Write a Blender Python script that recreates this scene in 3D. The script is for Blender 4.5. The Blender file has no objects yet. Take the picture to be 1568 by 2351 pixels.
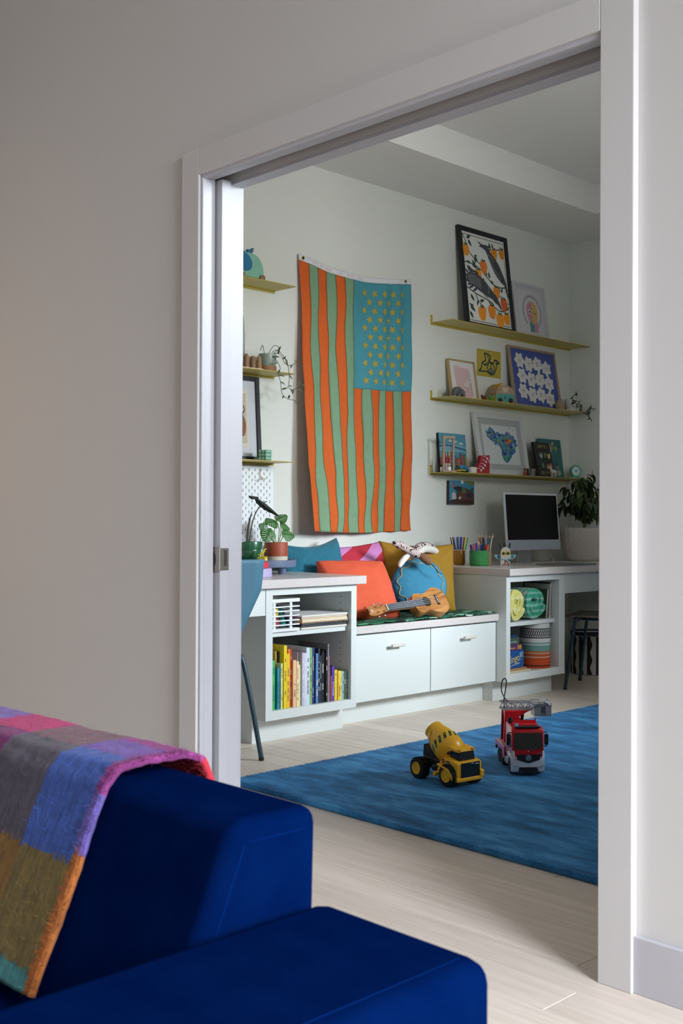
import bpy, bmesh, math, random
from mathutils import Vector, Matrix, Euler, noise as mnoise
scene = bpy.context.scene
COL = scene.collection
PI = math.pi

# ------------------------------------------------------------------ camera
cam_d = bpy.data.cameras.new('camera'); cam = bpy.data.objects.new('camera', cam_d); COL.objects.link(cam)
cam_d.sensor_fit = 'HORIZONTAL'; cam_d.sensor_width = 24.0; cam_d.lens = 2555.8 / 1568 * 24.0
cam_d.clip_start = 0.05
YAW, PITCH, ROLL = 0.7965, 0.0069, 0.0046
_f = Vector((-math.sin(YAW) * math.cos(PITCH), math.cos(YAW) * math.cos(PITCH), math.sin(PITCH)))
_r = Vector((math.cos(YAW), math.sin(YAW), 0)); _u = _r.cross(_f)
_r2 = _r * math.cos(ROLL) + _u * math.sin(ROLL); _u2 = -_r * math.sin(ROLL) + _u * math.cos(ROLL)
_m = Matrix((_r2, _u2, -_f)).transposed().to_4x4(); _m.translation = (1.3802, -2.1775, 1.0314)
cam.matrix_world = _m
cam_d.dof.use_dof = True; cam_d.dof.focus_distance = 5.2; cam_d.dof.aperture_fstop = 10.0
scene.camera = cam

# ------------------------------------------------------------------ world and lights
world = bpy.data.worlds.new('world'); scene.world = world; world.use_nodes = True
world.node_tree.nodes['Background'].inputs[0].default_value = (0.94, 0.96, 1.0, 1)
world.node_tree.nodes['Background'].inputs[1].default_value = 1.25
def area(name, loc, target, sx, sy, power, color, spread=180):
    d = bpy.data.lights.new(name, 'AREA'); d.shape = 'RECTANGLE'; d.size = sx; d.size_y = sy; d.energy = power; d.color = color
    d.spread = math.radians(spread)
    o = bpy.data.objects.new(name, d); COL.objects.link(o); o.location = loc
    o.rotation_euler = (Vector(target) - Vector(loc)).to_track_quat('-Z', 'Y').to_euler()
    return o
# daylight that falls through the playroom window in the wall opposite the flag
area('window_daylight', (3.5, 3.95, 2.85), (.3, 2.8, 1.6), 2.8, 2.1, 960, (0.84, 0.93, 1.0))
# added fill light outside a made-up second playroom window nearer the doorway
area('playroom_fill_light', (1.5, 1.45, 2.35), (-3.0, 1.6, 2.2), .9, .8, 50, (1.0, 0.98, 0.94))
# living room window to the right of the camera
area('living_window_daylight', (5.2, -1.5, 2.9), (0.6, -.9, 0.7), 2.2, 2.2, 360, (0.82, 0.89, 1.0))
# added fill for the doorway wall, from a made-up opening far left
area('living_side_fill', (-5.7, -3.0, 1.7), (0, -.8, 1.3), 2.0, 1.8, 3, (1.0, 0.90, 0.89))
# living room table lamp further along the wall, warm
area('living_lamp', (-3.2, -1.4, 1.5), (-2.2, 0, 1.1), 0.4, 0.4, 2.0, (1.0, 0.70, 0.42))
vs = scene.view_settings
vs.view_transform = 'Standard'; vs.look = 'None'; vs.exposure = 0.72; vs.gamma = 1.0; vs.use_curve_mapping = False

# ------------------------------------------------------------------ helpers
def lin(c):
    if isinstance(c, str):
        c = c.lstrip('#'); c = [int(c[i:i + 2], 16) / 255 for i in (0, 2, 4)]
    return tuple(((v / 12.92) if v <= 0.04045 else ((v + 0.055) / 1.055) ** 2.4) for v in c[:3]) + (1.0,)
MATS = {}
def mat(hexc, rough=0.55, metal=0.0, var=0.0, vscale=8.0, bump=0.0, bscale=60.0, sheen=0.0, spec=0.5, coat=0.0, trans=0.0, name=None, stretch=(1, 1, 1), rnd=0.0):
    key = (hexc, rough, metal, var, vscale, bump, bscale, sheen, spec, coat, trans, stretch, rnd)
    if key in MATS: return MATS[key]
    m = bpy.data.materials.new(name or ('mat_' + hexc.strip('#'))); m.use_nodes = True
    nt = m.node_tree; b = nt.nodes['Principled BSDF']
    b.inputs['Base Color'].default_value = lin(hexc); b.inputs['Roughness'].default_value = rough; b.inputs['Metallic'].default_value = metal
    b.inputs['Specular IOR Level'].default_value = spec
    if sheen: b.inputs['Sheen Weight'].default_value = sheen; b.inputs['Sheen Roughness'].default_value = 0.4
    if coat: b.inputs['Coat Weight'].default_value = coat; b.inputs['Coat Roughness'].default_value = 0.1
    if trans: b.inputs['Transmission Weight'].default_value = trans
    if var or bump or rnd:
        tc = nt.nodes.new('ShaderNodeTexCoord'); mp = nt.nodes.new('ShaderNodeMapping'); mp.inputs['Scale'].default_value = stretch
        nt.links.new(tc.outputs['Object'], mp.inputs['Vector'])
    if var or rnd:
        mul = nt.nodes.new('ShaderNodeHueSaturation'); mul.inputs['Color'].default_value = lin(hexc)
        src = None
        if var:
            n = nt.nodes.new('ShaderNodeTexNoise'); n.inputs['Scale'].default_value = vscale; n.inputs['Detail'].default_value = 6
            nt.links.new(mp.outputs['Vector'], n.inputs['Vector'])
            mr = nt.nodes.new('ShaderNodeMapRange'); mr.inputs['From Min'].default_value = 0.3; mr.inputs['From Max'].default_value = 0.7
            mr.inputs['To Min'].default_value = 1 - var; mr.inputs['To Max'].default_value = 1 + var
            nt.links.new(n.outputs['Fac'], mr.inputs['Value']); src = mr.outputs['Result']
        if rnd:
            oi = nt.nodes.new('ShaderNodeObjectInfo'); mr2 = nt.nodes.new('ShaderNodeMapRange')
            mr2.inputs['To Min'].default_value = 1 - rnd; mr2.inputs['To Max'].default_value = 1 + rnd
            nt.links.new(oi.outputs['Random'], mr2.inputs['Value'])
            if src is None: src = mr2.outputs['Result']
            else:
                mm = nt.nodes.new('ShaderNodeMath'); mm.operation = 'MULTIPLY'; nt.links.new(src, mm.inputs[0]); nt.links.new(mr2.outputs['Result'], mm.inputs[1]); src = mm.outputs[0]
        nt.links.new(src, mul.inputs['Value']); nt.links.new(mul.outputs['Color'], b.inputs['Base Color'])
    if bump:
        n2 = nt.nodes.new('ShaderNodeTexNoise'); n2.inputs['Scale'].default_value = bscale; n2.inputs['Detail'].default_value = 4
        nt.links.new(mp.outputs['Vector'], n2.inputs['Vector'])
        bp = nt.nodes.new('ShaderNodeBump'); bp.inputs['Strength'].default_value = bump; bp.inputs['Distance'].default_value = 0.01
        nt.links.new(n2.outputs['Fac'], bp.inputs['Height']); nt.links.new(bp.outputs['Normal'], b.inputs['Normal'])
    MATS[key] = m
    return m

class B:
    """collects shapes into one bmesh"""
    def __init__(s): s.bm = bmesh.new(); s.mi = 0
    def _xf(s, verts, M):
        for v in verts: v.co = M @ v.co
    def _mark(s, faces):
        for f in faces: f.material_index = s.mi
    def box(s, c, d, rot=None, bev=0.0, seg=2):
        r = bmesh.ops.create_cube(s.bm, size=1.0); vs_ = r['verts']
        for v in vs_: v.co = Vector((v.co.x * d[0], v.co.y * d[1], v.co.z * d[2]))
        fs = set(f for v in vs_ for f in v.link_faces)
        s._mark(fs)
        if bev > 0:
            es = list(set(e for v in vs_ for e in v.link_edges))
            rr = bmesh.ops.bevel(s.bm, geom=es, offset=min(bev, 0.49 * min(d)), segments=seg, affect='EDGES', profile=0.5)
            fs = set(rr['faces']) | set(f for f in fs if f.is_valid)
            for f in fs: f.smooth = False
            vs_ = list(set(v for f in fs for v in f.verts)); s._mark(fs)
        M = Matrix.Translation(c)
        if rot is not None: M = M @ (rot.to_4x4() if isinstance(rot, Matrix) else Euler(rot).to_matrix().to_4x4())
        s._xf(vs_, M); return s
    def b2(s, x0, x1, y0, y1, z0, z1, bev=0.0, seg=2):
        return s.box(((x0 + x1) / 2, (y0 + y1) / 2, (z0 + z1) / 2), (abs(x1 - x0), abs(y1 - y0), abs(z1 - z0)), None, bev, seg)
    def loft(s, rings, cap0=True, cap1=True, closed=True):
        n = len(rings[0]); V = [[s.bm.verts.new(p) for p in r] for r in rings]
        for a in range(len(rings) - 1):
            for i in range(n if closed else n - 1):
                j = (i + 1) % n
                try: f = s.bm.faces.new((V[a][i], V[a][j], V[a + 1][j], V[a + 1][i])); f.material_index = s.mi; f.smooth = True
                except ValueError: pass
        if closed and cap0:
            f = s.bm.faces.new(list(reversed(V[0]))); f.material_index = s.mi
        if closed and cap1:
            f = s.bm.faces.new(V[-1]); f.material_index = s.mi
        return s
    def lathe(s, prof, c=(0, 0, 0), seg=24, rot=None, sx=1, sy=1):
        M = Matrix.Translation(c)
        if rot is not None: M = M @ (rot.to_4x4() if isinstance(rot, Matrix) else Euler(rot).to_matrix().to_4x4())
        rings = [[M @ Vector((max(r, 1e-4) * math.cos(2 * PI * i / seg) * sx, max(r, 1e-4) * math.sin(2 * PI * i / seg) * sy, z)) for i in range(seg)] for r, z in prof]
        return s.loft(rings, prof[0][0] > 1e-4, prof[-1][0] > 1e-4)
    def cyl(s, p0, p1, r0, r1=None, seg=16, cap=True):
        p0 = Vector(p0); p1 = Vector(p1); r1 = r0 if r1 is None else r1
        d = (p1 - p0); q = d.to_track_quat('Z', 'Y').to_matrix(); L = d.length
        rings = [[p0 + q @ Vector((r * math.cos(2 * PI * i / seg), r * math.sin(2 * PI * i / seg), z)) for i in range(seg)] for r, z in ((r0, 0), (r1, L))]
        return s.loft(rings, cap, cap)
    def tube(s, pts, r, seg=8, smooth=0, cap=True):
        P = [Vector(p) for p in pts]
        R = list(r) if isinstance(r, (list, tuple)) else [r] * len(P)
        if smooth: P, R = catmull(P, R, smooth)
        n = len(P); tang = [(P[min(i + 1, n - 1)] - P[max(i - 1, 0)]).normalized() for i in range(n)]
        up = Vector((0, 0, 1)) if abs(tang[0].z) < 0.9 else Vector((1, 0, 0))
        x = tang[0].cross(up).normalized(); rings = []
        for i in range(n):
            x = (x - tang[i] * x.dot(tang[i])).normalized(); y = tang[i].cross(x)
            rings.append([P[i] + (x * math.cos(2 * PI * k / seg) + y * math.sin(2 * PI * k / seg)) * R[i] for k in range(seg)])
        return s.loft(rings, cap, cap)
    def ball(s, c, r, rot=None, u=16, v=10):
        rr = (r, r, r) if not isinstance(r, (tuple, list)) else r
        q = bmesh.ops.create_uvsphere(s.bm, u_segments=u, v_segments=v, radius=1.0); vs_ = q['verts']
        for f in set(f for vv in vs_ for f in vv.link_faces): f.smooth = True; f.material_index = s.mi
        M = Matrix.Translation(c)
        if rot is not None: M = M @ (rot.to_4x4() if isinstance(rot, Matrix) else Euler(rot).to_matrix().to_4x4())
        M = M @ Matrix.Diagonal((*rr, 1)); s._xf(vs_, M); return s
    def poly(s, pts):
        try:
            f = s.bm.faces.new([s.bm.verts.new(p) for p in pts]); f.material_index = s.mi
        except ValueError: pass
        return s
    def prism(s, pts, vec, bev=0.0, seg=2):
        vec = Vector(vec); a = [s.bm.verts.new(p) for p in pts]; b = [s.bm.verts.new(Vector(p) + vec) for p in pts]
        n = len(pts); fs = []
        fs.append(s.bm.faces.new(list(reversed(a)))); fs.append(s.bm.faces.new(b))
        for i in range(n): fs.append(s.bm.faces.new((a[i], a[(i + 1) % n], b[(i + 1) % n], b[i])))
        s._mark(fs)
        if bev:
            bmesh.ops.recalc_face_normals(s.bm, faces=fs)
            es = list(set(e for f in fs for e in f.edges)); rr = bmesh.ops.bevel(s.bm, geom=es, offset=bev, segments=seg, affect='EDGES', profile=0.5); s._mark(rr['faces'])
            for f in rr['faces']: f.smooth = False
        return s
    def grid(s, fn, nu, nv, closed_u=False):
        V = [[s.bm.verts.new(fn(i / (nu if closed_u else nu - 1), j / (nv - 1))) for j in range(nv)] for i in range(nu)]
        for i in range(nu if closed_u else nu - 1):
            for j in range(nv - 1):
                k = (i + 1) % nu
                try: f = s.bm.faces.new((V[i][j], V[k][j], V[k][j + 1], V[i][j + 1])); f.material_index = s.mi; f.smooth = True
                except ValueError: pass
        return s
    def xf(s, M):
        for v in s.bm.verts: v.co = M @ v.co
        return s
    def obj(s, name, mats, parent=None, smooth=None, label=None, recalc=True, weld=0.0):
        if weld: bmesh.ops.remove_doubles(s.bm, verts=s.bm.verts, dist=weld)
        if recalc: bmesh.ops.recalc_face_normals(s.bm, faces=s.bm.faces)
        me = bpy.data.meshes.new(name)
        s.bm.to_mesh(me); s.bm.free()
        for m in (mats if isinstance(mats, (list, tuple)) else [mats]): me.materials.append(m)
        if smooth is not None:
            if smooth is True:
                for p in me.polygons: p.use_smooth = True
            elif smooth is False:
                for p in me.polygons: p.use_smooth = False
            else:
                for p in me.polygons: p.use_smooth = True
                me.set_sharp_from_angle(angle=math.radians(smooth))
        else:
            flags = [p.use_smooth for p in me.polygons]
            me.set_sharp_from_angle(angle=math.radians(40))
            me.polygons.foreach_set('use_smooth', flags)
        o = bpy.data.objects.new(name, me); COL.objects.link(o)
        if parent is not None: o.parent = parent
        if label: o['label'] = label
        return o
def catmull(P, R, k):
    out, ro = [], []; n = len(P)
    for i in range(n - 1):
        p0, p1, p2, p3 = P[max(i - 1, 0)], P[i], P[i + 1], P[min(i + 2, n - 1)]
        for j in range(k):
            t = j / k; t2 = t * t; t3 = t2 * t
            out.append(0.5 * ((2 * p1) + (-p0 + p2) * t + (2 * p0 - 5 * p1 + 4 * p2 - p3) * t2 + (-p0 + 3 * p1 - 3 * p2 + p3) * t3))
            ro.append(R[i] * (1 - t) + R[i + 1] * t)
    out.append(P[-1]); ro.append(R[-1]); return out, ro
def tag(o, label, cat, group=None, kind=None):
    if label: o['label'] = label
    if cat: o['category'] = cat
    if group: o['group'] = group
    if kind: o['kind'] = kind
    return o
def thing(name, label, cat, loc=(0, 0, 0), rz=0.0, group=None, rot=None):
    o = bpy.data.objects.new(name, None); COL.objects.link(o); o.empty_display_size = 0.05
    o.location = loc; o.rotation_euler = rot if rot is not None else (0, 0, rz)
    return tag(o, label, cat, group)
def struct(o, label):
    o['kind'] = 'structure'; o['label'] = label; return o
def smoothpoly(pts, k=6):
    """closed catmull through 2D points"""
    P = [Vector((p[0], p[1], 0)) for p in pts]; n = len(P); out = []
    for i in range(n):
        p0, p1, p2, p3 = P[i - 1], P[i], P[(i + 1) % n], P[(i + 2) % n]
        for j in range(k):
            t = j / k; t2 = t * t; t3 = t2 * t
            q = 0.5 * ((2 * p1) + (-p0 + p2) * t + (2 * p0 - 5 * p1 + 4 * p2 - p3) * t2 + (-p0 + 3 * p1 - 3 * p2 + p3) * t3)
            out.append((q.x, q.y))
    return out
WALLROT = PI / 2      # local x runs along the flag wall, local y into it
XW = -3.17            # flag wall
YF = 4.54             # far wall
rng = random.Random(7)

# common materials
M_WALL = mat('#dde0d9', 0.75, bump=0.02, bscale=220, name='playroom_wall_paint')
M_WALLN = mat('#dad7d4', 0.75, bump=0.02, bscale=220, name='living_wall_paint')
M_CEIL = mat('#e9e9e6', 0.8, name='ceiling_paint')
M_TRIM = mat('#c4c3c7', 0.55, spec=.3, name='trim_paint')
M_CAB = mat('#e0e5e3', 0.38, name='cabinet_lacquer')
M_TOP = mat('#d9d1ce', 0.25, var=0.02, vscale=30, name='worktop_wood')
M_BLACK = mat('#101013', 0.4, name='black')
M_WHITE = mat('#f0f0ee', 0.45, name='white')
M_SHELF = mat('#c2b04a', 0.42, name='mustard_metal')
M_PAPER = mat('#eeeeea', 0.8, name='paper')
M_DARKHOLE = mat('#191a1c', 0.8, name='dark_hole')

# ------------------------------------------------------------------ the setting
DH = 2.134; DW = 1.485
b = B()      # near wall between living room and playroom, with a pocket for the sliding door
b.b2(-6.0, -DW - .95, 0, .145, 0, 3.3); b.b2(-DW - .95, -DW, 0, .042, 0, DH); b.b2(-DW - .95, -DW, .100, .145, 0, DH)
b.b2(-DW - .95, 0, 0, .145, DH + .06, 3.3); b.b2(-DW - .95, 0, 0, .042, DH, DH + .06); b.b2(-DW - .95, 0, .100, .145, DH, DH + .06)
b.b2(0, 4.0, 0, .145, 0, 3.3)
wall_front = struct(b.obj('wall_front', M_WALLN), 'pale grey painted wall around the wide doorway')
M_CASE = mat('#d8d5d3', .75, spec=.25, name='casing_paint')
def trim(name, x0, x1, y0, y1, z0, z1, label, bev=.0025, m=None):
    return struct(B().b2(x0, x1, y0, y1, z0, z1, bev).obj(name, m or M_TRIM), label)
# casings on the living room side
t1 = trim('trim_1', -DW - .09, -DW, -.022, 0.0, 0, DH + .086, 'white flat door casing up the left side of the doorway', m=M_CASE)
t2 = trim('trim_2', 0, .086, -.022, 0.0, 0, DH + .086, 'white flat door casing up the right side of the doorway', m=M_CASE)
t3 = trim('trim_3', -DW, 0, -.022, 0.0, DH, DH + .086, 'white flat casing across the top of the doorway', m=M_CASE)
B().b2(-DW - .004, -DW + .012, -.014, .004, 0, DH, .004).obj('bead', M_TRIM, t1)
B().b2(-DW, 0, -.014, .004, DH - .012, DH + .004, .004).obj('bead', M_TRIM, t3)
# jamb liners
trim('trim_4', -DW - .002, -DW + .004, .004, .042, 0, DH, 'white front jamb strip beside the door pocket', .001)
trim('trim_5', -DW - .002, -DW + .012, .100, .150, 0, DH, 'white rear jamb strip behind the sliding door', .002)
trim('trim_6', -DW, 0, .004, .042, DH - .004, DH + .002, 'white front head strip above the doorway', .001)
trim('trim_7', -DW, 0, .100, .150, DH - .012, DH + .002, 'white rear head strip above the doorway', .002)
trim('trim_8', -.004, .002, .0, .150, 0, DH, 'white jamb lining on the right of the doorway', .001)
trim('trim_9', -DW - .09, -DW, .145, .165, 0, DH + .09, 'white playroom side casing left of the doorway')
trim('trim_10', -DW, 0, .145, .165, DH, DH + .09, 'white playroom side casing over the doorway')
trk = B(); trk.b2(-DW - .9, -.01, .055, .062, DH + .02, DH + .06); trk.b2(-DW - .9, -.01, .082, .089, DH + .02, DH + .06)
struct(trk.obj('trim_11', mat('#8d8b8c', .4, .6)), 'grey metal sliding door track in the door head')
# sliding pocket door, a hand's breadth out of its pocket
dr = thing('door_1', 'white sliding door almost fully inside its wall pocket', None, (0, 0, 0)); dr['kind'] = 'structure'
B().b2(-DW - .90, -DW + .030, .050, .088, .008, DH - .004, .002).obj('panel', M_TRIM, dr)
M_NICK = mat('#9b958c', .38, .75, bump=.03, bscale=300, stretch=(1, 1, .1), name='brushed_nickel')
hd = B(); xd = -DW + .030
hd.b2(xd - .034, xd + .0015, .0455, .0505, .862, .942, .001)
hd.b2(xd - .001, xd + .0018, .0470, .084, .866, .938, .001)
lock = hd.obj('pocket_lock', M_NICK, dr, label='brushed nickel pocket door lock')
B().b2(xd - .003, xd + .0024, .064, .076, .880, .931).obj('edge_pull', mat('#6f6a63', .35, .8), lock)
cp = B(); cp.lathe([(.012, 0), (.012, .001)], (xd - .029, .0452, .901), 20, (PI / 2, 0, 0), 1, 2.0); cp.obj('finger_recess', mat('#4d4944', .5, .5), lock)
# baseboards on the living room side
for nm, x0, x1, lab in (('baseboard_right', .086, 4.0, 'white baseboard right of the doorway'), ('baseboard_left', -6.0, -DW - .09, 'white baseboard left of the doorway')):
    struct(B().b2(x0, x1, -.014, 0, 0, .124, .002).obj(nm, M_TRIM), lab)
# playroom shell
XR = .25
struct(B().b2(XW - .12, XW, .10, YF + .12, 0, 3.3).obj('wall_left', M_WALL), 'pale playroom wall with the hanging flag and shelves')
struct(B().b2(XW, XR + .12, YF, YF + .12, 0, 3.3).obj('wall_back', M_WALL), 'pale far wall of the playroom')
wr = B(); wx0, wx1 = XR, XR + .12
W1 = (2.42, 3.15, 1.22, 2.15); W_FILL = (1.25, 2.00, 1.95, 2.65)  # second opening is unseen and added to let fill light in
wr.b2(wx0, wx1, .145, W_FILL[0], 0, 3.3); wr.b2(wx0, wx1, W_FILL[1], W1[0], 0, 3.3); wr.b2(wx0, wx1, W1[1], YF, 0, 3.3)
for W in (W1, W_FILL): wr.b2(wx0, wx1, W[0], W[1], 0, W[2]); wr.b2(wx0, wx1, W[0], W[1], W[3], 3.3)
struct(wr.obj('wall_right', M_WALL), 'pale playroom wall with a window and an added fill window, out of view on the right')
for k, W in enumerate((W1, W_FILL)):
    win = thing('window_%d' % (k + 1), 'white framed playroom window opposite the flag' if k == 0 else 'white framed window nearer the doorway, added for fill light', None); win['kind'] = 'structure'  # the one nearer the doorway is made up, only for fill
    f = B(); f.b2(wx0 + .03, wx0 + .08, W[0], W[0] + .04, W[2], W[3]); f.b2(wx0 + .03, wx0 + .08, W[1] - .04, W[1], W[2], W[3])
    f.b2(wx0 + .03, wx0 + .08, W[0] + .04, W[1] - .04, W[2], W[2] + .04); f.b2(wx0 + .03, wx0 + .08, W[0] + .04, W[1] - .04, W[3] - .04, W[3])
    f.obj('window_frame', M_TRIM, win)
    B().b2(wx0 - .04, wx0 + .02, W[0] - .03, W[1] + .03, W[2] - .03, W[2]).obj('window_sill', M_TRIM, win)
SW = .581; HS = 3.005; HC = 3.19
struct(B().b2(XW - .1, XR + .1, .10, YF + .1, HC, HC + .1).obj('ceiling', M_CEIL), 'pale grey playroom ceiling')
sf = B(); sf.b2(XW, XW + SW, .145, YF, HS, HC); sf.b2(XW + SW, XR, YF - .57, YF, HS, HC)
struct(sf.obj('ceiling_soffit', M_CEIL), 'dropped grey soffit along the flag wall and far wall')
# living room shell around the camera
struct(B().b2(-6, 4, -5, .0, 3.3, 3.4).obj('ceiling_living', M_CEIL), 'living room ceiling above the doorway wall')
M_BACKW = mat('#b5afa7', .8, name='living_back_wall_paint')
struct(B().b2(-6, 3.1, -4.6, -4.5, 0, 3.3).obj('wall_living_back', M_BACKW), 'living room wall behind the camera')
lr = B(); lr.b2(3.0, 3.1, -4.5, -2.1, 0, 3.3); lr.b2(3.0, 3.1, -.35, 0, 0, 3.3); lr.b2(3.0, 3.1, -2.1, -.35, 0, .15); lr.b2(3.0, 3.1, -2.1, -.35, 2.6, 3.3)
struct(lr.obj('wall_living_right', M_WALLN), 'living room window wall right of the camera')
ll = B(); ll.b2(-5.1, -5, -4.5, -3.6, 0, 3.3); ll.b2(-5.1, -5, -2.4, .0, 0, 3.3); ll.b2(-5.1, -5, -3.6, -2.4, 0, .6); ll.b2(-5.1, -5, -3.6, -2.4, 2.5, 3.3)  # opening added so that fill light reaches the doorway wall
struct(ll.obj('wall_living_left', M_WALLN), 'living room wall far left with an added fill light opening')

# floor: bleached oak boards laid one by one
def plank_mat():
    m = bpy.data.materials.new('bleached_oak'); m.use_nodes = True; nt = m.node_tree; N = nt.nodes; Lk = nt.links.new
    bs = N['Principled BSDF']; bs.inputs['Roughness'].default_value = .42; bs.inputs['Specular IOR Level'].default_value = .4
    tc = N.new('ShaderNodeTexCoord'); oi = N.new('ShaderNodeObjectInfo')
    ad = N.new('ShaderNodeVectorMath'); ad.operation = 'MULTIPLY_ADD'; ad.inputs[1].default_value = (1, 1, 1)
    cmb = N.new('ShaderNodeCombineXYZ'); mu = N.new('ShaderNodeMath'); mu.operation = 'MULTIPLY'; mu.inputs[1].default_value = 37.0
    Lk(oi.outputs['Random'], mu.inputs[0]); Lk(mu.outputs[0], cmb.inputs['X']); Lk(mu.outputs[0], cmb.inputs['Z'])
    Lk(tc.outputs['Object'], ad.inputs[0]); Lk(cmb.outputs[0], ad.inputs[2])
    mp = N.new('ShaderNodeMapping'); mp.inputs['Scale'].default_value = (1.2, 22, 1); Lk(ad.outputs[0], mp.inputs['Vector'])
    n = N.new('ShaderNodeTexNoise'); n.inputs['Scale'].default_value = 3.0; n.inputs['Detail'].default_value = 8; Lk(mp.outputs[0], n.inputs['Vector'])
    r = N.new('ShaderNodeValToRGB'); r.color_ramp.elements[0].position = .25; r.color_ramp.elements[0].color = lin('#e0d0c1'); r.color_ramp.elements[1].position = .75; r.color_ramp.elements[1].color = lin('#f2e6d9')
    Lk(n.outputs['Fac'], r.inputs[0])
    hs = N.new('ShaderNodeHueSaturation'); mr = N.new('ShaderNodeMapRange'); mr.inputs['To Min'].default_value = .90; mr.inputs['To Max'].default_value = 1.06
    Lk(oi.outputs['Random'], mr.inputs['Value']); Lk(mr.outputs[0], hs.inputs['Value']); Lk(r.outputs['Color'], hs.inputs['Color'])
    Lk(hs.outputs['Color'], bs.inputs['Base Color'])
    return m
M_PLANK = plank_mat()
floor = struct(B().b2(-6, 4, -5, YF, -.06, -.012).obj('floor', mat('#8d8176', .8)), 'bleached oak plank floor')
PWID = .125; lens_ = [1.1, 1.5, 1.9, 2.3]; pm = {}
for L_ in lens_:
    bb = B(); bb.b2(.0008, L_ - .0008, .0005, PWID - .0005, -.012, 0, .0012, 1); o = bb.obj('plank', M_PLANK, floor); pm[L_] = o.data; bpy.data.objects.remove(o)
y = -2.6; nrow = 0
while y < YF - .01:
    x = -3.17 + (rng.random() - 1) * 1.2 if y >= 0.13 else -3.0 - rng.random()
    xe = .25 if y >= .13 else 2.6
    while x < xe:
        L_ = rng.choice(lens_)
        # only boards the doorway lets one see
        o = bpy.data.objects.new('plank', pm[L_]); COL.objects.link(o); o.location = (x, y, 0); o.parent = floor
        x += L_
    y += PWID; nrow += 1
# ------------------------------------------------------------------ built-in furniture along the flag wall
def WP(x, d=0.0, z=0.0): return (XW + d, x, z)     # point: along the wall, distance from the wall, height
def cabinet(y0, y1, op, shelf_z, label):
    yc = (y0 + y1) / 2; w = y1 - y0; t = thing('open_cabinet', label, 'cabinet', WP(yc), WALLROT)
    D = .706; z0, z1 = .115, .718; x0, x1 = -w / 2, w / 2; o0, o1 = op[0] - yc, op[1] - yc
    B().b2(x0, x0 + .02, -D + .02, 0, z0, z1).obj('side_panel', M_CAB, t)
    B().b2(x1 - .02, x1, -D + .02, 0, z0, z1).obj('side_panel', M_CAB, t)
    for l0, l1 in ((x0 + .02, o0), (o1, x1 - .02)): B().b2(l0, l1, -D + .02, -.02, op[2], op[3]).obj('side_lining', M_CAB, t)
    B().b2(x0 + .02, x1 - .02, -D + .02, 0, z0, z0 + .02).obj('bottom_panel', M_CAB, t)
    B().b2(x0 + .02, x1 - .02, -D + .02, 0, z1 - .02, z1).obj('top_panel', M_CAB, t)
    B().b2(x0 + .02, x1 - .02, -.02, 0, z0 + .02, z1 - .02).obj('back_panel', M_CAB, t)
    B().b2(o0 - .0, o1 + .0, -D + .02, -.02, z0 + .02, op[2]).obj('floor_panel', M_CAB, t)
    B().b2(x0, x1, -D, -D + .02, z0, op[2], .001).obj('bottom_rail', M_CAB, t)
    B().b2(x0, x1, -D, -D + .02, op[3], z1, .001).obj('top_rail', M_CAB, t)
    B().b2(x0, o0, -D, -D + .02, op[2], op[3], .001).obj('stile', M_CAB, t)
    B().b2(o1, x1, -D, -D + .02, op[2], op[3], .001).obj('stile', M_CAB, t)
    B().b2(o0 + .001, o1 - .001, -D + .03, -.021, shelf_z[0], shelf_z[1], .001).obj('shelf', M_CAB, t)
    ph = B()
    for zz in [op[2] + .05 + .032 * k for k in range(16)]:
        if zz > op[3] - .02 or abs(zz - shelf_z[0]) < .03: continue
        for dd in (.075, .60):
            ph.cyl((o1 - .0008, -D + dd, zz), (o1 + .002, -D + dd, zz), .0028, seg=8)
    ph.obj('shelf_pin_holes', M_DARKHOLE, t)['kind'] = 'stuff'
    B().b2(x0, x1, -.61, -.02, 0, .115, .001).obj('plinth', M_CAB, t)
    return t
cabinet(1.107, 1.689, (1.148, 1.652, .157, .684), (.490, .512), 'white open cabinet full of books under the left worktop')
cabinet(2.888, 3.463, (2.926, 3.403, .160, .681), (.424, .448), 'white open cabinet holding rolled blankets under the right worktop')
def desk(y0, y1, dy0, dy1, nlab, label):
    t = thing('desk_worktop', label, 'worktop', WP((y0 + y1) / 2), WALLROT); yc = (y0 + y1) / 2
    B().b2(y0 - yc, y1 - yc, -.736, 0, .718, .758, .003).obj('top', M_TOP, t)
    a = B().b2(dy0 - yc, dy1 - yc, -.704, -.02, .594, .7175, .002).obj('drawer_cabinet', M_CAB); a.location = WP(yc); a.rotation_euler = (0, 0, WALLROT)
    tag(a, nlab, 'drawer unit')
    return t
desk(.16, 1.728, .18, 1.105, 'white drawer under the left worktop behind the chair', 'pale wood worktop on the left with plants and trays')
desk(2.882, YF, 3.466, YF - .01, 'white drawer under the right worktop above the bin', 'pale wood worktop on the right with computer and pencil pots')
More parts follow.
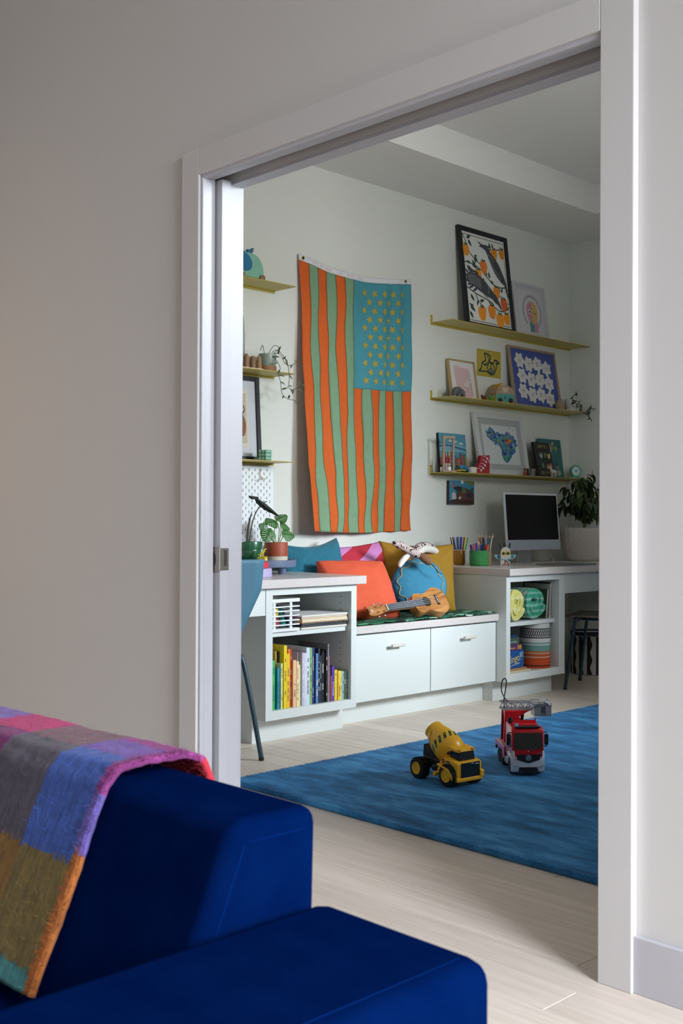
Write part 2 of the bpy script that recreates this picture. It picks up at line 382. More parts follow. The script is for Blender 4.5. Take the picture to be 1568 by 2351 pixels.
# bench between the cabinets
bn = thing('storage_bench', 'white built-in bench with two drawers between the worktops', 'bench', WP(2.2885), WALLROT)
yc = 2.2885
B().b2(1.690 - yc, 2.887 - yc, -.655, -.003, .462, .500, .003).obj('seat_top', M_TOP, bn)
B().b2(1.690 - yc, 2.887 - yc, -.615, -.003, .115, .461).obj('body', M_CAB, bn)
B().b2(1.690 - yc, 2.887 - yc, -.540, -.02, 0, .115).obj('plinth', M_CAB, bn)
for a, c_, hx in ((1.694, 2.319, 2.035), (2.325, 2.884, 2.615)):
    d = B().b2(a - yc, c_ - yc, -.635, -.616, .118, .452, .0015).obj('drawer_front', M_CAB, bn)
    h = B(); h.cyl((hx - yc, -.636, .387), (hx - yc, -.662, .387), .006, seg=12); h.cyl((hx - yc - .047, -.666, .387), (hx - yc + .047, -.666, .387), .0085, seg=14)
    h.obj('handle', mat('#ddd6cb', .5), d, label='pale wooden dowel handle')
# leafy green mat on the bench
def leaf_mat():
    m = bpy.data.materials.new('leaf_fabric'); m.use_nodes = True; nt = m.node_tree; N = nt.nodes; Lk = nt.links.new; bs = N['Principled BSDF']; bs.inputs['Roughness'].default_value = .85
    tc = N.new('ShaderNodeTexCoord'); mp = N.new('ShaderNodeMapping'); mp.inputs['Scale'].default_value = (9, 26, 9); mp.inputs['Rotation'].default_value = (0, 0, .6); Lk(tc.outputs['Object'], mp.inputs[0])
    v = N.new('ShaderNodeTexVoronoi'); v.feature = 'DISTANCE_TO_EDGE'; v.inputs['Scale'].default_value = 1.3; Lk(mp.outputs[0], v.inputs['Vector'])
    v2 = N.new('ShaderNodeTexVoronoi'); v2.inputs['Scale'].default_value = 1.3; Lk(mp.outputs[0], v2.inputs['Vector'])
    r = N.new('ShaderNodeValToRGB'); e = r.color_ramp.elements; e[0].position = .0; e[0].color = lin('#173f33'); e[1].position = .9; e[1].color = lin('#dff0e0')
    for p_, c_ in ((.3, '#1f6a4c'), (.55, '#3f8f66'), (.75, '#7cb79b')): q = e.new(p_); q.color = lin(c_)
    r.color_ramp.interpolation = 'CONSTANT'; Lk(v2.outputs['Color'], r.inputs[0])
    r2 = N.new('ShaderNodeValToRGB'); r2.color_ramp.elements[0].position = .03; r2.color_ramp.elements[0].color = lin('#0e2c22'); r2.color_ramp.elements[1].position = .10; r2.color_ramp.elements[1].color = (1, 1, 1, 1)
    Lk(v.outputs['Distance'], r2.inputs[0]); mx = N.new('ShaderNodeMix'); mx.data_type = 'RGBA'; mx.blend_type = 'MULTIPLY'; mx.inputs[0].default_value = 1
    Lk(r.outputs[0], mx.inputs[6]); Lk(r2.outputs[0], mx.inputs[7]); Lk(mx.outputs[2], bs.inputs['Base Color'])
    return m
bm_ = B()
def mfun(u, v):
    x = 1.70 + u * 1.17; d = .03 + v * .615
    z = .5015 + .0025 * math.sin(x * 23 + d * 9) * (v > .1) + .002 * math.sin(x * 51 + 2) * v
    return Vector((x - yc, -d, z + .004))
bm_.grid(mfun, 60, 14)
mo = bm_.obj('bench_mat', leaf_mat()); mo.location = WP(yc); mo.rotation_euler = (0, 0, WALLROT)
sm = mo.modifiers.new('solid', 'SOLIDIFY'); sm.thickness = .006; sm.offset = 1
tag(mo, 'thin green leaf patterned mat covering the bench seat', 'bench mat')

# six folded metal wall shelves
def shelf(y0, y1, z, label):
    w = y1 - y0; s = thing('wall_shelf', label, 'shelf', WP((y0 + y1) / 2, 0, z), WALLROT, 'mustard metal wall shelves')
    B().b2(-w / 2, w / 2, -.180, 0, -.004, 0, .0008, 1).obj('shelf_plate', M_SHELF, s)
    B().b2(-w / 2, -w / 2 + .003, -.016, 0, .0, .046).obj('end_tab', M_SHELF, s)
    B().b2(-w / 2, w / 2, -.006, 0, -.014, -.004).obj('lower_lip', M_SHELF, s)
SZL = (2.264, 1.802, 1.336); SZR = (2.258, 1.790, 1.326)
for z, n_ in zip(SZL, ('upper', 'middle', 'lowest')): shelf(.25, 1.756, z, 'mustard metal wall shelf left of the flag, %s of three' % n_)
for z, n_ in zip(SZR, ('upper', 'middle', 'lowest')): shelf(3.036, YF, z, 'mustard metal wall shelf right of the flag, %s of three' % n_)

# pegboard with slots, under the left shelves
pg = B(); gx0, gx1, gz0, gz1 = 1.185, 1.742, .775, 1.312
cx_ = [gx0]; i = 0
cols = [gx0 + .0175 + .0205 * k for k in range(27)]; rows = [gz1 - .006 - .0185 * k for k in range(29)]
SWD, SHT = .0045, .0145
# build by columns: strips with slots every second row, staggered
xs = [gx0]
for k, cxk in enumerate(cols):
    if cxk + SWD / 2 > gx1 - .01: break
    pg.b2(xs[-1], cxk - SWD / 2, -.004, 0, gz0, gz1)
    zc = gz1
    for j in range(29):
        if (j + k) % 2: continue
        zt = gz1 - .012 - .0185 * j
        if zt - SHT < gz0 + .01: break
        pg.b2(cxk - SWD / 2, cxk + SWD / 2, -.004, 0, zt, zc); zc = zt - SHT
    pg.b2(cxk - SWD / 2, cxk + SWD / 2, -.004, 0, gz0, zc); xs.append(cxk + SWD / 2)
pg.b2(xs[-1], gx1, -.004, 0, gz0, gz1)
pt_ = thing('pegboard', 'white slotted pegboard on the wall behind the potted plants', 'pegboard', WP(0, .016), WALLROT)
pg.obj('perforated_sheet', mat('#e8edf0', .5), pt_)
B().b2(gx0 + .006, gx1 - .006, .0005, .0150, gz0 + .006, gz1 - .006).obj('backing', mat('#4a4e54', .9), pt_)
hk = B(); hk.tube([(1.645, -.006, 1.300), (1.645, -.010, 1.255), (1.640, -.028, 1.240), (1.628, -.045, 1.243), (1.622, -.050, 1.252)], .0022, 8, 4)
hk.tube([(1.645, -.010, 1.262), (1.650, -.02, 1.250), (1.662, -.03, 1.245), (1.668, -.034, 1.256)], .0018, 8, 4)
ho = hk.obj('wall_hook', mat('#cfc7b4', .35, .3)); ho.location = WP(0, .018); ho.rotation_euler = (0, 0, WALLROT)
tag(ho, 'small pale double hook hanging on the pegboard', 'hook')

# ------------------------------------------------------------------ rug
def rug_mat():
    m = bpy.data.materials.new('blue_rug_pile'); m.use_nodes = True; nt = m.node_tree; N = nt.nodes; Lk = nt.links.new; bs = N['Principled BSDF']
    bs.inputs['Roughness'].default_value = .75; bs.inputs['Sheen Weight'].default_value = .35; bs.inputs['Sheen Tint'].default_value = lin('#5f8fc4'); bs.inputs['Specular IOR Level'].default_value = .25
    tc = N.new('ShaderNodeTexCoord'); mp = N.new('ShaderNodeMapping'); mp.inputs['Rotation'].default_value = (0, 0, -.75); mp.inputs['Scale'].default_value = (1, 3.2, 1); Lk(tc.outputs['Object'], mp.inputs[0])
    n = N.new('ShaderNodeTexNoise'); n.inputs['Scale'].default_value = 3.4; n.inputs['Detail'].default_value = 9; n.inputs['Roughness'].default_value = .68; Lk(mp.outputs[0], n.inputs['Vector'])
    n2 = N.new('ShaderNodeTexNoise'); n2.inputs['Scale'].default_value = 260; n2.inputs['Detail'].default_value = 3; Lk(tc.outputs['Object'], n2.inputs['Vector'])
    r = N.new('ShaderNodeValToRGB'); e = r.color_ramp.elements; e[0].position = .34; e[0].color = lin('#1b5685'); e[1].position = .66; e[1].color = lin('#62b4ea')
    q = e.new(.5); q.color = lin('#3888c6'); Lk(n.outputs['Fac'], r.inputs[0])
    r2 = N.new('ShaderNodeMapRange'); r2.inputs['From Min'].default_value = .3; r2.inputs['From Max'].default_value = .7; r2.inputs['To Min'].default_value = .78; r2.inputs['To Max'].default_value = 1.15; Lk(n2.outputs['Fac'], r2.inputs[0])
    hs = N.new('ShaderNodeHueSaturation'); Lk(r.outputs[0], hs.inputs['Color']); Lk(r2.outputs[0], hs.inputs['Value']); Lk(hs.outputs[0], bs.inputs['Base Color'])
    ad = N.new('ShaderNodeMath'); ad.operation = 'MULTIPLY_ADD'; ad.inputs[1].default_value = .35; Lk(n2.outputs['Fac'], ad.inputs[0]); Lk(n.outputs['Fac'], ad.inputs[2])
    bp = N.new('ShaderNodeBump'); bp.inputs['Strength'].default_value = .9; bp.inputs['Distance'].default_value = .012; Lk(ad.outputs[0], bp.inputs['Height']); Lk(bp.outputs[0], bs.inputs['Normal'])
    return m
RX0, RX1, RY0, RY1, RZ = -2.023, .12, .547, 3.55, .020
rb = B(); rb.b2(RX0, RX1, RY0, RY1, .0005, RZ, .007, 3)
M_RUG = rug_mat()
rug = rb.obj('rug', [M_RUG], None, 40); tag(rug, 'large mottled blue pile rug on the playroom floor', 'rug')
# loose pile along the two visible rug edges
fz = B(); rr = random.Random(5)
for k in range(14000):
    if k % 2: x = RX0 + rr.random() * (RX1 - RX0); yy = RY0 + rr.random() * .005; dx, dy = rr.uniform(-.003, .003), -rr.random() * .0035
    else: yy = RY0 + rr.random() * (RY1 - RY0); x = RX0 + rr.random() * .005; dy, dx = rr.uniform(-.003, .003), -rr.random() * .0035
    z = RZ - rr.random() * .014; w_ = .0006
    fz.poly([(x - w_, yy - w_, z), (x + w_, yy + w_, z), (x + dx, yy + dy, z + .002 + rr.random() * .0025)])
fo = fz.obj('edge_pile', M_RUG, rug, recalc=False); fo['kind'] = 'stuff'

# ------------------------------------------------------------------ flag
FY0, FY1, FZ0, FZ1 = 1.918, 2.832, 2.460, .968
def flag_pt(u, v, off=0.0):
    """u across (0 left), v down (0 under the header) -> wall-local point"""
    x = FY0 + u * (FY1 - FY0) + .006 * math.sin(v * 9 + u * 3) * (1 - u)
    lean = .128 * (max(v, 0) ** 1.25) * max(0, 1 - u * 1.25) ** 1.1
    f = .010 * math.sin(u * 19 + v * 3.5) * (.35 + .65 * v) + .006 * math.sin(u * 37 - v * 5 + 1.0) * v + .003 * math.sin(v * 31 + u * 13) * max(0, v - .5) * 2
    f += .012 * math.sin(u * 44 + v * 2.0 + .4) * (u > .68) * (u - .68) * 3 * (1 - .4 * v)
    f += .006 * mnoise.noise(Vector((u * 7 + v * 5, v * 3 - u * 4, 4.1))) + .0045 * mnoise.noise(Vector((u * 16, v * 9 + u * 8, 8.8))) * (.5 + v) + .0022 * mnoise.noise(Vector((u * 20, v * 46, 2.2))) * max(0, v - .45) * 2
    d = .018 + lean + f * 1.1 + .003 * mnoise.noise(Vector((u * 9, v * 14, 1.3)))
    sag = .046 * math.sin(PI * min(1, max(0, u * 1.02))) ** 1.0 * (1 - min(1, max(v, 0) * 1.6))
    z = FZ0 + (FZ1 - FZ0) * v - sag - .012 * math.sin(PI * u) * v
    # the loose bottom corner
    x += .012 * math.sin(v * 14 + u * 5) * v * .5
    return Vector((x, -(max(.006, d) + off), z))
ub = []
def bord(k, v):
    """wavy seam k between stripes"""
    return k / 13 + (.0055 * math.sin(v * 11 + k * 1.7) + .0025 * math.sin(v * 27 + k * 2.3)) * (0 < k < 13) * min(1, v * 6)
fl = thing('wall_flag', 'orange and green striped flag with yellow stars on teal, hung vertically', 'flag', WP(0), WALLROT)
M_FO = mat('#cf5c19', .8, var=.04, vscale=40, bump=.15, bscale=25, name='orange_cotton'); M_FG = mat('#789b7a', .8, var=.04, vscale=40, bump=.15, bscale=25, name='sage_cotton')
M_FT = mat('#418f9c', .8, var=.03, vscale=40, bump=.12, bscale=25, name='teal_cotton'); M_FY = mat('#b3992a', .8, name='star_yellow'); M_FW = mat('#dcdde0', .8, bump=.1, bscale=60, name='white_canvas')
VC = .437
def solid(o, th=.0012):
    s_ = o.modifiers.new('solid', 'SOLIDIFY'); s_.thickness = th; s_.offset = 0
    return o
for k in range(13):
    v0 = 0.0 if k < 6 else VC
    g = B(); g.grid(lambda a, b_: flag_pt(bord(k, v0 + b_ * (1 - v0)) * (1 - a) + bord(k + 1, v0 + b_ * (1 - v0)) * a, v0 + b_ * (1 - v0)), 6, 110)
    solid(g.obj('stripe', M_FO if k % 2 == 0 else M_FG, fl))
g = B(); g.grid(lambda a, b_: flag_pt(bord(6, b_ * VC) * (1 - a) + a, b_ * VC), 44, 60); solid(g.obj('canton', M_FT, fl))
g = B(); g.grid(lambda a, b_: flag_pt(a, 0) + Vector((0, 0, .034 - .034 * b_ - .004 * a * (1 - b_))), 40, 4); hdr = solid(g.obj('header_band', M_FW, fl))
seam = B()
for k in range(1, 13):
    v0 = 0.0 if k <= 6 else VC
    for q in range(70):
        va = v0 + (1 - v0) * q / 70; vb = v0 + (1 - v0) * (q + 1) / 70
        a0, a1 = bord(k, va), bord(k, vb); w_ = .0016
        seam.poly([flag_pt(a0 - w_, va, .0012), flag_pt(a0 + w_, va, .0012), flag_pt(a1 + w_, vb, .0012), flag_pt(a1 - w_, vb, .0012)])
seam.obj('seams', mat('#5d4a2a', .9), fl, recalc=False)
for r_ in range(11):
    n_ = 5 if r_ % 2 == 0 else 4
    for q in range(n_):
        cu = .46 + .54 * ((.20 + .165 * q) if n_ == 5 else (.285 + .165 * q)); cv = VC * (.10 + .082 * r_)
        rs = .0255; a0 = rng.random() * .5
        P_ = []
        for j in range(10):
            rad = rs if j % 2 == 0 else rs * .42; an = PI / 2 + a0 + j * PI / 5
            P_.append(flag_pt(cu + rad * math.cos(an) / .914, cv - rad * math.sin(an) / 1.49, .0016))
        cpt = flag_pt(cu, cv, .0016)
        st = B()
        for j in range(10): st.poly([cpt, P_[j], P_[(j + 1) % 10]])
        st.obj('star', M_FY, fl, recalc=False)
for uu in (.032, .962):
    p = flag_pt(uu, 0) + Vector((0, -.002, .017)); gm = B(); gm.lathe([(.0055, 0), (.0098, .0), (.0098, .003), (.0055, .003), (.0055, 0)], (p.x, p.y, p.z), 18, (PI / 2, 0, 0)); gg = gm.obj('grommet', mat('#a58d3c', .3, .9), hdr)
    B().cyl((p.x, p.y - .004, p.z), (p.x, p.y + .02, p.z), .0032, seg=10).obj('nail', mat('#3a3524', .4, .6), gg)
pr = B()
for q, (a, w_) in enumerate(((.10, .05), (.17, .03), (.22, .06), (.33, .03), (.40, .06), (.50, .05))):
    pr.mi = q % 2
    pr.poly([flag_pt(a, 0, .002) + Vector((0, 0, .010)), flag_pt(a + w_, 0, .002) + Vector((0, 0, .010)), flag_pt(a + w_, 0, .002) + Vector((0, 0, .020)), flag_pt(a, 0, .002) + Vector((0, 0, .020))])
pr.obj('faded_print', [mat('#d6c6ca', .9), mat('#c9cbd4', .9)], hdr, recalc=False)

# ------------------------------------------------------------------ chairs
M_CHS = mat('#4f7d95', .55, name='chair_blue_shell'); M_CHT = mat('#2f4654', .35, .3, name='chair_tube'); M_CHE = mat('#8db6c6', .5)
def chair(label, loc, rz):
    """front faces local -y; seat 0.45 m"""
    t = thing('desk_chair', label, 'chair', loc, rz, 'blue desk chairs at the worktops')
    s = B()
    def sf_(u, v):
        x = (u - .5) * .42 * (1 - .48 * max(0, v - .35) / .65); yv = -.20 + .40 * v
        return Vector((x, yv, .447 - .012 * math.sin(PI * u) * math.sin(PI * v) + .02 * max(0, abs(u - .5) - .40)))
    s.grid(sf_, 14, 12); so = s.obj('seat', mat('#6a655b', .35, name='seat_laminate'), t); solid(so, .010)
    k = B()
    def bk(u, v):      # tapered back: narrow above the seat, wide at the top
        w = .20 + .24 * min(1, v / .66) if v < .66 else .44
        x = (u - .5) * w; z = .475 + .385 * v; yv = .185 + .055 * v - .03 * (1 - (2 * u - 1) ** 2)
        return Vector((x, yv, z))
    k.grid(bk, 12, 24); solid(k.obj('backrest', M_CHS, t), .009)
    ft = B(); ft.b2(-.095, .095, .155, .190, .462, .482, .003); ft.obj('back_bracket', mat('#22262a', .5), t)
    for sx in (-1, 1):
        l = B(); l.tube([(sx * .10, -.13, .428), (sx * .155, -.135, .428), (sx * .185, -.150, .405), (sx * .215, -.20, .01)], .0105, 10, 5); lo = l.obj('leg', M_CHT, t)
        B().cyl((sx * .2155, -.2005, .0), (sx * .2145, -.199, .014), .0115, seg=10).obj('foot', M_BLACK, lo)
        l = B(); l.tube([(sx * .10, .13, .428), (sx * .155, .135, .428), (sx * .185, .150, .405), (sx * .215, .235, .01)], .0105, 10, 5); lo = l.obj('leg', M_CHT, t)
        B().cyl((sx * .2155, .2355, .0), (sx * .2145, .234, .014), .0115, seg=10).obj('foot', M_BLACK, lo)
    c2 = B(); c2.tube([(-.10, -.13, .428), (-.10, .13, .428)], .0105, 8); c2.tube([(.10, -.13, .428), (.10, .13, .428)], .0105, 8); c2.tube([(-.10, .13, .428), (.10, .13, .428)], .0105, 8); c2.tube([(-.10, -.13, .428), (.10, -.13, .428)], .0105, 8)
    c2.obj('seat_frame', M_CHT, t)
    return t
chair('blue desk chair cut off by the left door jamb', (-2.50, .700, 0), -WALLROT)
chair('dark blue desk chair pushed under the right worktop', (-2.42, 3.835, 0), -WALLROT + .38)

# ------------------------------------------------------------------ sofa in the living room
def sofa_mat():
    m = bpy.data.materials.new('navy_wool_felt'); m.use_nodes = True; nt = m.node_tree; N = nt.nodes; Lk = nt.links.new; bs = N['Principled BSDF']
    bs.inputs['Roughness'].default_value = .9; bs.inputs['Specular IOR Level'].default_value = 0.0; bs.inputs['Sheen Weight'].default_value = 0.0
    tc = N.new('ShaderNodeTexCoord'); n = N.new('ShaderNodeTexNoise'); n.inputs['Scale'].default_value = 14; n.inputs['Detail'].default_value = 8; Lk(tc.outputs['Object'], n.inputs['Vector'])
    r = N.new('ShaderNodeValToRGB'); r.color_ramp.elements[0].position = .3; r.color_ramp.elements[0].color = lin('#01133f'); r.color_ramp.elements[1].position = .75; r.color_ramp.elements[1].color = lin('#021948')
    Lk(n.outputs['Fac'], r.inputs[0]); Lk(r.outputs[0], bs.inputs['Base Color'])
    n2 = N.new('ShaderNodeTexNoise'); n2.inputs['Scale'].default_value = 420; Lk(tc.outputs['Object'], n2.inputs['Vector'])
    bp = N.new('ShaderNodeBump'); bp.inputs['Strength'].default_value = .12; bp.inputs['Distance'].default_value = .004; Lk(n2.outputs['Fac'], bp.inputs['Height']); Lk(bp.outputs[0], bs.inputs['Normal'])
    return m
M_SOFA = sofa_mat(); M_SEAM = mat('#042058', .9, spec=0)
SF = thing('sofa', 'deep navy blue felt sofa in the foreground', 'sofa', (0, 0, 0))
a = B(); a.b2(.366, .640, -2.32, -1.214, .02, .560, .028, 4)
arm = a.obj('armrest', M_SOFA, SF, 50)
bk_ = B()   # wedge shaped back: front leans, end cap faces the doorway
prof = [(-1.214, .30), (-1.206, .670), (-1.342, .672), (-1.505, .30)]
bk_.prism([(-2.4, p[0], p[1]) for p in prof], (2.752, 0, 0), .022, 4)
back = bk_.obj('backrest', M_SOFA, SF, 50)
B().b2(-2.4, .362, -2.30, -1.22, .02, .40, .03, 3).obj('seat', M_SOFA, SF, 50)
for o_ in SF.children:
    wn = o_.modifiers.new('weighted', 'WEIGHTED_NORMAL'); wn.keep_sharp = True; wn.weight = 80
sm_ = B()
sm_.tube([(.352, -1.330, .6455), (.352, -1.232, .6455)], .0011, 6); sm_.tube([(.352, -1.331, .643), (.352, -1.408, .466)], .0011, 6)
sm_.obj('end_seam', M_SEAM, back)
sm_ = B(); sm_.tube([(.6115, -1.245, .560), (.6115, -2.28, .560)], .0011, 6); sm_.obj('edge_seam', M_SEAM, arm)
# ------------------------------------------------------------------ soft things on the bench
def pillow(name, label, loc, rot, w, h, t, m, seed=0, mats=None, mfun=None, pinch=.07, sag=0.0, ear=1.0):
    p = B(); N = 44
    def side(sg):
        def f(a, c_):
            u = 2 * a - 1; v = 2 * c_ - 1
            u = math.copysign(abs(u) ** .85, u); v = math.copysign(abs(v) ** .85, v)
            x = w / 2 * u * (1 - pinch * (1 - v * v)); z = h / 2 + h / 2 * v * (1 - pinch * (1 - u * u))
            if v > 0: z -= sag * h * v * v * (1 - u * u) ** 1.2
            th = t / 2 * max(0, (1 - u * u) * (1 - v * v)) ** .36
            wr = mnoise.noise(Vector((u * 1.6 + seed, v * 1.6, sg))) * .16 + mnoise.noise(Vector((u * 4.5 + seed, v * 4.5, sg * 3))) * .05
            ed = (1 - u ** 6) * (1 - v ** 6)
            # puckers running in from the seams and corners
            cr = 0
            for cu in (-1, 1):
                for cv in (-1, 1):
                    du, dv = cu - u, cv - v; r = math.hypot(du, dv); an = math.atan2(dv * cv, du * cu); cr += math.exp(-r * 2.4) * math.sin(an * 9 + seed + cu) * min(1, r * 3)
            y = sg * (th * (1 + wr) + .010 * ear * cr * ed)
            edge = max(abs(u), abs(v)) ** 14
            y += .006 * edge * mnoise.noise(Vector((u * 3 + seed, v * 3, 9)))
            return Vector((x, y, z))
        return f
    for sg in (-1, 1):
        p.grid(side(sg), N, N)
    o = p.obj(name, mats or m, None, True, weld=.0004)
    o.location = loc; o.rotation_euler = rot
    if mfun:
        for f in o.data.polygons: f.material_index = mfun(f.center)
    return tag(o, label, 'cushion')
PM = dict(bump=.25, bscale=180)
pillow('cushion', 'teal boucle cushion beside the terracotta plant pot', (XW + .235, 1.905, .506), (-.30, -.05, WALLROT - .10), .43, .435, .17, mat('#256f86', .95, var=.12, vscale=60, bump=.7, bscale=90, sheen=.2), 1, pinch=.06, sag=.07)
def pinkred(c_):
    s_ = (c_.x * .42 + c_.z * 1.0) + .012 * math.sin(c_.x * 40)
    return 1 if (int(math.floor((s_ - .045) / .078)) % 2 == 0) else 0
pc = pillow('cushion', 'red cushion with wavy pink stripes between the teal and mustard cushions', (XW + .195, 2.285, .506), (-.30, -.06, WALLROT - .05), .46, .405, .16, None, 2, mats=[mat('#c03347', .9, bump=.5, bscale=140), mat('#d98cc4', .9, bump=.5, bscale=140)])
# finer facets so that the stripes run clean
sb = pc.modifiers.new('sub', 'SUBSURF'); sb.levels = 0; sb.render_levels = 0
def stripe_mat():
    m = bpy.data.materials.new('red_pink_knit'); m.use_nodes = True; nt = m.node_tree; N = nt.nodes; Lk = nt.links.new; bs = N['Principled BSDF']; bs.inputs['Roughness'].default_value = .95
    tc = N.new('ShaderNodeTexCoord'); mp = N.new('ShaderNodeMapping'); mp.inputs['Rotation'].default_value = (0, -1.10, 0); Lk(tc.outputs['Object'], mp.inputs[0])
    w = N.new('ShaderNodeTexWave'); w.wave_type = 'BANDS'; w.bands_direction = 'X'; w.inputs['Scale'].default_value = 2.15; w.inputs['Distortion'].default_value = 1.2; w.inputs['Detail'].default_value = .5; w.inputs['Detail Scale'].default_value = 1.4; w.inputs['Phase Offset'].default_value = 1.2
    Lk(mp.outputs[0], w.inputs['Vector']); r = N.new('ShaderNodeValToRGB'); r.color_ramp.interpolation = 'CONSTANT'; r.color_ramp.elements[0].color = lin('#bd2f42'); r.color_ramp.elements[1].position = .55; r.color_ramp.elements[1].color = lin('#cf86c2')
    Lk(w.outputs['Fac'], r.inputs[0]); Lk(r.outputs[0], bs.inputs['Base Color'])
    n2 = N.new('ShaderNodeTexNoise'); n2.inputs['Scale'].default_value = 150; Lk(tc.outputs['Object'], n2.inputs['Vector']); bp = N.new('ShaderNodeBump'); bp.inputs['Strength'].default_value = .5; bp.inputs['Distance'].default_value = .01; Lk(n2.outputs['Fac'], bp.inputs['Height']); Lk(bp.outputs[0], bs.inputs['Normal'])
    return m
pc.data.materials.clear(); pc.data.materials.append(stripe_mat())
pillow('cushion', 'mustard yellow cushion leaning against the right cabinet', (XW + .285, 2.615, .506), (-.22, .04, WALLROT - .52), .46, .405, .17, mat('#a97f22', .85, var=.05, vscale=20, bump=.12, bscale=30), 5, pinch=.05, sag=.03)
pillow('cushion', 'coral red cushion in front behind the ukulele neck', (XW + .475, 2.005, .506), (-.50, .02, WALLROT - .12), .45, .345, .17, mat('#dd5b3b', .85, var=.04, vscale=20, bump=.1, bscale=30), 8, pinch=.035)
# round blue cushion with wavy gold braid
rc = thing('round_cushion', 'round blue cushion with wavy gold braid under the toy snake', 'cushion', (XW + .43, 2.475, .512), 0, rot=(-.30, 0, WALLROT - .62))
rp = B(); R_ = .158
def rfun(sg):
    def f(a, c_):
        an = 2 * PI * a; r = R_ * c_ * (1 + .01 * math.sin(9 * an)); th = .055 * max(0, 1 - c_ ** 2.6) ** .55 * (1 + .03 * math.sin(an * 14) * c_)
        return Vector((r * math.cos(an), sg * th, R_ + r * math.sin(an)))
    return f
for sg in (-1, 1): rp.grid(rfun(sg), 48, 16, True)
rp.obj('cushion_body', mat('#3f90b4', .85, var=.05, vscale=25, bump=.12, bscale=40), rc, True, weld=.0003)
br = B(); pts = []
for k in range(145):
    an = 2 * PI * k / 144; rr_ = R_ * (.80 + .055 * math.sin(an * 11)); c_ = rr_ / R_
    pts.append((rr_ * math.cos(an), -(.055 * (1 - c_ ** 2.6) ** .55 + .001), R_ + rr_ * math.sin(an)))
br.tube(pts, .0033, 6); br.obj('gold_braid', mat('#b5a274', .6, bump=.4, bscale=400), rc, label='wavy gold braid trim')

# ukulele
M_UK = None
def uke_mat():
    m = bpy.data.materials.new('koa_wood'); m.use_nodes = True; nt = m.node_tree; N = nt.nodes; Lk = nt.links.new; bs = N['Principled BSDF']; bs.inputs['Roughness'].default_value = .38
    tc = N.new('ShaderNodeTexCoord'); mp = N.new('ShaderNodeMapping'); mp.inputs['Scale'].default_value = (7, 40, 60); Lk(tc.outputs['Object'], mp.inputs[0])
    n = N.new('ShaderNodeTexNoise'); n.inputs['Scale'].default_value = 1.0; n.inputs['Detail'].default_value = 7; n.inputs['Distortion'].default_value = .8; Lk(mp.outputs[0], n.inputs['Vector'])
    r = N.new('ShaderNodeValToRGB'); e = r.color_ramp.elements; e[0].position = .3; e[0].color = lin('#8a5428'); e[1].position = .72; e[1].color = lin('#d39a5c'); q = e.new(.5); q.color = lin('#b87c43'); Lk(n.outputs['Fac'], r.inputs[0]); Lk(r.outputs[0], bs.inputs['Base Color'])
    return m
M_UK = uke_mat(); M_STR = mat('#e8e4dc', .4); M_FRET = mat('#b9bcc2', .3, .8)
uk = thing('ukulele', 'wooden ukulele lying against the coral and round blue cushions', 'ukulele', (XW + .615, 1.915, .515), 0, rot=(-.62, -.075, WALLROT - .13))
# local: x from head (0) to tail (.53), face -y, z across (0 = centre line)
half = [(.530, .0), (.527, .035), (.512, .062), (.480, .079), (.445, .076), (.412, .060), (.388, .051), (.362, .054), (.335, .058), (.312, .050), (.300, .030), (.297, .0)]
ol = half + [(p[0], -p[1]) for p in reversed(half[1:-1])]
ol = smoothpoly(ol, 4); CZ = .066
bd = B(); bd.prism([(p[0], 0, CZ + p[1]) for p in ol], (0, .052, 0), .0015, 1); body = bd.obj('body', M_UK, uk, 30)
B().lathe([(.0245, 0), (.0245, .0008)], (.385, -.0002, CZ), 28, (PI / 2, 0, 0)).obj('sound_hole', mat('#15100c', .7), body)
B().lathe([(.0275, 0), (.0295, 0), (.0295, .0006), (.0275, .0006), (.0275, 0)], (.385, -.0001, CZ), 28, (PI / 2, 0, 0)).obj('rosette', mat('#5a3a20', .5), body)
nk = B(); nk.prism([(.112, .003, CZ - .0175), (.36, .003, CZ - .022), (.36, .003, CZ + .022), (.112, .003, CZ + .0175)], (0, .013, 0), .004, 2); nk.obj('neck', M_UK, uk)
fb = B(); fb.prism([(.113, -.0035, CZ - .0178), (.362, -.0035, CZ - .0222), (.362, -.0035, CZ + .0222), (.113, -.0035, CZ + .0178)], (0, .0065, 0)); fbo = fb.obj('fingerboard', mat('#4e5663', .45), uk)
fr = B()
for k in range(1, 15):
    x = .113 + .345 * (1 - 2 ** (-k / 12)); wz = .0178 + (x - .113) / .249 * .0044
    fr.box((x, -.0038, CZ), (.0016, .0012, 2 * wz))
fr.obj('frets', M_FRET, fbo)
B().b2(.109, .114, -.0065, .003, CZ - .018, CZ + .018, .001).obj('nut', mat('#efe9d8', .4), uk)
hp = smoothpoly([(.112, .017), (.09, .020), (.06, .028), (.02, .029), (.0, .020), (.006, 0), (.0, -.020), (.02, -.029), (.06, -.028), (.09, -.020), (.112, -.017)], 3)
hs_ = B(); hs_.prism([(p[0], .001 + (.112 - p[0]) * .12, CZ + p[1]) for p in hp], (0, .011, 0)); head = hs_.obj('headstock', M_UK, uk)
lg = B(); lg.lathe([(.0065, 0), (.0080, 0), (.0080, .0008), (.0065, .0008), (.0065, 0)], (.020, .0115, CZ), 20, (PI / 2, 0, 0)); lg.obj('emblem', M_STR, head, label='small pale ring emblem')
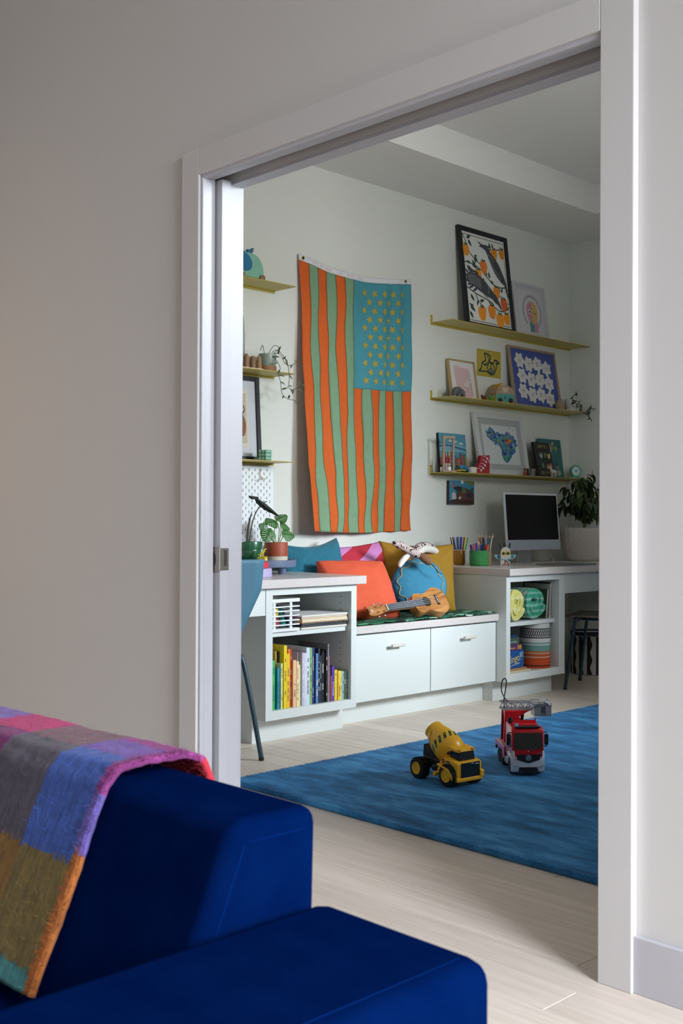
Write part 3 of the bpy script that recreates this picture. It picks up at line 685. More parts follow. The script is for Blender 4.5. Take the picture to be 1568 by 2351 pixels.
for k, (x, sg) in enumerate(((.088, 1), (.052, 1), (.088, -1), (.052, -1))):
    pg_ = B(); yb = .002 + (.112 - x) * .12
    pg_.cyl((x, yb, CZ + sg * .0165), (x, yb - .012, CZ + sg * .0165), .0035, seg=10); pg_.ball((x, yb + .006, CZ + sg * .037), (.007, .004, .0055)); pg_.cyl((x, yb + .006, CZ + sg * .027), (x, yb + .006, CZ + sg * .036), .0022, seg=8)
    pg_.obj('tuning_peg', mat('#c9ccd2', .2, .9), uk)
bg = B(); bg.b2(.452, .466, -.0055, 0, CZ - .030, CZ + .030, .001); bro = bg.obj('bridge', mat('#26211f', .5), uk)
B().b2(.4565, .4590, -.0085, -.005, CZ - .022, CZ + .022).obj('saddle', M_STR, bro)
for k in range(4):
    z_ = CZ - .0135 + .009 * k; z2 = CZ - .016 + .0107 * k
    B().tube([(.111, -.0068, z_), (.458, -.0092, z2)], .0006, 5).obj('string', M_STR, uk)

# stuffed toy snake
def snake_mat():
    m = bpy.data.materials.new('snake_plush'); m.use_nodes = True; nt = m.node_tree; N = nt.nodes; Lk = nt.links.new; bs = N['Principled BSDF']; bs.inputs['Roughness'].default_value = .95
    tc = N.new('ShaderNodeTexCoord'); v = N.new('ShaderNodeTexVoronoi'); v.inputs['Scale'].default_value = 75; v.feature = 'F1'; Lk(tc.outputs['Object'], v.inputs['Vector'])
    n = N.new('ShaderNodeTexNoise'); n.inputs['Scale'].default_value = 55; n.inputs['Detail'].default_value = 3; Lk(tc.outputs['Object'], n.inputs['Vector'])
    r = N.new('ShaderNodeValToRGB'); r.color_ramp.interpolation = 'CONSTANT'; e = r.color_ramp.elements; e[0].color = lin('#1c1a1f'); e[1].position = .44; e[1].color = lin('#d8c6c0'); q = e.new(.56); q.color = lin('#a08a90'); q = e.new(.62); q.color = lin('#e0d5cc')
    Lk(n.outputs['Fac'], r.inputs[0]); Lk(r.outputs[0], bs.inputs['Base Color']); return m
sk = thing('toy_snake', 'stuffed toy snake with black patterned back draped over the cushions', 'plush toy', (XW + .36, 2.45, .78))
M_SKW = mat('#e2dcd4', .95, bump=.3, bscale=200)
def W2L(p): return (p[0] - (XW + .36), p[1] - 2.45, p[2] - .78)
bdy = [(-2.79, 2.295, .905), (-2.775, 2.335, .893), (-2.755, 2.385, .868), (-2.735, 2.425, .845), (-2.722, 2.445, .833)]
s_ = B(); s_.tube([W2L(p) for p in bdy], [.010, .0215, .021, .019, .017], 14, 6); s_.obj('front_body', snake_mat(), sk, True)
s_ = B(); s_.tube([W2L(p) for p in [(-2.775, 2.43, .838), (-2.80, 2.49, .858), (-2.83, 2.57, .882), (-2.855, 2.66, .880), (-2.865, 2.725, .862), (-2.868, 2.745, .850)]], [.016, .022, .024, .024, .019, .006], 14, 6); s_.obj('rear_body', snake_mat(), sk, True)
s_ = B(); s_.tube([W2L(p) for p in [(-2.768, 2.435, .826), (-2.790, 2.495, .843), (-2.818, 2.575, .866), (-2.843, 2.665, .864), (-2.856, 2.735, .848), (-2.86, 2.755, .838)]], [.015, .0205, .0225, .0225, .018, .006], 14, 6); s_.obj('belly', M_SKW, sk, True)
s_ = B(); s_.tube([W2L(p) for p in [(-2.77, 2.40, .835), (-2.755, 2.355, .82), (-2.745, 2.315, .795), (-2.74, 2.295, .775)]], [.013, .017, .016, .008], 12, 5); s_.obj('tail', M_SKW, sk, True)
s_ = B(); s_.tube([W2L(p) for p in [(-2.728, 2.44, .838), (-2.705, 2.46, .822), (-2.685, 2.475, .803), (-2.672, 2.482, .789)]], [.015, .0255, .024, .008], 14, 6); hdk = s_.obj('head', mat('#8a6647', .95, bump=.3, bscale=200), sk, True)
tg = B(); tg.tube([W2L(p) for p in [(-2.672, 2.484, .788), (-2.655, 2.500, .762), (-2.648, 2.510, .742)]], .0026, 6, 3); tg.tube([W2L(p) for p in [(-2.652, 2.505, .752), (-2.643, 2.522, .738), (-2.640, 2.532, .735)]], .0018, 6, 3); tg.obj('tongue', mat('#0f1420', .8), hdk)

# ------------------------------------------------------------------ left worktop
ZD = .758
tr = thing('footed_tray', 'slate blue round tray on stubby legs carrying two plant pots', 'tray', (-2.93, 1.470, ZD))
M_SL = mat('#64718f', .45); t_ = B(); t_.lathe([(0.0, .040), (.168, .040), (.176, .036), (.178, .044), (.178, .068), (.175, .071), (.172, .068), (.172, .050), (0.0, .048)], (0, 0, 0), 48); t_.obj('tray_dish', M_SL, tr)
for an in (-.15, 2.0, 4.1): B().lathe([(.0, 0), (.019, 0), (.0205, .002), (.0205, .041), (0, .041)], (.125 * math.cos(an + .45), .125 * math.sin(an + .45), 0), 20).obj('leg', M_SL, tr)
ZT = ZD + .0485
# dark leaved plant in green pot
def soil(parent, r, z, m='#3a2c22'):
    s = B(); rr = random.Random(3)
    s.grid(lambda a, c_: Vector((r * c_ * math.cos(2 * PI * a), r * c_ * math.sin(2 * PI * a), z + .006 * mnoise.noise(Vector((math.cos(2 * PI * a) * c_ * 6, math.sin(2 * PI * a) * c_ * 6, 2))))), 20, 7, True)
    o = s.obj('soil', mat(m, .95, bump=.8, bscale=80), parent); return o
def blade(m_b, base, tip, width, n=10, cup=.15, up=Vector((0, 0, 1)), notch=None, droop=0.0):
    """a leaf blade from base to tip"""
    base = Vector(base); tip = Vector(tip); ax = tip - base; L_ = ax.length; sd = ax.cross(up).normalized(); nm = sd.cross(ax).normalized()
    def f(a, c_):
        wv = width * (math.sin(PI * min(1, max(0, a)) ** .75)) * .5
        if notch: wv *= notch(a)
        q = (c_ - .5) * 2
        return base + ax * a + sd * (q * wv) + nm * (abs(q) * wv * cup * 2 - droop * a * a * L_)
    m_b.grid(f, n, 5); return m_b
gp = thing('potted_plant', 'dark arrow leaved plant in a glossy green pot on the tray', 'plant', (-2.95, 1.407, ZT))
g_ = B(); g_.lathe([(0, 0), (.050, 0), (.053, .003), (.062, .068), (.061, .072), (.066, .074), (.069, .110), (.068, .113), (.064, .112), (.062, .098), (0, .098)], (0, 0, 0), 40); g_.obj('pot', mat('#1c5a3c', .28, coat=.4), gp)
soil(gp, .062, .106)
M_DLF = mat('#24322a', .5); M_DST = mat('#4a4434', .6)
lf = B(); lf.tube([(.0, .004, .10), (.0, .012, .17), (.005, .035, .25), (.01, .075, .300), (.012, .105, .316)], .0030, 8, 5); lf.obj('stem', M_DST, gp)
lf = B(); lf.tube([(.0, -.012, .10), (.0, -.008, .16), (.0, .004, .22), (.0, .020, .268)], [.004, .0055, .0045, .001], 8, 5); lf.obj('stem', mat('#3b3a34', .6), gp)
lf = B(); sc = [1.0]
def arrow_notch(a): return (.55 + .25 * math.cos(a * 34)) if a < .9 else 1
blade(lf, (.0, .035, .340), (.02, .205, .262), .060, 26, -.40, notch=lambda a: .90 + .07 * math.sin(a * 40), droop=.16)
blade(lf, (.0, .062, .338), (.0, -.005, .344), .036, 8, -.4)
solid(lf.obj('leaf', M_DLF, gp, True), .0012)
# swiss-cheese plant in terracotta and cream pot
mp_ = thing('potted_plant', 'small split leaf monstera in a terracotta and cream pot', 'plant', (-2.955, 1.592, ZT))
c_ = B(); c_.lathe([(0, 0), (.058, 0), (.060, .002), (.060, .036), (.0, .036)], (0, 0, 0), 40); c_.obj('pot_base', mat('#cfc5b2', .6), mp_)
c_ = B(); c_.lathe([(0, .036), (.0605, .036), (.0607, .040), (.0607, .104), (.0595, .107), (.056, .106), (.055, .092), (0, .092)], (0, 0, 0), 40); c_.obj('pot', mat('#a34a2f', .55, bump=.1, bscale=60), mp_)
soil(mp_, .055, .094)
M_MON = mat('#2f6b22', .42, var=.18, vscale=30); M_MST = mat('#6f8f4c', .5)
def monstera_leaf(parent, base, ctr, tipdir, size, nrm):
    """a lobed leaf with slots, built as a ring of fingers around a mid rib"""
    ctr = Vector(ctr); t = Vector(tipdir).normalized(); n = Vector(nrm).normalized(); s = t.cross(n).normalized(); n = s.cross(t)
    b = B(); L_ = size; out = []
    def P2(x, y_): return ctr + t * (x * L_) + s * (y_ * L_) + n * (-(abs(y_) ** 1.5) * .35 * L_ - .10 * x * x * L_)
    for sg in (-1, 1):
        K = 7
        for k in range(K):
            x0 = -.42 + .88 * k / K; x1 = -.42 + .88 * (k + .80) / K
            def wd(x):
                a = (x + .5) / 1.02; return .50 * max(0.02, math.sin(PI * min(.99, max(.01, a)) ** .62))
            # inner web
            xm0 = -.42 + .88 * (k) / K; xm1 = -.42 + .88 * (k + 1) / K
            w0, w1 = wd(x0), wd(x1); iw = .42
            hole = k in (2, 3, 4)
            b.poly([P2(xm0, 0), P2(xm1, 0), P2(xm1 + .02, sg * iw * w1 * .42), P2(xm0 + .02, sg * iw * w0 * .42)])
            ia = .52 if hole else .42
            b.poly([P2(x0 + .02, sg * iw * w0 * (.42 if not hole else .62)), P2(x1 + .02, sg * iw * w1 * (.42 if not hole else .62)), P2(x1 + .09, sg * w1 * .75), P2(x0 + .09, sg * w0 * .75)])
            b.poly([P2(x0 + .09, sg * w0 * .75), P2(x1 + .09, sg * w1 * .75), P2(x1 + .13, sg * w1 * .98), P2(x0 + .15, sg * w0 * .99)])
            if hole:
                b.poly([P2(x0 + .02, sg * iw * w0 * .42), P2(x0 + .045, sg * iw * w0 * .42), P2(x0 + .045, sg * iw * w0 * .64), P2(x0 + .02, sg * iw * w0 * .64)])
                b.poly([P2(x1 - .01, sg * iw * w1 * .42), P2(x1 + .03, sg * iw * w1 * .42), P2(x1 + .03, sg * iw * w1 * .64), P2(x1 - .01, sg * iw * w1 * .64)])
        b.poly([P2(-.42 + .88, 0), P2(.56, 0), P2(.50, sg * .10), P2(.46, sg * .16)])
        # outer rim joins the fingers part way, so that slots stay inside
        for k in range(K - 1):
            xa = -.42 + .88 * (k + .80) / K; xb = -.42 + .88 * (k + 1) / K
            b.poly([P2(xa + .10, sg * wd(xa) * .80), P2(xb + .09, sg * wd(xb) * .80), P2(xb + .13, sg * wd(xb) * .96), P2(xa + .13, sg * wd(xa) * .96)])
    o = b.obj('leaf', M_MON, parent, False, recalc=True); solid(o, .0008)
    st_ = B(); st_.tube([base, (Vector(base) + ctr) / 2 + Vector((0, 0, .012)), ctr - t * .42 * L_], .0022, 6, 5); st_.obj('stem', M_MST, parent)
# directions: world +x toward the room, +y to the right along the wall
for bs_, ct, td, sz, nr in (((.004, .0, .09), (.01, -.062, .150), (.1, -.55, -.75), .088, (.75, -.35, .5)), ((.0, .005, .09), (.0, -.028, .212), (.1, -.95, -.1), .085, (.7, -.1, .8)),
                            ((.004, .008, .09), (.0, .030, .234), (.05, .9, .35), .078, (.5, -.3, .8)), ((.0, .01, .09), (.01, .048, .196), (.1, .85, -.5), .075, (.8, .1, .7)),
                            ((.006, .006, .09), (.02, .060, .148), (.15, .95, -.15), .082, (.8, -.35, .6)), ((.0, -.006, .09), (.0, -.085, .188), (.0, -.4, -.9), .052, (.8, -.4, .3))):
    monstera_leaf(mp_, bs_, ct, td, sz, nr)
# toy blocks and dinosaur
blk = thing('toy_block', 'yellow toy block with white print on the slate tray', 'toy block', (-2.842, 1.405, ZT), .50)
B().b2(-.020, .020, -.020, .020, 0, .040, .002).obj('cube', mat('#d9b515', .45), blk)
for k in (0, 1):
    b = B(); b.lathe([(.006, 0), (.013, 0), (.013, .0008), (.006, .0008), (.006, 0)], (0, 0, 0), 16, (PI / 2, 0, 0)); b.b2(-.013, -.006, -.0008, 0, -.013, 0); b.b2(.006, .013, -.0008, 0, -.013, 0)
    b.xf(Matrix.Translation((0, 0, .018)) @ Matrix.Rotation(k * PI / 2, 4, 'Z') @ Matrix.Translation((0, -.0202, 0))); b.obj('print', mat('#f1e8c8', .5), blk)
dn = thing('toy_dinosaur', 'tiny yellow green dinosaur standing on the yellow block', 'toy', (-2.842, 1.405, ZT + .0405), 1.2)
d = B(); d.tube([(-.024, 0, .010), (-.014, 0, .009), (-.004, 0, .013), (.004, 0, .022), (.009, 0, .032), (.013, 0, .036)], [.0012, .003, .0062, .0056, .0036, .0034], 8, 4); d.ball((.016, 0, .037), (.0062, .0036, .0034)); d.obj('body', mat('#c9c428', .5), dn, True)
for sg in (-1, 1):
    l = B(); l.tube([(-.003, sg * .004, .012), (.001, sg * .005, .006), (-.002, sg * .005, .0008), (.004, sg * .005, .0006)], [.004, .003, .0022, .0018], 7, 3); l.obj('leg', mat('#c9c428', .5), dn, True)
    l = B(); l.tube([(.007, sg * .004, .026), (.012, sg * .005, .023), (.014, sg * .005, .025)], .0013, 6, 3); l.obj('arm', mat('#c9c428', .5), dn, True)
# two stacked round dishes
o = B().lathe([(0, 0), (.080, 0), (.083, .003), (.083, .038), (.080, .041), (0, .041)], (0, 0, 0), 40).obj('storage_dish', mat('#b3a8cf', .45)); o.location = (-2.700, 1.235, ZD); tag(o, 'lavender round box under the red dish on the worktop', 'dish')
o = B().lathe([(0, 0), (.070, 0), (.073, .003), (.073, .028), (.071, .030), (.068, .028), (.066, .006), (0, .006)], (0, 0, 0), 40).obj('storage_dish', mat('#d3394f', .35)); o.location = (-2.705, 1.232, ZD + .0412); tag(o, 'red round dish stacked on the lavender box', 'dish')

# ------------------------------------------------------------------ left shelves
# wooden elephant on wheels
ZS = SZL[0] + .0005
el = thing('toy_elephant', 'mint wooden elephant on wheels on the top left shelf', 'toy', (-3.055, 1.475, ZS), WALLROT)
bp_ = smoothpoly([(-.11, .02), (-.095, .06), (-.10, .10), (-.07, .125), (-.01, .138), (.05, .128), (.085, .09), (.095, .04), (.090, .016), (0, .014)], 5)
b = B(); b.prism([(p[0], -.018, p[1]) for p in bp_], (0, .036, 0), .004, 2); b.obj('body', mat('#86bda6', .55), el, 40)
ep = smoothpoly([(-.080, .118), (-.055, .142), (-.010, .118), (.012, .085), (.002, .052), (-.030, .040), (-.075, .058)], 5)
b = B(); b.prism([(p[0], -.026, p[1]) for p in ep], (0, .007, 0), .001, 1); b.obj('ear', mat('#1f7397', .5), el, 40, label='blue ear')
for x in (-.055, .080, -.09): b = B(); b.cyl((x, -.030, .0165), (x, .030, .0165), .0165, seg=20); b.obj('wheel', mat('#8b6a55', .6), el)
bd_ = thing('toy_bird', 'little blue wooden bird perched on the mint elephant', 'toy', (-3.055, 1.490, ZS + .1378), WALLROT)
b = B(); b.prism([(p[0], -.006, p[1]) for p in smoothpoly([(-.024, .016), (-.016, .004), (0, .0003), (.016, .008), (.024, .022), (.018, .031), (.008, .027), (.0, .014), (-.012, .020)], 4)], (0, .012, 0)); b.obj('body', mat('#276f92', .5), bd_)
b = B(); b.prism([(.018, -.0062, .010), (.026, -.0062, .020), (.024, -.0062, .030), (.016, -.0062, .022)], (0, .0124, 0)); b.obj('breast', mat('#d6a090', .5), bd_)
# leafy patterned clear bag
ZS = SZL[1] + .0005
vg = thing('glass_vase', 'clear glass vase with green leaves inside on the middle left shelf', 'vase', (-3.085, 1.428, ZS))
b = B(); b.lathe([(0, 0), (.040, 0), (.042, .004), (.045, .18), (.040, .26), (.034, .285), (.036, .300), (.034, .300), (.032, .285), (.037, .25), (.041, .18), (.038, .008), (0, .008)], (0, 0, 0), 24); b.obj('vase_glass', mat('#e8f4ee', .05, trans=.92), vg)
for k in range(4):
    b = B(); an = k * 1.6 + .4; blade(b, (.0, .0, .05 + .02 * k), (.030 * math.cos(an), .030 * math.sin(an), .16 + .025 * k), .035, 8, .2, up=Vector((math.cos(an), math.sin(an), .2))); solid(b.obj('leaf', mat('#2e6b3e', .5), vg, True), .001)
# four wooden peg figures on a white strip
M_PEG = [mat('#a87f5c', .55, var=.08, vscale=30, stretch=(1, 1, .2)), mat('#96714f', .55), mat('#8a6748', .55), mat('#a58158', .55)]
o = B().b2(-.15, .10, -.02, .02, 0, .004, .001).obj('tray_strip', M_WHITE); o.location = (-3.025, 1.445, ZS); o.rotation_euler = (0, 0, WALLROT); tag(o, 'thin white strip under the wooden peg figures', 'strip')
pegs = [(1.400, [(0, 0)] + [(.0135 + .0018 * (k % 2), .004 + .0078 * k) for k in range(9)] + [(0, .074)], 'ridged wooden peg figure nearest the door jamb'), (1.449, [(0, 0), (.0135, 0), (.0145, .03), (.013, .055), (.008, .069), (0, .073)], 'tall smooth wooden peg figure second from the door jamb'),
        (1.491, [(0, 0), (.0145, 0), (.0155, .03), (.014, .052), (.009, .062), (0, .065)], 'shorter smooth wooden peg figure third from the door jamb'), (1.533, [(0, 0), (.0155, 0), (.0165, .008), (.013, .011), (.0160, .018), (.0125, .024), (.0150, .032), (.0115, .038), (.0135, .046), (.0095, .052), (.0105, .062), (0, .072)], 'ringed wooden peg figure beside the trailing plant')]
for (yy, pf, lb), mm in zip(pegs, M_PEG):
    o = B().lathe(pf, (0, 0, 0), 20).obj('peg_figure', mm); o.location = (-3.028, yy, ZS + .0042); tag(o, lb, 'toy', 'wooden peg figures')
# trailing plant in a glazed pot with terracotta saucer
def leaf_small(b, p, d, size, nrm=Vector((.6, -.3, .6))):
    p = Vector(p); d = Vector(d).normalized(); blade(b, p, p + d * size, size * .36, 7, .25, up=nrm)
tp = thing('trailing_plant', 'trailing vine in a pale glazed pot on the middle left shelf', 'plant', (-3.070, 1.625, ZS))
b = B(); b.lathe([(0, 0), (.047, 0), (.049, .002), (.049, .030), (0, .030)], (0, 0, 0), 30); b.obj('saucer', mat('#9a6a4c', .7), tp, label='terracotta base')
b = B(); b.lathe([(0, .030), (.044, .030), (.046, .033), (.047, .095), (.044, .096), (.042, .085), (0, .085)], (0, 0, 0), 30); b.obj('pot', mat('#8f9b90', .35), tp)
soil(tp, .043, .088, '#4b3a2e')
M_VN = mat('#4a4438', .7); M_VL = mat('#5a6a48', .5)
vines = [[(.02, .01, .10), (.05, .02, .115), (.075, .045, .085), (.085, .07, .03), (.09, .075, -.03), (.09, .07, -.075)], [(.03, -.01, .095), (.06, .0, .07), (.085, .015, .02), (.085, .005, -.015), (.09, .015, -.06), (.095, .02, -.115), (.10, .05, -.14), (.10, .10, -.145)],
         [(.0, .02, .10), (.03, .06, .10), (.06, .07, .05), (.075, .10, .04), (.08, .135, .065)], [(.085, .065, -.075), (.09, .095, -.09), (.095, .13, -.075), (.095, .16, -.055)], [(.0, -.02, .095), (.02, -.05, .135), (.025, -.07, .105)], [(.0, .0, .09), (.03, .02, .14), (.03, .055, .13), (.01, .03, .10)]]
for V in vines: b = B(); b.tube(V, .0016, 5, 5); b.obj('vine', M_VN, tp, True)
rl = random.Random(11)
for V, nl in ((vines[0], 4), (vines[1], 9), (vines[2], 5), (vines[3], 5)):
    for k in range(nl):
        q = (k + 1) / nl * (len(V) - 1); i_ = min(int(q), len(V) - 2); p = Vector(V[i_]).lerp(Vector(V[i_ + 1]), q - i_)
        b = B(); leaf_small(b, p, (rl.uniform(0, .5), rl.uniform(-1, 1), rl.uniform(-1, .6)), .026 + rl.random() * .014); solid(b.obj('leaf', M_VL, tp, True), .0008)
# bubble candle on the lowest left shelf
ZS = SZL[2] + .0005
bc = thing('bubble_candle', 'mint green bubble cube candle on the lowest left shelf', 'candle', (-3.030, 1.580, ZS), .3)
b = B(); b.b2(-.017, .017, -.017, .017, .010, .046); b.obj('core', mat('#7fae97', .6), bc)
for i in range(3):
    for j in range(3):
        for k in range(3):
            if i == 1 and j == 1 and k == 1: continue
            b = B(); b.ball(((i - 1) * .0185, (j - 1) * .0185, .0098 + k * .0185), .0098, u=12, v=8); b.obj('bubble', mat('#93c4ac', .55), bc)
# ------------------------------------------------------------------ lettering helper
def text(s, size, m, parent, M, name='lettering', ext=.0004, align='CENTER', sx=1.0):
    c = bpy.data.curves.new(name, 'FONT'); c.body = s; c.size = size; c.align_x = align; c.align_y = 'CENTER'; c.extrude = ext; c.resolution_u = 3
    o0 = bpy.data.objects.new(name, c); COL.objects.link(o0)
    dg = bpy.context.evaluated_depsgraph_get(); me = bpy.data.meshes.new_from_object(o0.evaluated_get(dg)); bpy.data.objects.remove(o0)
    me.transform(M @ Matrix.Diagonal((sx, 1, 1, 1))); me.materials.clear(); me.materials.append(m)
    o = bpy.data.objects.new(name, me); COL.objects.link(o)
    if parent is not None: o.parent = parent
    return o
FRONT = Matrix.Rotation(PI / 2, 4, 'X')           # text that faces local -y
def TM(x, y, z, extra=None): return Matrix.Translation((x, y, z)) @ (extra if extra is not None else Matrix.Identity(4)) @ FRONT
SPINE = Matrix.Rotation(PI / 2, 4, 'Y')           # reading down the spine

# ------------------------------------------------------------------ books standing in the left cabinet
ORD = 'first second third fourth fifth sixth seventh eighth ninth tenth eleventh twelfth thirteenth fourteenth fifteenth sixteenth seventeenth eighteenth nineteenth twentieth'.split()
BOOKS = [
    ('lime green', '#4fb36a', 1.1642, 1.1802, 0.384, 0.0),
    ('dark green', '#3c5a40', 1.1799, 1.1863, 0.423, 0.03),
    ('white', '#e9eef0', 1.1863, 1.1953, 0.421, 0.04),
    ('teal blue', '#2b93ad', 1.1958, 1.2081, 0.347, 0.0),
    ('mustard', '#b99a35', 1.2075, 1.2166, 0.422, 0.03),
    ('pale yellow green', '#d8dfa5', 1.217, 1.228, 0.367, 0.0),
    ('charcoal grey', '#4a4a4c', 1.2276, 1.2354, 0.419, 0.03),
    ('bright yellow', '#f2d21f', 1.2352, 1.2535, 0.448, 0.0),
    ('golden yellow', '#efc81c', 1.2537, 1.2701, 0.408, 0.0),
    ('orange', '#e2802f', 1.2699, 1.2837, 0.428, 0.01),
    ('red', '#b93a26', 1.2838, 1.293, 0.426, 0.01),
    ('peach', '#f3c69b', 1.2933, 1.3122, 0.375, 0.0),
    ('dusty pink', '#cfa6a2', 1.3119, 1.3149, 0.408, 0.05),
    ('cream yellow', '#f6e3a6', 1.3152, 1.3282, 0.368, 0.0),
    ('pale cream', '#efe7b4', 1.3283, 1.3373, 0.35, 0.0),
    ('light grey', '#b9bdc4', 1.3369, 1.349, 0.403, 0.02),
    ('pale lilac', '#c9c4d6', 1.349, 1.3624, 0.406, 0.0),
    ('white and lilac', '#d9d6e6', 1.3624, 1.3766, 0.404, 0.0),
    ('pale blue white', '#d4e2f0', 1.3764, 1.3974, 0.427, 0.0),
    ('sage green', '#8bb277', 1.3974, 1.4137, 0.425, 0.0),
    ('indigo', '#2e3470', 1.4137, 1.4257, 0.424, 0.0),
    ('royal blue', '#27427f', 1.4257, 1.4383, 0.421, 0.01),
    ('sky blue', '#5f8cc0', 1.4385, 1.4523, 0.395, 0.0),
    ('dark slate', '#2a3340', 1.4521, 1.4645, 0.417, 0.0),
    ('midnight blue', '#222c44', 1.4648, 1.4741, 0.383, 0.0),
    ('black', '#121316', 1.474, 1.4931, 0.395, 0.0),
    ('charcoal black', '#2a2b30', 1.493, 1.5028, 0.405, 0.01),
    ('jet black', '#17171a', 1.5028, 1.5154, 0.407, 0.0),
    ('grey lettered', '#8d8a90', 1.5152, 1.5229, 0.435, 0.0),
    ('mauve', '#9a6f88', 1.5233, 1.5289, 0.374, 0.0),
    ('maroon', '#5d2436', 1.5292, 1.5356, 0.322, 0.0),
    ('rust brown', '#a8623a', 1.5358, 1.5422, 0.279, 0.0),
    ('purple', '#5a3da8', 1.5419, 1.561, 0.325, 0.0),
    ('lemon yellow', '#ead21d', 1.5611, 1.5788, 0.306, 0.0),
    ('brick red', '#9a4030', 1.5789, 1.5846, 0.299, 0.0),
    ('sunny yellow', '#efcf3a', 1.5846, 1.6039, 0.299, 0.0),
    ('pale lime', '#c9d79a', 1.6039, 1.6118, 0.296, 0.0),
    ('powder blue', '#9ab9c9', 1.6118, 1.624, 0.295, 0.0),
    ('olive green', '#55603a', 1.624, 1.6406, 0.294, 0.0),
    ('deep teal', '#2d6f7c', 1.6406, 1.6507, 0.292, 0.0)
]
M_PAGES = mat('#e9e4d6', .9, bump=.3, bscale=400, stretch=(30, .1, .1))
brg = random.Random(21)
def book(name, y0, y1, z0, h, depth, front, m, label, cat='book', group=None, rz=0.0, prints=True, tone='#f2efe6'):
    """upright book; spine faces the room"""
    w = y1 - y0 - .0006; t = thing(name, label, cat, (XW + front, (y0 + y1) / 2, z0), WALLROT + rz, group)
    c = .0014 if w > .006 else .0008
    b = B(); b.b2(-w / 2, w / 2, 0, c, 0, h); b.b2(-w / 2, -w / 2 + c, c, depth, 0, h); b.b2(w / 2 - c, w / 2, c, depth, 0, h); b.obj('cover', m, t)
    if w > 2 * c + .001: B().b2(-w / 2 + c, w / 2 - c, c + .001, depth - .004, .003, h - .003).obj('pages', M_PAGES, t)
    if prints and w > .007:
        b = B(); z = h * .12 + brg.random() * .02
        while z < h * .85:
            l_ = .004 + brg.random() * .02
            if brg.random() < .6: b.b2(-w * .10, w * .12, -.0005, 0, z, min(z + l_, h * .9))
            z += l_ + .002 + (brg.random() < .25) * .02
        b.obj('spine_print', mat(tone, .6), t)
    return t
for k, (n_, cc, y0, y1, zt, rec) in enumerate(BOOKS):
    dark = sum(lin(cc)[:3]) < .6
    y0 = max(y0, 1.1500); y1 = min(y1, 1.6505)
    side = '%s from the left' % ORD[k] if k < 20 else '%s from the right' % ORD[39 - k]
    t = book('book', y0, y1, .1575, zt - .1575, .19 + .03 * brg.random() if zt > .33 else .13, .685 - rec, mat(cc, .45, var=.10, vscale=25), '%s book, %s in the lower left cubby' % (n_, side), 'book', 'books in the lower left cubby', 0, True, '#e8e4d8' if dark else brg.choice(['#3a3a40', '#7a3b2e', '#ffffff', '#2f4a6a']))
    if n_ == 'grey lettered':
        w = y1 - y0
        for q, ch in enumerate('PENGUIN'):
            text(ch, .030, mat(('#6e3a34', '#33313a', '#2f3a4d', '#5a3a40')[q % 4], .7), t, Matrix.Translation((-w / 2 - .0002, .025 + .026 * (6 - q), .235)) @ Matrix.Rotation(-PI / 2, 4, 'Z') @ FRONT)
    if n_ == 'purple': text('DOGS', .013, mat('#f0c8a0', .6), t, Matrix.Translation((0, -.0008, .075)) @ SPINE @ FRONT)
# upper cubby: slatted crate with toy food, stack of notebooks
ZC = .5125
cr = thing('slatted_crate', 'small white slatted crate of toy fruit in the upper left cubby', 'crate', (XW + .69, 1.240, ZC), WALLROT)
M_CR = mat('#e8ebee', .5)
cx0, cx1, cdp, chh = -.088, .088, .16, .152
B().b2(cx0, cx1, 0, cdp, 0, .014, .001).obj('base', M_CR, cr)
for nm, y0 in (('front', 0), ('rear', cdp - .006)):
    for z0, z1 in ((.136, .152), (.112, .118), (.092, .098), (.070, .076), (.048, .054), (.028, .034)): B().b2(cx0, cx1, y0, y0 + .006, z0, z1).obj('slat', M_CR, cr)
for sx in (cx1 - .006,):
    for z0, z1 in ((.136, .152), (.112, .118), (.092, .098), (.070, .076), (.048, .054), (.028, .034)): B().b2(sx, sx + .006, .006, cdp - .006, z0, z1).obj('slat', M_CR, cr)
for x in (.032, -.07):
    for y0 in (.006, cdp - .014): B().b2(x, x + .014, y0, y0 + .008, .014, .152).obj('upright', M_CR, cr)
toys_ = [((-.036, .040, .040), .026, '#b5303f', 'red toy apple in the bottom of the white crate'), ((.013, .045, .039), .0235, '#128a80', 'teal toy fruit in the bottom of the white crate'), ((-.036, .045, .090), .026, '#e8c43a', 'yellow toy fruit on top in the white crate'),
         ((.016, .060, .084), .022, '#0f7c77', 'teal toy block fruit on top in the white crate'), ((-.020, .095, .112), .028, '#e0622a', 'orange toy fruit at the back of the white crate'), ((.058, .05, .040), .025, '#22264a', 'navy toy fruit at the right end of the white crate')]
for p, r, cc, lb in toys_:
    o = B(); o.lathe([(0, -r * .86), (r * .35, -r * .95), (r * .85, -r * .6), (r, 0), (r * .82, r * .62), (r * .35, r * .9), (0, r * .72)], (0, 0, 0), 18); o = o.obj('toy_fruit', mat(cc, .4)); o.location = (XW + .69 - p[1], 1.240 + p[0], ZC + p[2]); tag(o, lb, 'toy fruit', 'toy fruit in the white crate')
z = ZC + .0005
nbs = [(.010, '#d9d7d0', 'grey board notebook at the bottom of the stack'), (.010, '#26262b', 'black spiral notebook second from the bottom of the stack'), (.010, '#2b2b31', 'black spiral notebook third from the bottom of the stack'), (.004, '#d99a3e', 'orange notebook in the middle of the stack'), (.0075, '#e9e7e2', 'white pad under the yellow notebook in the stack'), (.0065, '#e3c14d', 'yellow notebook in the upper half of the stack'), (.0075, '#b04a63', 'rose pink notebook second from the top of the stack'), (.009, '#eceae8', 'white pad on top of the notebook stack')]
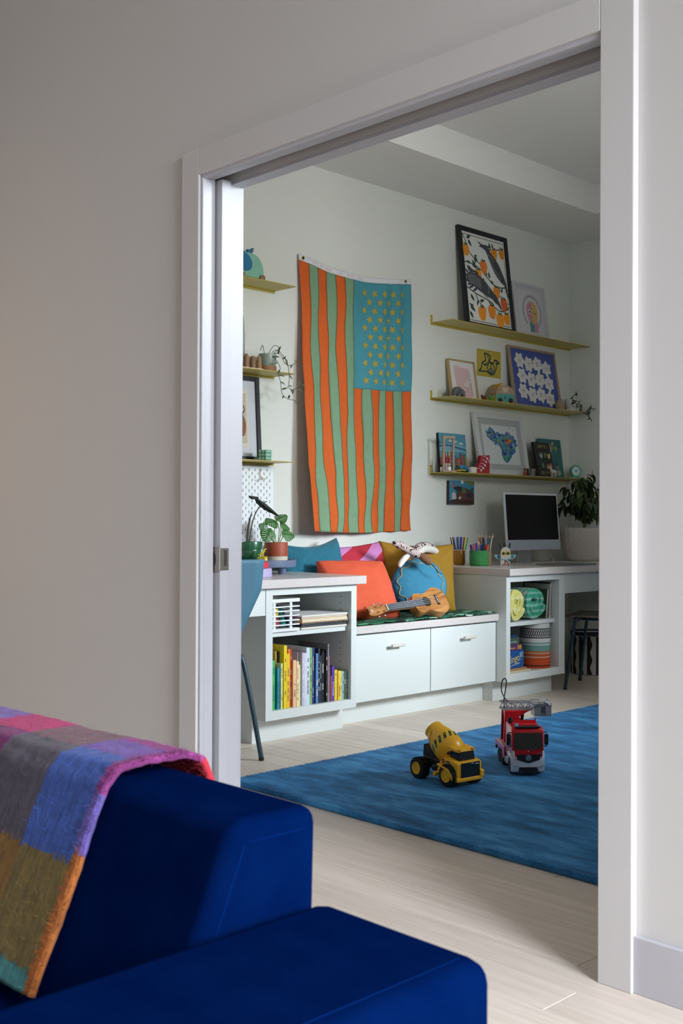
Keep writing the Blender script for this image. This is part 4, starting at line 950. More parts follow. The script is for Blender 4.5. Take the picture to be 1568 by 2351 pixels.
for k, (th, cc, lb) in enumerate(nbs):
    dx = brg.uniform(-.006, .006); w = .30 if k > 3 else .305
    t = thing('notebook', lb, 'notebook', (XW + .685 + dx, 1.495 + brg.uniform(-.002, .002), z), WALLROT + brg.uniform(-.006, .006), 'notebooks in the upper left cubby')
    B().b2(-w / 2, w / 2, 0, .21, 0, th, .0006, 1).obj('cover', mat(cc, .6), t)
    B().b2(-w / 2 + .002, w / 2 - .002, -.0006, .20, .0015, th - .0015).obj('pages', M_PAGES if 'black' not in cc and k not in (1, 2) else mat('#3a3a40', .7), t)
    if k in (1, 2):
        s = B()
        for q in range(34): s.lathe([(.0030, -.0008), (.0042, -.0008), (.0042, .0008), (.0030, .0008), (.0030, -.0008)], (-w / 2 + .01 + q * (w - .02) / 33, .0005, th / 2), 8, (0, PI / 2, 0))
        so_ = s.obj('spiral_binding', mat('#b9bbc2', .3, .8), t); so_['kind'] = 'stuff'
    z += th + .0004

# ------------------------------------------------------------------ right cabinet
def roll(label, yc, zc, hw, hh, turns, m, m2, thick, depth, front, tw=0.0):
    t = thing('rolled_blanket', label, 'blanket', (XW + front, yc, zc), WALLROT)
    R0 = .16; b = B(); n = int(turns * 26)
    def f(a, c_):
        an = a * turns * 2 * PI + tw; r = R0 + (1 - R0) * a - .0
        r *= 1 + .035 * math.sin(an * 3 + 1) + .02 * mnoise.noise(Vector((an, c_ * 3, 5)))
        rx, rz = (hw - thick * .6) * r, (hh - thick * .6) * r
        return Vector((rx * math.cos(an), c_ * depth + .006 * math.sin(an * 2.3) * (1 - c_), rz * math.sin(an)))
    b.grid(f, n, 8); o = b.obj('roll', m, t, True); s = o.modifiers.new('solid', 'SOLIDIFY'); s.thickness = thick; s.offset = 0
    bv = o.modifiers.new('bevel', 'BEVEL'); bv.width = thick * .42; bv.segments = 3; bv.limit_method = 'ANGLE'; bv.angle_limit = .8
    return t
def plaid(c1, c2, c3, scale):
    m = bpy.data.materials.new('plaid_fleece'); m.use_nodes = True; nt = m.node_tree; N = nt.nodes; Lk = nt.links.new; bs = N['Principled BSDF']; bs.inputs['Roughness'].default_value = .95; bs.inputs['Sheen Weight'].default_value = .3
    tc = N.new('ShaderNodeTexCoord'); w1 = N.new('ShaderNodeTexWave'); w1.bands_direction = 'Y'; w1.inputs['Scale'].default_value = scale; w2 = N.new('ShaderNodeTexWave'); w2.bands_direction = 'Z'; w2.inputs['Scale'].default_value = scale; w2.inputs['Distortion'].default_value = 1.5
    Lk(tc.outputs['Object'], w1.inputs[0]); Lk(tc.outputs['Object'], w2.inputs[0])
    ad = N.new('ShaderNodeMath'); ad.operation = 'ADD'; Lk(w1.outputs['Fac'], ad.inputs[0]); Lk(w2.outputs['Fac'], ad.inputs[1]); ml = N.new('ShaderNodeMath'); ml.operation = 'MULTIPLY'; ml.inputs[1].default_value = .5; Lk(ad.outputs[0], ml.inputs[0])
    r = N.new('ShaderNodeValToRGB'); e = r.color_ramp.elements; e[0].color = lin(c1); e[1].color = lin(c3); e[0].position = .3; e[1].position = .75; q = e.new(.52); q.color = lin(c2); Lk(ml.outputs[0], r.inputs[0]); Lk(r.outputs[0], bs.inputs['Base Color'])
    n2 = N.new('ShaderNodeTexNoise'); n2.inputs['Scale'].default_value = 240; Lk(tc.outputs['Object'], n2.inputs[0]); bp = N.new('ShaderNodeBump'); bp.inputs['Strength'].default_value = .3; bp.inputs['Distance'].default_value = .006; Lk(n2.outputs['Fac'], bp.inputs['Height']); Lk(bp.outputs[0], bs.inputs['Normal'])
    return m
roll('yellow fleece blanket roll in the upper right cubby', 3.007, .5545, .0795, .105, 2.6, plaid('#dcd67a', '#e6e19a', '#ece9d2', 5), None, .030, .30, .69, 2.2)
roll('mint and grey checked fleece roll beside the yellow one', 3.203, .5545, .112, .105, 2.5, plaid('#2f9d7c', '#7fb9a6', '#c6cfcb', 9), None, .030, .28, .675, 2.9)
def upbook(name, y, z0, h, th, depth, front, m, lb, spiral=False, tilt=0.0):
    t = thing(name, lb, 'book', (XW + front, y, z0), 0, rot=(0, tilt, WALLROT))
    B().b2(-th / 2, th / 2, 0, depth, 0, h, .0008, 1).obj('cover', m, t); B().b2(-th / 2 + .0015, th / 2 - .0015, -.0004, depth - .003, .002, h - .002).obj('pages', M_PAGES, t)
    if spiral:
        s = B()
        for q in range(26): s.lathe([(.0028, -.0010), (.0040, -.0010), (.0040, .0010), (.0028, .0010), (.0028, -.0010)], (0, .0002, .008 + q * (h - .016) / 25), 8)
        s.obj('spiral_binding', M_BLACK, t)['kind'] = 'stuff'
upbook('notebook', 3.372, .4485, .205, .012, .19, .66, mat('#b9b6b0', .6), 'pale spiral notebook standing right of the mint roll', True, .06)
upbook('notebook', 3.345, .4485, .175, .010, .18, .655, mat('#3f5c46', .6), 'dark green notebook leaning beside the pale spiral one', False, .10)
upbook('notebook', 3.393, .4485, .212, .008, .20, .65, mat('#22242c', .6), 'black folder at the right end of the upper right cubby', False, .02)
# striped woven blanket standing on end
sbk = thing('rolled_blanket', 'striped woven blanket roll with black diamond band, standing upright', 'blanket', (-2.565, 3.302, .1605))
bands = [(.0, .012, '#c0471f'), (.012, .018, '#2a1512'), (.018, .062, '#c8501f'), (.062, .068, '#c9b8a6'), (.068, .084, '#c95a2a'), (.084, .092, '#bfa58e'), (.092, .100, '#cf6232'), (.100, .135, '#6f9e96'), (.135, .141, '#d9d6d2'), (.141, .152, '#86aaa4'), (.152, .176, '#d7d4d1'), (.176, .182, '#17161a'), (.182, .228, '#d2cfcc'), (.228, .234, '#17161a'), (.234, .2615, '#d4d2cf')]
def rr_(an, z): return .0855 * (1 + .02 * math.sin(an * 2 + 1) + .010 * math.sin(an * 5)) * (1 + .10 * (1 - z / .2615) * .6 - .02 * math.sin(z * 30))
for z0, z1, cc in bands:
    b = B(); b.grid(lambda a, c_: Vector((rr_(2 * PI * a, z0 + c_ * (z1 - z0)) * math.cos(2 * PI * a), rr_(2 * PI * a, z0 + c_ * (z1 - z0)) * math.sin(2 * PI * a), z0 + c_ * (z1 - z0))), 40, 3, True)
    b.obj('woven_band', mat(cc, .95, bump=.15, bscale=260), sbk, True)
b = B()
for q in range(40):
    an0 = 2 * PI * q / 20
    for sg in (1, -1):
        for k in range(8):
            za, zb = .184 + .043 * k / 8, .184 + .043 * (k + 1) / 8; aa = an0 / 2 + sg * .17 * (k / 8 - .5) * 2 * .5; ab = an0 / 2 + sg * .17 * ((k + 1) / 8 - .5)
            def pp(an, z): r = rr_(an, z) + .0008; return Vector((r * math.cos(an), r * math.sin(an), z))
            b.poly([pp(aa - .022, za), pp(aa + .022, za), pp(ab + .022, zb), pp(ab - .022, zb)])
b.obj('diamond_pattern', mat('#141317', .95), sbk, recalc=False)['kind'] = 'stuff'
b = B(); b.lathe([(0, .262), (.083, .2618)], (0, 0, 0), 30); b.obj('top_fold', mat('#cfccc8', .95), sbk)
# game boxes and wooden boards
wb = [(.0105, '#d8c3a2', 2.932, 3.140, .693, .1603, 'pale wooden board lying in front in the lower right cubby'), (.010, '#b98a62', 2.932, 3.118, .68, .1712, 'brown wooden board on top of the pale one in the lower right cubby')]
for th, cc, y0, y1, fr_, z0, lb in wb:
    o = B().b2(y0, y1, 0, .16, 0, th, .001, 1).obj('wooden_board', mat(cc, .6, var=.06, vscale=20)); o.location = (XW + fr_, 0, z0); o.rotation_euler = (0, 0, WALLROT); tag(o, lb, 'board')
zb = .1818
gb = thing('game_box', 'blue game box with yellow lettering in the lower right cubby', 'game box', (XW + .667, 3.020, zb), WALLROT)
B().b2(-.090, .086, 0, .15, 0, .100, .001, 1).obj('box', mat('#12539a', .4), gb)
text('Zingo!', .062, mat('#e3d06a', .5), gb, TM(-.006, -.0006, .052, Matrix.Rotation(-.16, 4, 'Y')), sx=.82)
text('BINGO WITH A ZING', .012, mat('#d8e2ee', .5), gb, TM(-.010, -.0006, .018, Matrix.Rotation(-.16, 4, 'Y')))
B().b2(.052, .080, -.0006, 0, .058, .090).obj('badge', mat('#5b8fc4', .5), gb)
gb = thing('game_box', 'purple game box on top of the blue one', 'game box', (XW + .665, 3.015, zb + .1005), WALLROT)
B().b2(-.083, .078, 0, .14, 0, .034, .001, 1).obj('box', mat('#5b2d6e', .4), gb)
text('& Shapes', .020, mat('#e6a94a', .5), gb, TM(-.022, -.0006, .016)); B().b2(.032, .072, -.0006, 0, .006, .029).obj('badge', mat('#b98a3a', .5), gb)
gb = thing('game_box', 'grey green game box on top of the purple one', 'game box', (XW + .662, 3.000, zb + .1350), WALLROT)
B().b2(-.066, .070, 0, .13, 0, .040, .001, 1).obj('box', mat('#41594f', .45), gb); text('Game Genius', .014, mat('#c9d3c6', .5), gb, TM(.008, -.0006, .016))
gb = thing('game_box', 'dark blue game box at the top of the box pile', 'game box', (XW + .655, 2.998, zb + .1755), WALLROT)
B().b2(-.066, .066, 0, .13, 0, .012, .001, 1).obj('box', mat('#1d3a66', .45), gb)
# patterned waste bin under the right worktop
bn_ = thing('waste_bin', 'white bin with wavy black stripes under the right worktop', 'bin', (-2.825, 4.330, .0005))
b = B(); b.lathe([(0, 0), (.140, 0), (.150, .006), (.150, .270), (.146, .270), (.144, .012), (0, .012)], (0, 0, 0), 48); b.obj('body', mat('#cfcccc', .6), bn_)
b = B(); b.lathe([(.146, .262), (.154, .262), (.154, .284), (.146, .284), (.146, .262)], (0, 0, 0), 48); b.obj('rim', mat('#1d2635', .5), bn_)
for k in range(16):
    b = B(); a0 = 2 * PI * k / 16
    def gf(a, c_):
        z = .006 + .254 * c_; wob = .045 * math.sin(z * 62 + k * .6) * (1 if a > .5 else 0); an = a0 + (a - .5) * .19 + wob
        return Vector((.1508 * math.cos(an), .1508 * math.sin(an), z))
    b.grid(gf, 4, 40); b.obj('wavy_stripe', mat('#16151a', .6), bn_, True)
# ------------------------------------------------------------------ framed pictures and prints
class Art:
    """flat print: coloured shapes in fine layers, local x right, z up, facing -y"""
    def __init__(s, w, h): s.b = B(); s.mats = []; s.ix = {}; s.n = 0; s.w = w; s.h = h
    def use(s, hexc, **k):
        if hexc not in s.ix: s.ix[hexc] = len(s.mats); s.mats.append(mat(hexc, .6, **k))
        s.b.mi = s.ix[hexc]; s.n += 1
        return -.000018 * s.n
    def poly(s, hexc, pts, y=None):
        y = s.use(hexc) if y is None else y
        pts = [(min(.999, max(.001, p[0])), min(.999, max(.001, p[1]))) for p in pts]
        P = [(p[0] * s.w, y, p[1] * s.h) for p in pts]
        if len(P) <= 4: s.b.poly(P); return y
        cx = sum(p[0] for p in P) / len(P); cz = sum(p[2] for p in P) / len(P)
        # ear-safe: let bmesh triangulate the ngon
        f0 = len(s.b.bm.faces); s.b.poly(P); s.b.bm.faces.ensure_lookup_table()
        bmesh.ops.triangulate(s.b.bm, faces=[s.b.bm.faces[i] for i in range(f0, len(s.b.bm.faces))])
        return y
    def blob(s, hexc, pts, k=5, y=None): return s.poly(hexc, smoothpoly(pts, k), y)
    def disc(s, hexc, x, z, r, rz=None, n=18, y=None):
        a = s.w / s.h; rz = r * a if rz is None else rz
        return s.poly(hexc, [(x + r * math.cos(2 * PI * k / n), z + rz * math.sin(2 * PI * k / n)) for k in range(n)], y)
    def rect(s, hexc, x0, z0, x1, z1): return s.poly(hexc, [(x0, z0), (x1, z0), (x1, z1), (x0, z1)])
    def line(s, hexc, pts, wd, sm=0, y=None):
        y = s.use(hexc) if y is None else y
        P = [Vector((min(.99, max(.01, p[0])) * s.w, y, min(.99, max(.01, p[1])) * s.h)) for p in pts]
        if sm: P, _ = catmull(P, [0] * len(P), sm)
        for a, c in zip(P[:-1], P[1:]):
            d = (c - a)
            if d.length < 1e-6: continue
            d.normalize(); n = Vector((-d.z, 0, d.x)) * wd / 2
            s.b.poly([a - n - d * wd * .2, c - n + d * wd * .2, c + n + d * wd * .2, a + n - d * wd * .2])
        return y
    def leaf(s, hexc, x, z, an, ln, wd=.4, y=None):
        a = s.w / s.h; P = []
        for t, q in ((0, 0), (.3, wd * .5), (.6, wd * .42), (1, 0), (.6, -wd * .42), (.3, -wd * .5)):
            dx = ln * (t * math.cos(an) - q * math.sin(an)); dz = ln * (t * math.sin(an) + q * math.cos(an)); P.append((x + dx, z + dz * a))
        return s.poly(hexc, P, y)
    def done(s, name, parent, M):
        o = s.b.obj(name, s.mats, parent, False, recalc=False); o.data.transform(M); return o
def frame(label, y0, w, h, z, dist, bar, depth, fm, matw=0.0, mat_hex='#e8e8e6', paper='#f0efec', glass=True, name='framed_picture', cat='picture', group='framed pictures on the wall shelves', tilt=None):
    tl = math.asin(min(.5, max(0, (dist - depth - .004)) / h)) if tilt is None else tilt
    t = thing(name, label, cat, (XW + dist, y0 + w / 2, z + .0006), 0, group, rot=(-tl, 0, WALLROT))
    for nm, a in (('left', (-w / 2, -w / 2 + bar, 0, h)), ('right', (w / 2 - bar, w / 2, 0, h)), ('bottom', (-w / 2 + bar, w / 2 - bar, 0, bar)), ('top', (-w / 2 + bar, w / 2 - bar, h - bar, h))):
        B().b2(a[0], a[1], 0, depth, a[2], a[3], .0012, 1).obj('frame_bar', fm, t)
    B().b2(-w / 2 + bar, w / 2 - bar, depth * .5, depth * .95, bar, h - bar).obj('backing', mat(mat_hex, .8), t)
    iw, ih = w - 2 * bar, h - 2 * bar
    pw, ph = iw - 2 * matw, ih - 2 * matw
    if matw > 0: B().b2(-pw / 2, pw / 2, depth * .5 - .0008, depth * .5, bar + matw, bar + matw + ph).obj('sheet', mat(paper, .8), t)
    A = Art(pw, ph); M = Matrix.Translation((-pw / 2, depth * .5 - .0012, bar + matw))
    return t, A, M
# black framed crow and persimmon print
t, A, M = frame('tall black framed print of crows and orange fruit, top right shelf', 3.268, .508, .655, SZR[0], .105, .030, .022, mat('#131318', .4), 0, '#e6e7e2')
A.rect('#23302c', .025, .02, .975, .975); A.rect('#e3e4de', .034, .027, .966, .968)
bc_ = '#2e3833'
for L_ in ([(.03, .97), (.09, .90), (.14, .80), (.26, .72), (.40, .67), (.46, .67)], [(.03, .66), (.20, .655), (.36, .62), (.52, .54), (.66, .47), (.80, .455), (.97, .475)], [(.03, .385), (.22, .33), (.40, .30), (.56, .265), (.66, .21), (.80, .185), (.97, .23)],
           [(.97, .92), (.82, .885), (.70, .875), (.60, .85)], [(.97, .285), (.88, .30), (.80, .355), (.76, .36)], [(.22, .33), (.26, .26), (.36, .205), (.42, .17)], [(.06, .20), (.14, .19)], [(.14, .80), (.10, .86)]): A.line(bc_, L_, .0075, 5)
lfc = '#2c4a3c'
for x, z, an, ln in ((.12, .93, .5, .16), (.15, .92, -.9, .16), (.28, .75, -1.0, .12), (.26, .745, .3, .10), (.28, .67, 1.5, .16), (.28, .635, 2.3, .15), (.30, .62, 2.8, .15), (.17, .655, 2.9, .13), (.10, .63, -1.0, .18), (.44, .68, -.9, .12), (.42, .69, .7, .10), (.60, .90, -.2, .10), (.66, .87, 1.8, .14), (.72, .88, 1.7, .12), (.72, .86, -1.2, .14),
                      (.58, .53, 1.7, .14), (.52, .55, 1.9, .13), (.45, .52, -2.4, .12), (.50, .45, -1.9, .10), (.80, .40, 2.0, .12), (.82, .40, 1.0, .12), (.74, .35, -2.0, .12), (.80, .34, -.9, .11), (.10, .31, -.9, .16), (.26, .26, -1.9, .12), (.30, .25, .3, .14), (.37, .20, -1.1, .14), (.52, .29, -1.4, .10), (.90, .21, .6, .13), (.07, .19, -.7, .18), (.05, .12, -1.0, .16), (.56, .27, -.6, .10), (.84, .17, -.3, .13), (.66, .485, 2.6, .1)):
    A.leaf(lfc, x, z, an, ln * .8, .42)
for x, z, rx, cc in ((.085, .80, .075, '#e8941f'), (.46, .655, .085, '#e6832a'), (.315, .545, .082, '#e79b24'), (.735, .83, .075, '#dd8e1f'), (.92, .855, .066, '#dd8e1f'), (.71, .395, .078, '#e58d24'), (.865, .275, .082, '#d5602c'), (.56, .165, .088, '#ea8f25'), (.33, .125, .090, '#ee9620'), (.74, .085, .092, '#f09a20'), (.90, .115, .075, '#e9961f')):
    A.blob(cc, [(x - rx, z + .01), (x - rx * .6, z + rx * .72), (x, z + rx * .60), (x + rx * .6, z + rx * .76), (x + rx, z + .01), (x + rx * .55, z - rx * .85), (x, z - rx * .95), (x - rx * .6, z - rx * .8)], 4)
    A.leaf(lfc, x, z + rx * .62, 2.2, .06, .5); A.leaf(lfc, x, z + rx * .62, .6, .06, .5)
cg = '#44464c'
A.blob(cg, [(.40, .885), (.52, .905), (.60, .90), (.66, .83), (.80, .74), (.90, .62), (.97, .50), (.985, .38), (.93, .48), (.84, .52), (.72, .60), (.62, .72), (.57, .80), (.53, .845)], 4)
A.poly(cg, [(.36, .93), (.47, .905), (.50, .885), (.40, .905)]); A.poly(cg, [(.38, .875), (.50, .86), (.50, .885)])
A.blob(cg, [(.035, .455), (.07, .53), (.16, .555), (.30, .545), (.44, .50), (.58, .42), (.66, .36), (.76, .25), (.80, .19), (.68, .275), (.60, .30), (.46, .33), (.34, .36), (.20, .40), (.10, .425)], 4)
for x, z, an, ln in ((.06, .50, 2.7, .14), (.06, .535, 2.4, .13), (.08, .46, 3.1, .13), (.10, .555, 2.2, .14), (.17, .57, 2.6, .15), (.20, .575, 2.9, .16), (.28, .565, 2.9, .15), (.10, .44, 3.4, .12), (.14, .42, 3.5, .14), (.22, .40, 3.6, .14)): A.leaf(cg, x + .05, z - .01, an, ln, .30)
for x, z, an, ln in ((.93, .47, -1.2, .20), (.96, .45, -1.35, .20), (.88, .55, -1.0, .22)): A.leaf(cg, x, z, an, ln * .8, .22)
A.blob(cg, [(.60, .37), (.68, .36), (.735, .30), (.72, .255), (.65, .27), (.60, .31)], 4); A.poly(cg, [(.70, .28), (.745, .30), (.815, .185)])
lt = '#b9bbbd'
for q in range(9):
    f = q / 8; A.line(lt, [(.62 + .03 * f, .76 - .05 * f), (.70 + .04 * f - .02, .68 - .04 * f), (.80 + .05 * f, .58 - .03 * f)], .0018, 3)
for q in range(8):
    f = q / 7; A.line(lt, [(.07 + .02 * f, .52 - .085 * f), (.20, .53 - .10 * f), (.36, .49 - .10 * f)], .0018, 3)
A.line(lt, [(.58, .80), (.66, .785), (.72, .735)], .003, 3); A.line(lt, [(.50, .47), (.54, .41), (.50, .35)], .003, 3)
A.line(cg, [(.40, .355), (.44, .31)], .006); A.line(cg, [(.43, .35), (.50, .30)], .006)
for q in range(70):
    x, z = .06 + .88 * brg.random(), .05 + .9 * brg.random(); A.line('#c9cbc6', [(x, z), (x + .02 * brg.uniform(-1, 1), z + .015 * brg.uniform(-1, 1))], .0012)
A.done('print', t, M)
# white framed winking sun
t, A, M = frame('white framed print of a pink and yellow winking face', 3.838, .368, .388, SZR[0], .075, .020, .018, mat('#c9c9cb', .5), .028, '#c2c1c4', '#cbcacd')
def hd_(cx, cz, r): return [(cx + r * math.cos(a_) * .86, cz + r * math.sin(a_) * (1.10 if math.sin(a_) < 0 else 1.0)) for a_ in [2 * PI * k / 28 for k in range(28)]]
A.rect('#4a8c90', .42, .02, .62, .30); A.rect('#c98aa2', .60, .02, .76, .30)
H_ = hd_(.56, .50, .26); A.poly('#c3899f', [p for p in H_]); A.poly('#cfae5e', [p for p in H_ if p[0] >= .555] + [(.60, .27), (.63, .36), (.56, .45), (.60, .62), (.545, .74)][::-1][0:0] + [])
A.disc('#e6e2e0', .46, .50, .062); A.disc('#2d3436', .465, .50, .035); A.line('#3a3a35', [(.62, .505), (.65, .475), (.70, .47), (.735, .50)], .005, 4)
for k in range(46):
    a_ = 2 * PI * k / 46
    if -2.2 < a_ - 2 * PI < -1.0 or 4.3 < a_ < 5.25: continue
    A.line('#35363a', [(.56 + .34 * math.cos(a_), .50 + .355 * math.sin(a_)), (.56 + .395 * math.cos(a_), .50 + .41 * math.sin(a_))], .0052)
A.done('print', t, M)
# small pale wood frame with a pink print
t, A, M = frame('small pale wood frame with a pink animal print, middle right shelf', 3.176, .262, .262, SZR[1], .070, .008, .024, mat('#b39a68', .5), .0, '#dedcd8')
A.blob('#d6b6b6', [(.20, .86), (.50, .84), (.80, .80), (.78, .50), (.84, .20), (.80, .08), (.30, .06), (.24, .40)], 3)
A.blob('#ddd0ce', [(.56, .44), (.80, .62), (.86, .56), (.74, .40), (.62, .28), (.50, .26)], 4)
A.line('#5a4440', [(.52, .36), (.56, .30), (.62, .32)], .0035, 3); A.line('#5a4440', [(.62, .33), (.66, .24)], .003); A.line('#5a4440', [(.76, .56), (.80, .53)], .005); A.done('print', t, M)
# blue flower print in beech frame
t, A, M = frame('beech framed blue print with twelve white flowers', 3.795, .535, .420, SZR[1], .092, .016, .020, mat('#a58b74', .5), 0, '#41559f')
A.rect('#46589f', 0, 0, 1, 1)
for r_ in range(3):
    for q in range(4):
        cx, cz = .20 + .20 * q + (.02 if r_ % 2 else 0), .80 - .275 * r_ - (.035 if q % 2 else 0) - .015 * q
        A.poly('#dcdad6', [(cx + .098 * (1 + .17 * math.cos(6 * a_ + q)) * math.cos(a_), cz + .128 * (1 + .17 * math.cos(6 * a_ + q)) * math.sin(a_)) for a_ in [2 * PI * j_ / 48 for j_ in range(48)]])
        for k in range(4 + (q + r_) % 3): a_ = k * 1.7 + q; A.disc('#7a3b48' if (q + r_) % 2 else '#3a3550', cx + .022 * math.cos(a_), cz + .026 * math.sin(a_), .0075, .0095, 8)
A.done('print', t, M)
# white framed watercolour map
t, A, M = frame('wide white framed blue watercolour map on the lowest right shelf', 3.425, .525, .412, SZR[2], .098, .036, .024, mat('#cfd2d2', .5), .040, '#aeb4b2', '#d3d9da')
# silhouette as clustered washes of paint
sil = [(.10, .86), (.17, .80), (.20, .90), (.28, .92), (.34, .86), (.40, .78), (.50, .80), (.58, .76), (.66, .80), (.76, .84), (.84, .74), (.92, .66), (.94, .52), (.88, .44), (.90, .34), (.78, .30), (.74, .22), (.70, .12), (.60, .04), (.52, .12), (.48, .26), (.50, .40), (.42, .48), (.30, .56), (.20, .62), (.14, .72)]
A.blob('#3f66a0', sil, 4)
cols_ = ['#2f4f8f', '#4f83b4', '#3a8f96', '#5b6fb0', '#7fa56a', '#2b3d74', '#4aa08a', '#8fb0c8', '#6a7ac0']
def inside(x, z):
    c = False; n = len(sil)
    for i in range(n):
        a_, b_ = sil[i], sil[(i + 1) % n]
        if (a_[1] > z) != (b_[1] > z) and x < (b_[0] - a_[0]) * (z - a_[1]) / (b_[1] - a_[1]) + a_[0]: c = not c
    return c
mr_ = random.Random(4); k = 0
while k < 130:
    x, z = mr_.random(), mr_.random()
    if not inside(x, z): continue
    r = .015 + .035 * mr_.random(); cc = mr_.choice(cols_)
    if .64 < x < .82 and .5 < z < .66: cc = mr_.choice(['#c9b03a', '#a84a3a', '#d08a3a', '#7fa56a'])
    if z < .22: cc = mr_.choice(['#3a8f86', '#4aa08a', '#2f6f80'])
    A.blob(cc, [(x + r * (.6 + .7 * mr_.random()) * math.cos(a_), z + 1.2 * r * (.6 + .7 * mr_.random()) * math.sin(a_)) for a_ in [j * PI / 3 for j in range(6)]], 3); k += 1
for k in range(40):
    x, z = mr_.random(), mr_.random()
    if inside(x, z): continue
    if min((x - p[0]) ** 2 + (z - p[1]) ** 2 for p in sil) < .012: A.disc('#46587f', x, z, .004 + .006 * mr_.random(), None, 8)
A.done('print', t, M)
# black framed abstract print on the left lowest shelf
t, A, M = frame('black framed abstract print cut off by the door jamb', 1.24, .392, .448, SZL[2], .055, .024, .022, mat('#121217', .4), .050, '#c3c6cd', '#cfc9b9')
A.rect('#b8ae98', .06, .06, .94, .94); A.blob('#7c4f34', [(.60, .15), (.86, .20), (.92, .38), (.86, .52), (.70, .50), (.58, .30)], 5); A.line('#33251c', [(.86, .50), (.83, .58), (.89, .64), (.86, .72)], .006, 4); A.done('print', t, M)
# yellow dove print fixed on the wall
t = thing('dove_print', 'yellow paper print of a blue peace dove pinned to the wall', 'print', WP(3.493, .0015, 1.972), WALLROT)
B().b2(0, .251, -.001, 0, 0, .176).obj('paper', mat('#b9a53f', .8), t)
A = Art(.251, .176); dk = '#16505f'
for L_, wd in (([(.30, .86), (.36, .62), (.22, .50), (.18, .30), (.10, .18), (.40, .20), (.58, .10), (.72, .16), (.80, .36), (.82, .52), (.92, .56), (.84, .64), (.74, .66), (.66, .52), (.52, .58), (.56, .74), (.46, .84), (.30, .86)], .0095), ([(.42, .80), (.50, .64), (.40, .50), (.30, .44)], .007), ([(.22, .50), (.34, .42), (.44, .46)], .007), ([(.78, .60), (.84, .55)], .006)): A.line(dk, L_, wd, 5)
A.line(dk, [(.58 + .14 * math.cos(2 * PI * k / 24), .36 + .20 * math.sin(2 * PI * k / 24)) for k in range(25)], .0085)
A.line(dk, [(.58, .56), (.58, .16)], .008); A.line(dk, [(.58, .36), (.48, .22)], .007); A.line(dk, [(.58, .36), (.68, .22)], .007)
A.line('#5a5530', [(.44, .95), (.54, .96)], .002); A.disc('#1d3a3a', .80, .08, .014); A.done('print', t, Matrix.Translation((0, -.0012, 0)))
# small animal painting hung from a clip
t = thing('animal_painting', 'small blue and brown animal painting hanging by a white clip', 'painting', WP(3.195, .004, 1.132), WALLROT)
B().b2(0, .248, -.020, 0, 0, .150, .001, 1).obj('canvas', mat('#3d3236', .8), t)
A = Art(.248, .150); A.rect('#3a83a4', 0, 0, 1, 1); A.blob('#6f7a3a', [(.62, 1.0), (.74, .86), (1.0, .88), (1.0, 1.0)], 3); A.blob('#5b3a2c', [(.30, .02), (.98, .02), (.98, .45), (.80, .62), (.62, .72), (.46, .72), (.30, .80), (.26, .60), (.34, .40)], 4)
A.blob('#262a2b', [(.14, .98), (.24, .74), (.46, .76), (.60, .66), (.46, .55), (.30, .56), (.12, .72)], 3); A.blob('#b86a78', [(.12, .96), (.17, .84), (.19, .70), (.12, .76)], 3); A.blob('#4d6a4c', [(.50, .72), (.64, .66), (.66, .50), (.52, .48)], 3)
A.blob('#b9b4ae', [(.10, .40), (.18, .52), (.26, .40), (.26, .20), (.14, .14)], 3); A.blob('#b9b4ae', [(.38, .30), (.46, .34), (.44, .18), (.38, .20)], 3); A.blob('#3c2620', [(.02, .02), (.98, .02), (.98, .16), (.30, .22), (.02, .14)], 3); A.blob('#2c2a4a', [(.72, .50), (.90, .40), (.86, .26), (.70, .32)], 3); A.blob('#274a3a', [(.86, .66), (.96, .72), (.92, .46), (.84, .50)], 3)
A.done('picture', t, Matrix.Translation((0, -.0205, 0)))
B().b2(.112, .132, -.026, -.0205, .132, .152, .001, 1).obj('clip', M_WHITE, t); b = B(); b.tube([(.122, -.012, .150), (.122, -.006, .178), (.122, -.003, .186)], .0012, 6); b.obj('hanger', M_WHITE, t)
# city painting canvas
t = thing('city_painting', 'bright city skyline painting behind the wooden abacus', 'painting', (XW + .040, 3.095, SZR[2] + .0006), 0, rot=(-.09, 0, WALLROT))
B().b2(0, .262, 0, .018, 0, .252, .001, 1).obj('canvas', mat('#1c1c20', .8), t)
A = Art(.262, .252); A.rect('#4b93a8', 0, 0, 1, 1); A.blob('#6fa8b8', [(0, .70), (.5, .74), (1, .68), (1, .55), (0, .55)], 3); A.line('#2d5f86', [(0, .66), (.3, .70), (.6, .66), (1, .60)], .010, 4)
for x, z in ((.20, .86), (.42, .82), (.60, .80), (.82, .76)): A.blob('#b7c4c0', [(x - .09, z), (x, z + .035), (x + .09, z), (x, z - .035)], 4)
pal = ['#b8574a', '#c98a3a', '#8f4a78', '#c9686a', '#5d8f6a', '#d0a84a', '#7a5a9a', '#c4543f', '#3f7f8f']
for k in range(15):
    x = k / 15; hgt = .36 + .17 * mr_.random() + (.10 if k in (5, 6) else 0); A.rect('#2a2226', x, .02, x + .066, hgt + .012); A.rect(pal[k % 9], x + .006, .02, x + .060, hgt)
    for q in range(5): A.rect('#3a2b30', x + .014, .24 + q * .05, x + .05, .255 + q * .05) if .26 + q * .05 < hgt else None
A.rect('#18181c', 0, 0, 1, .20); A.done('picture', t, Matrix.Translation((0, -.0004, 0)))
for x, ch, cc in ((.06, 'E', '#a84a58'), (.125, 'D', '#4f9fb4'), (.18, 'O', '#6d8f4a'), (.235, 'T', '#4a8fa0')):
    text(ch, .062, mat(cc, .6), t, TM(x, -.006, .028))

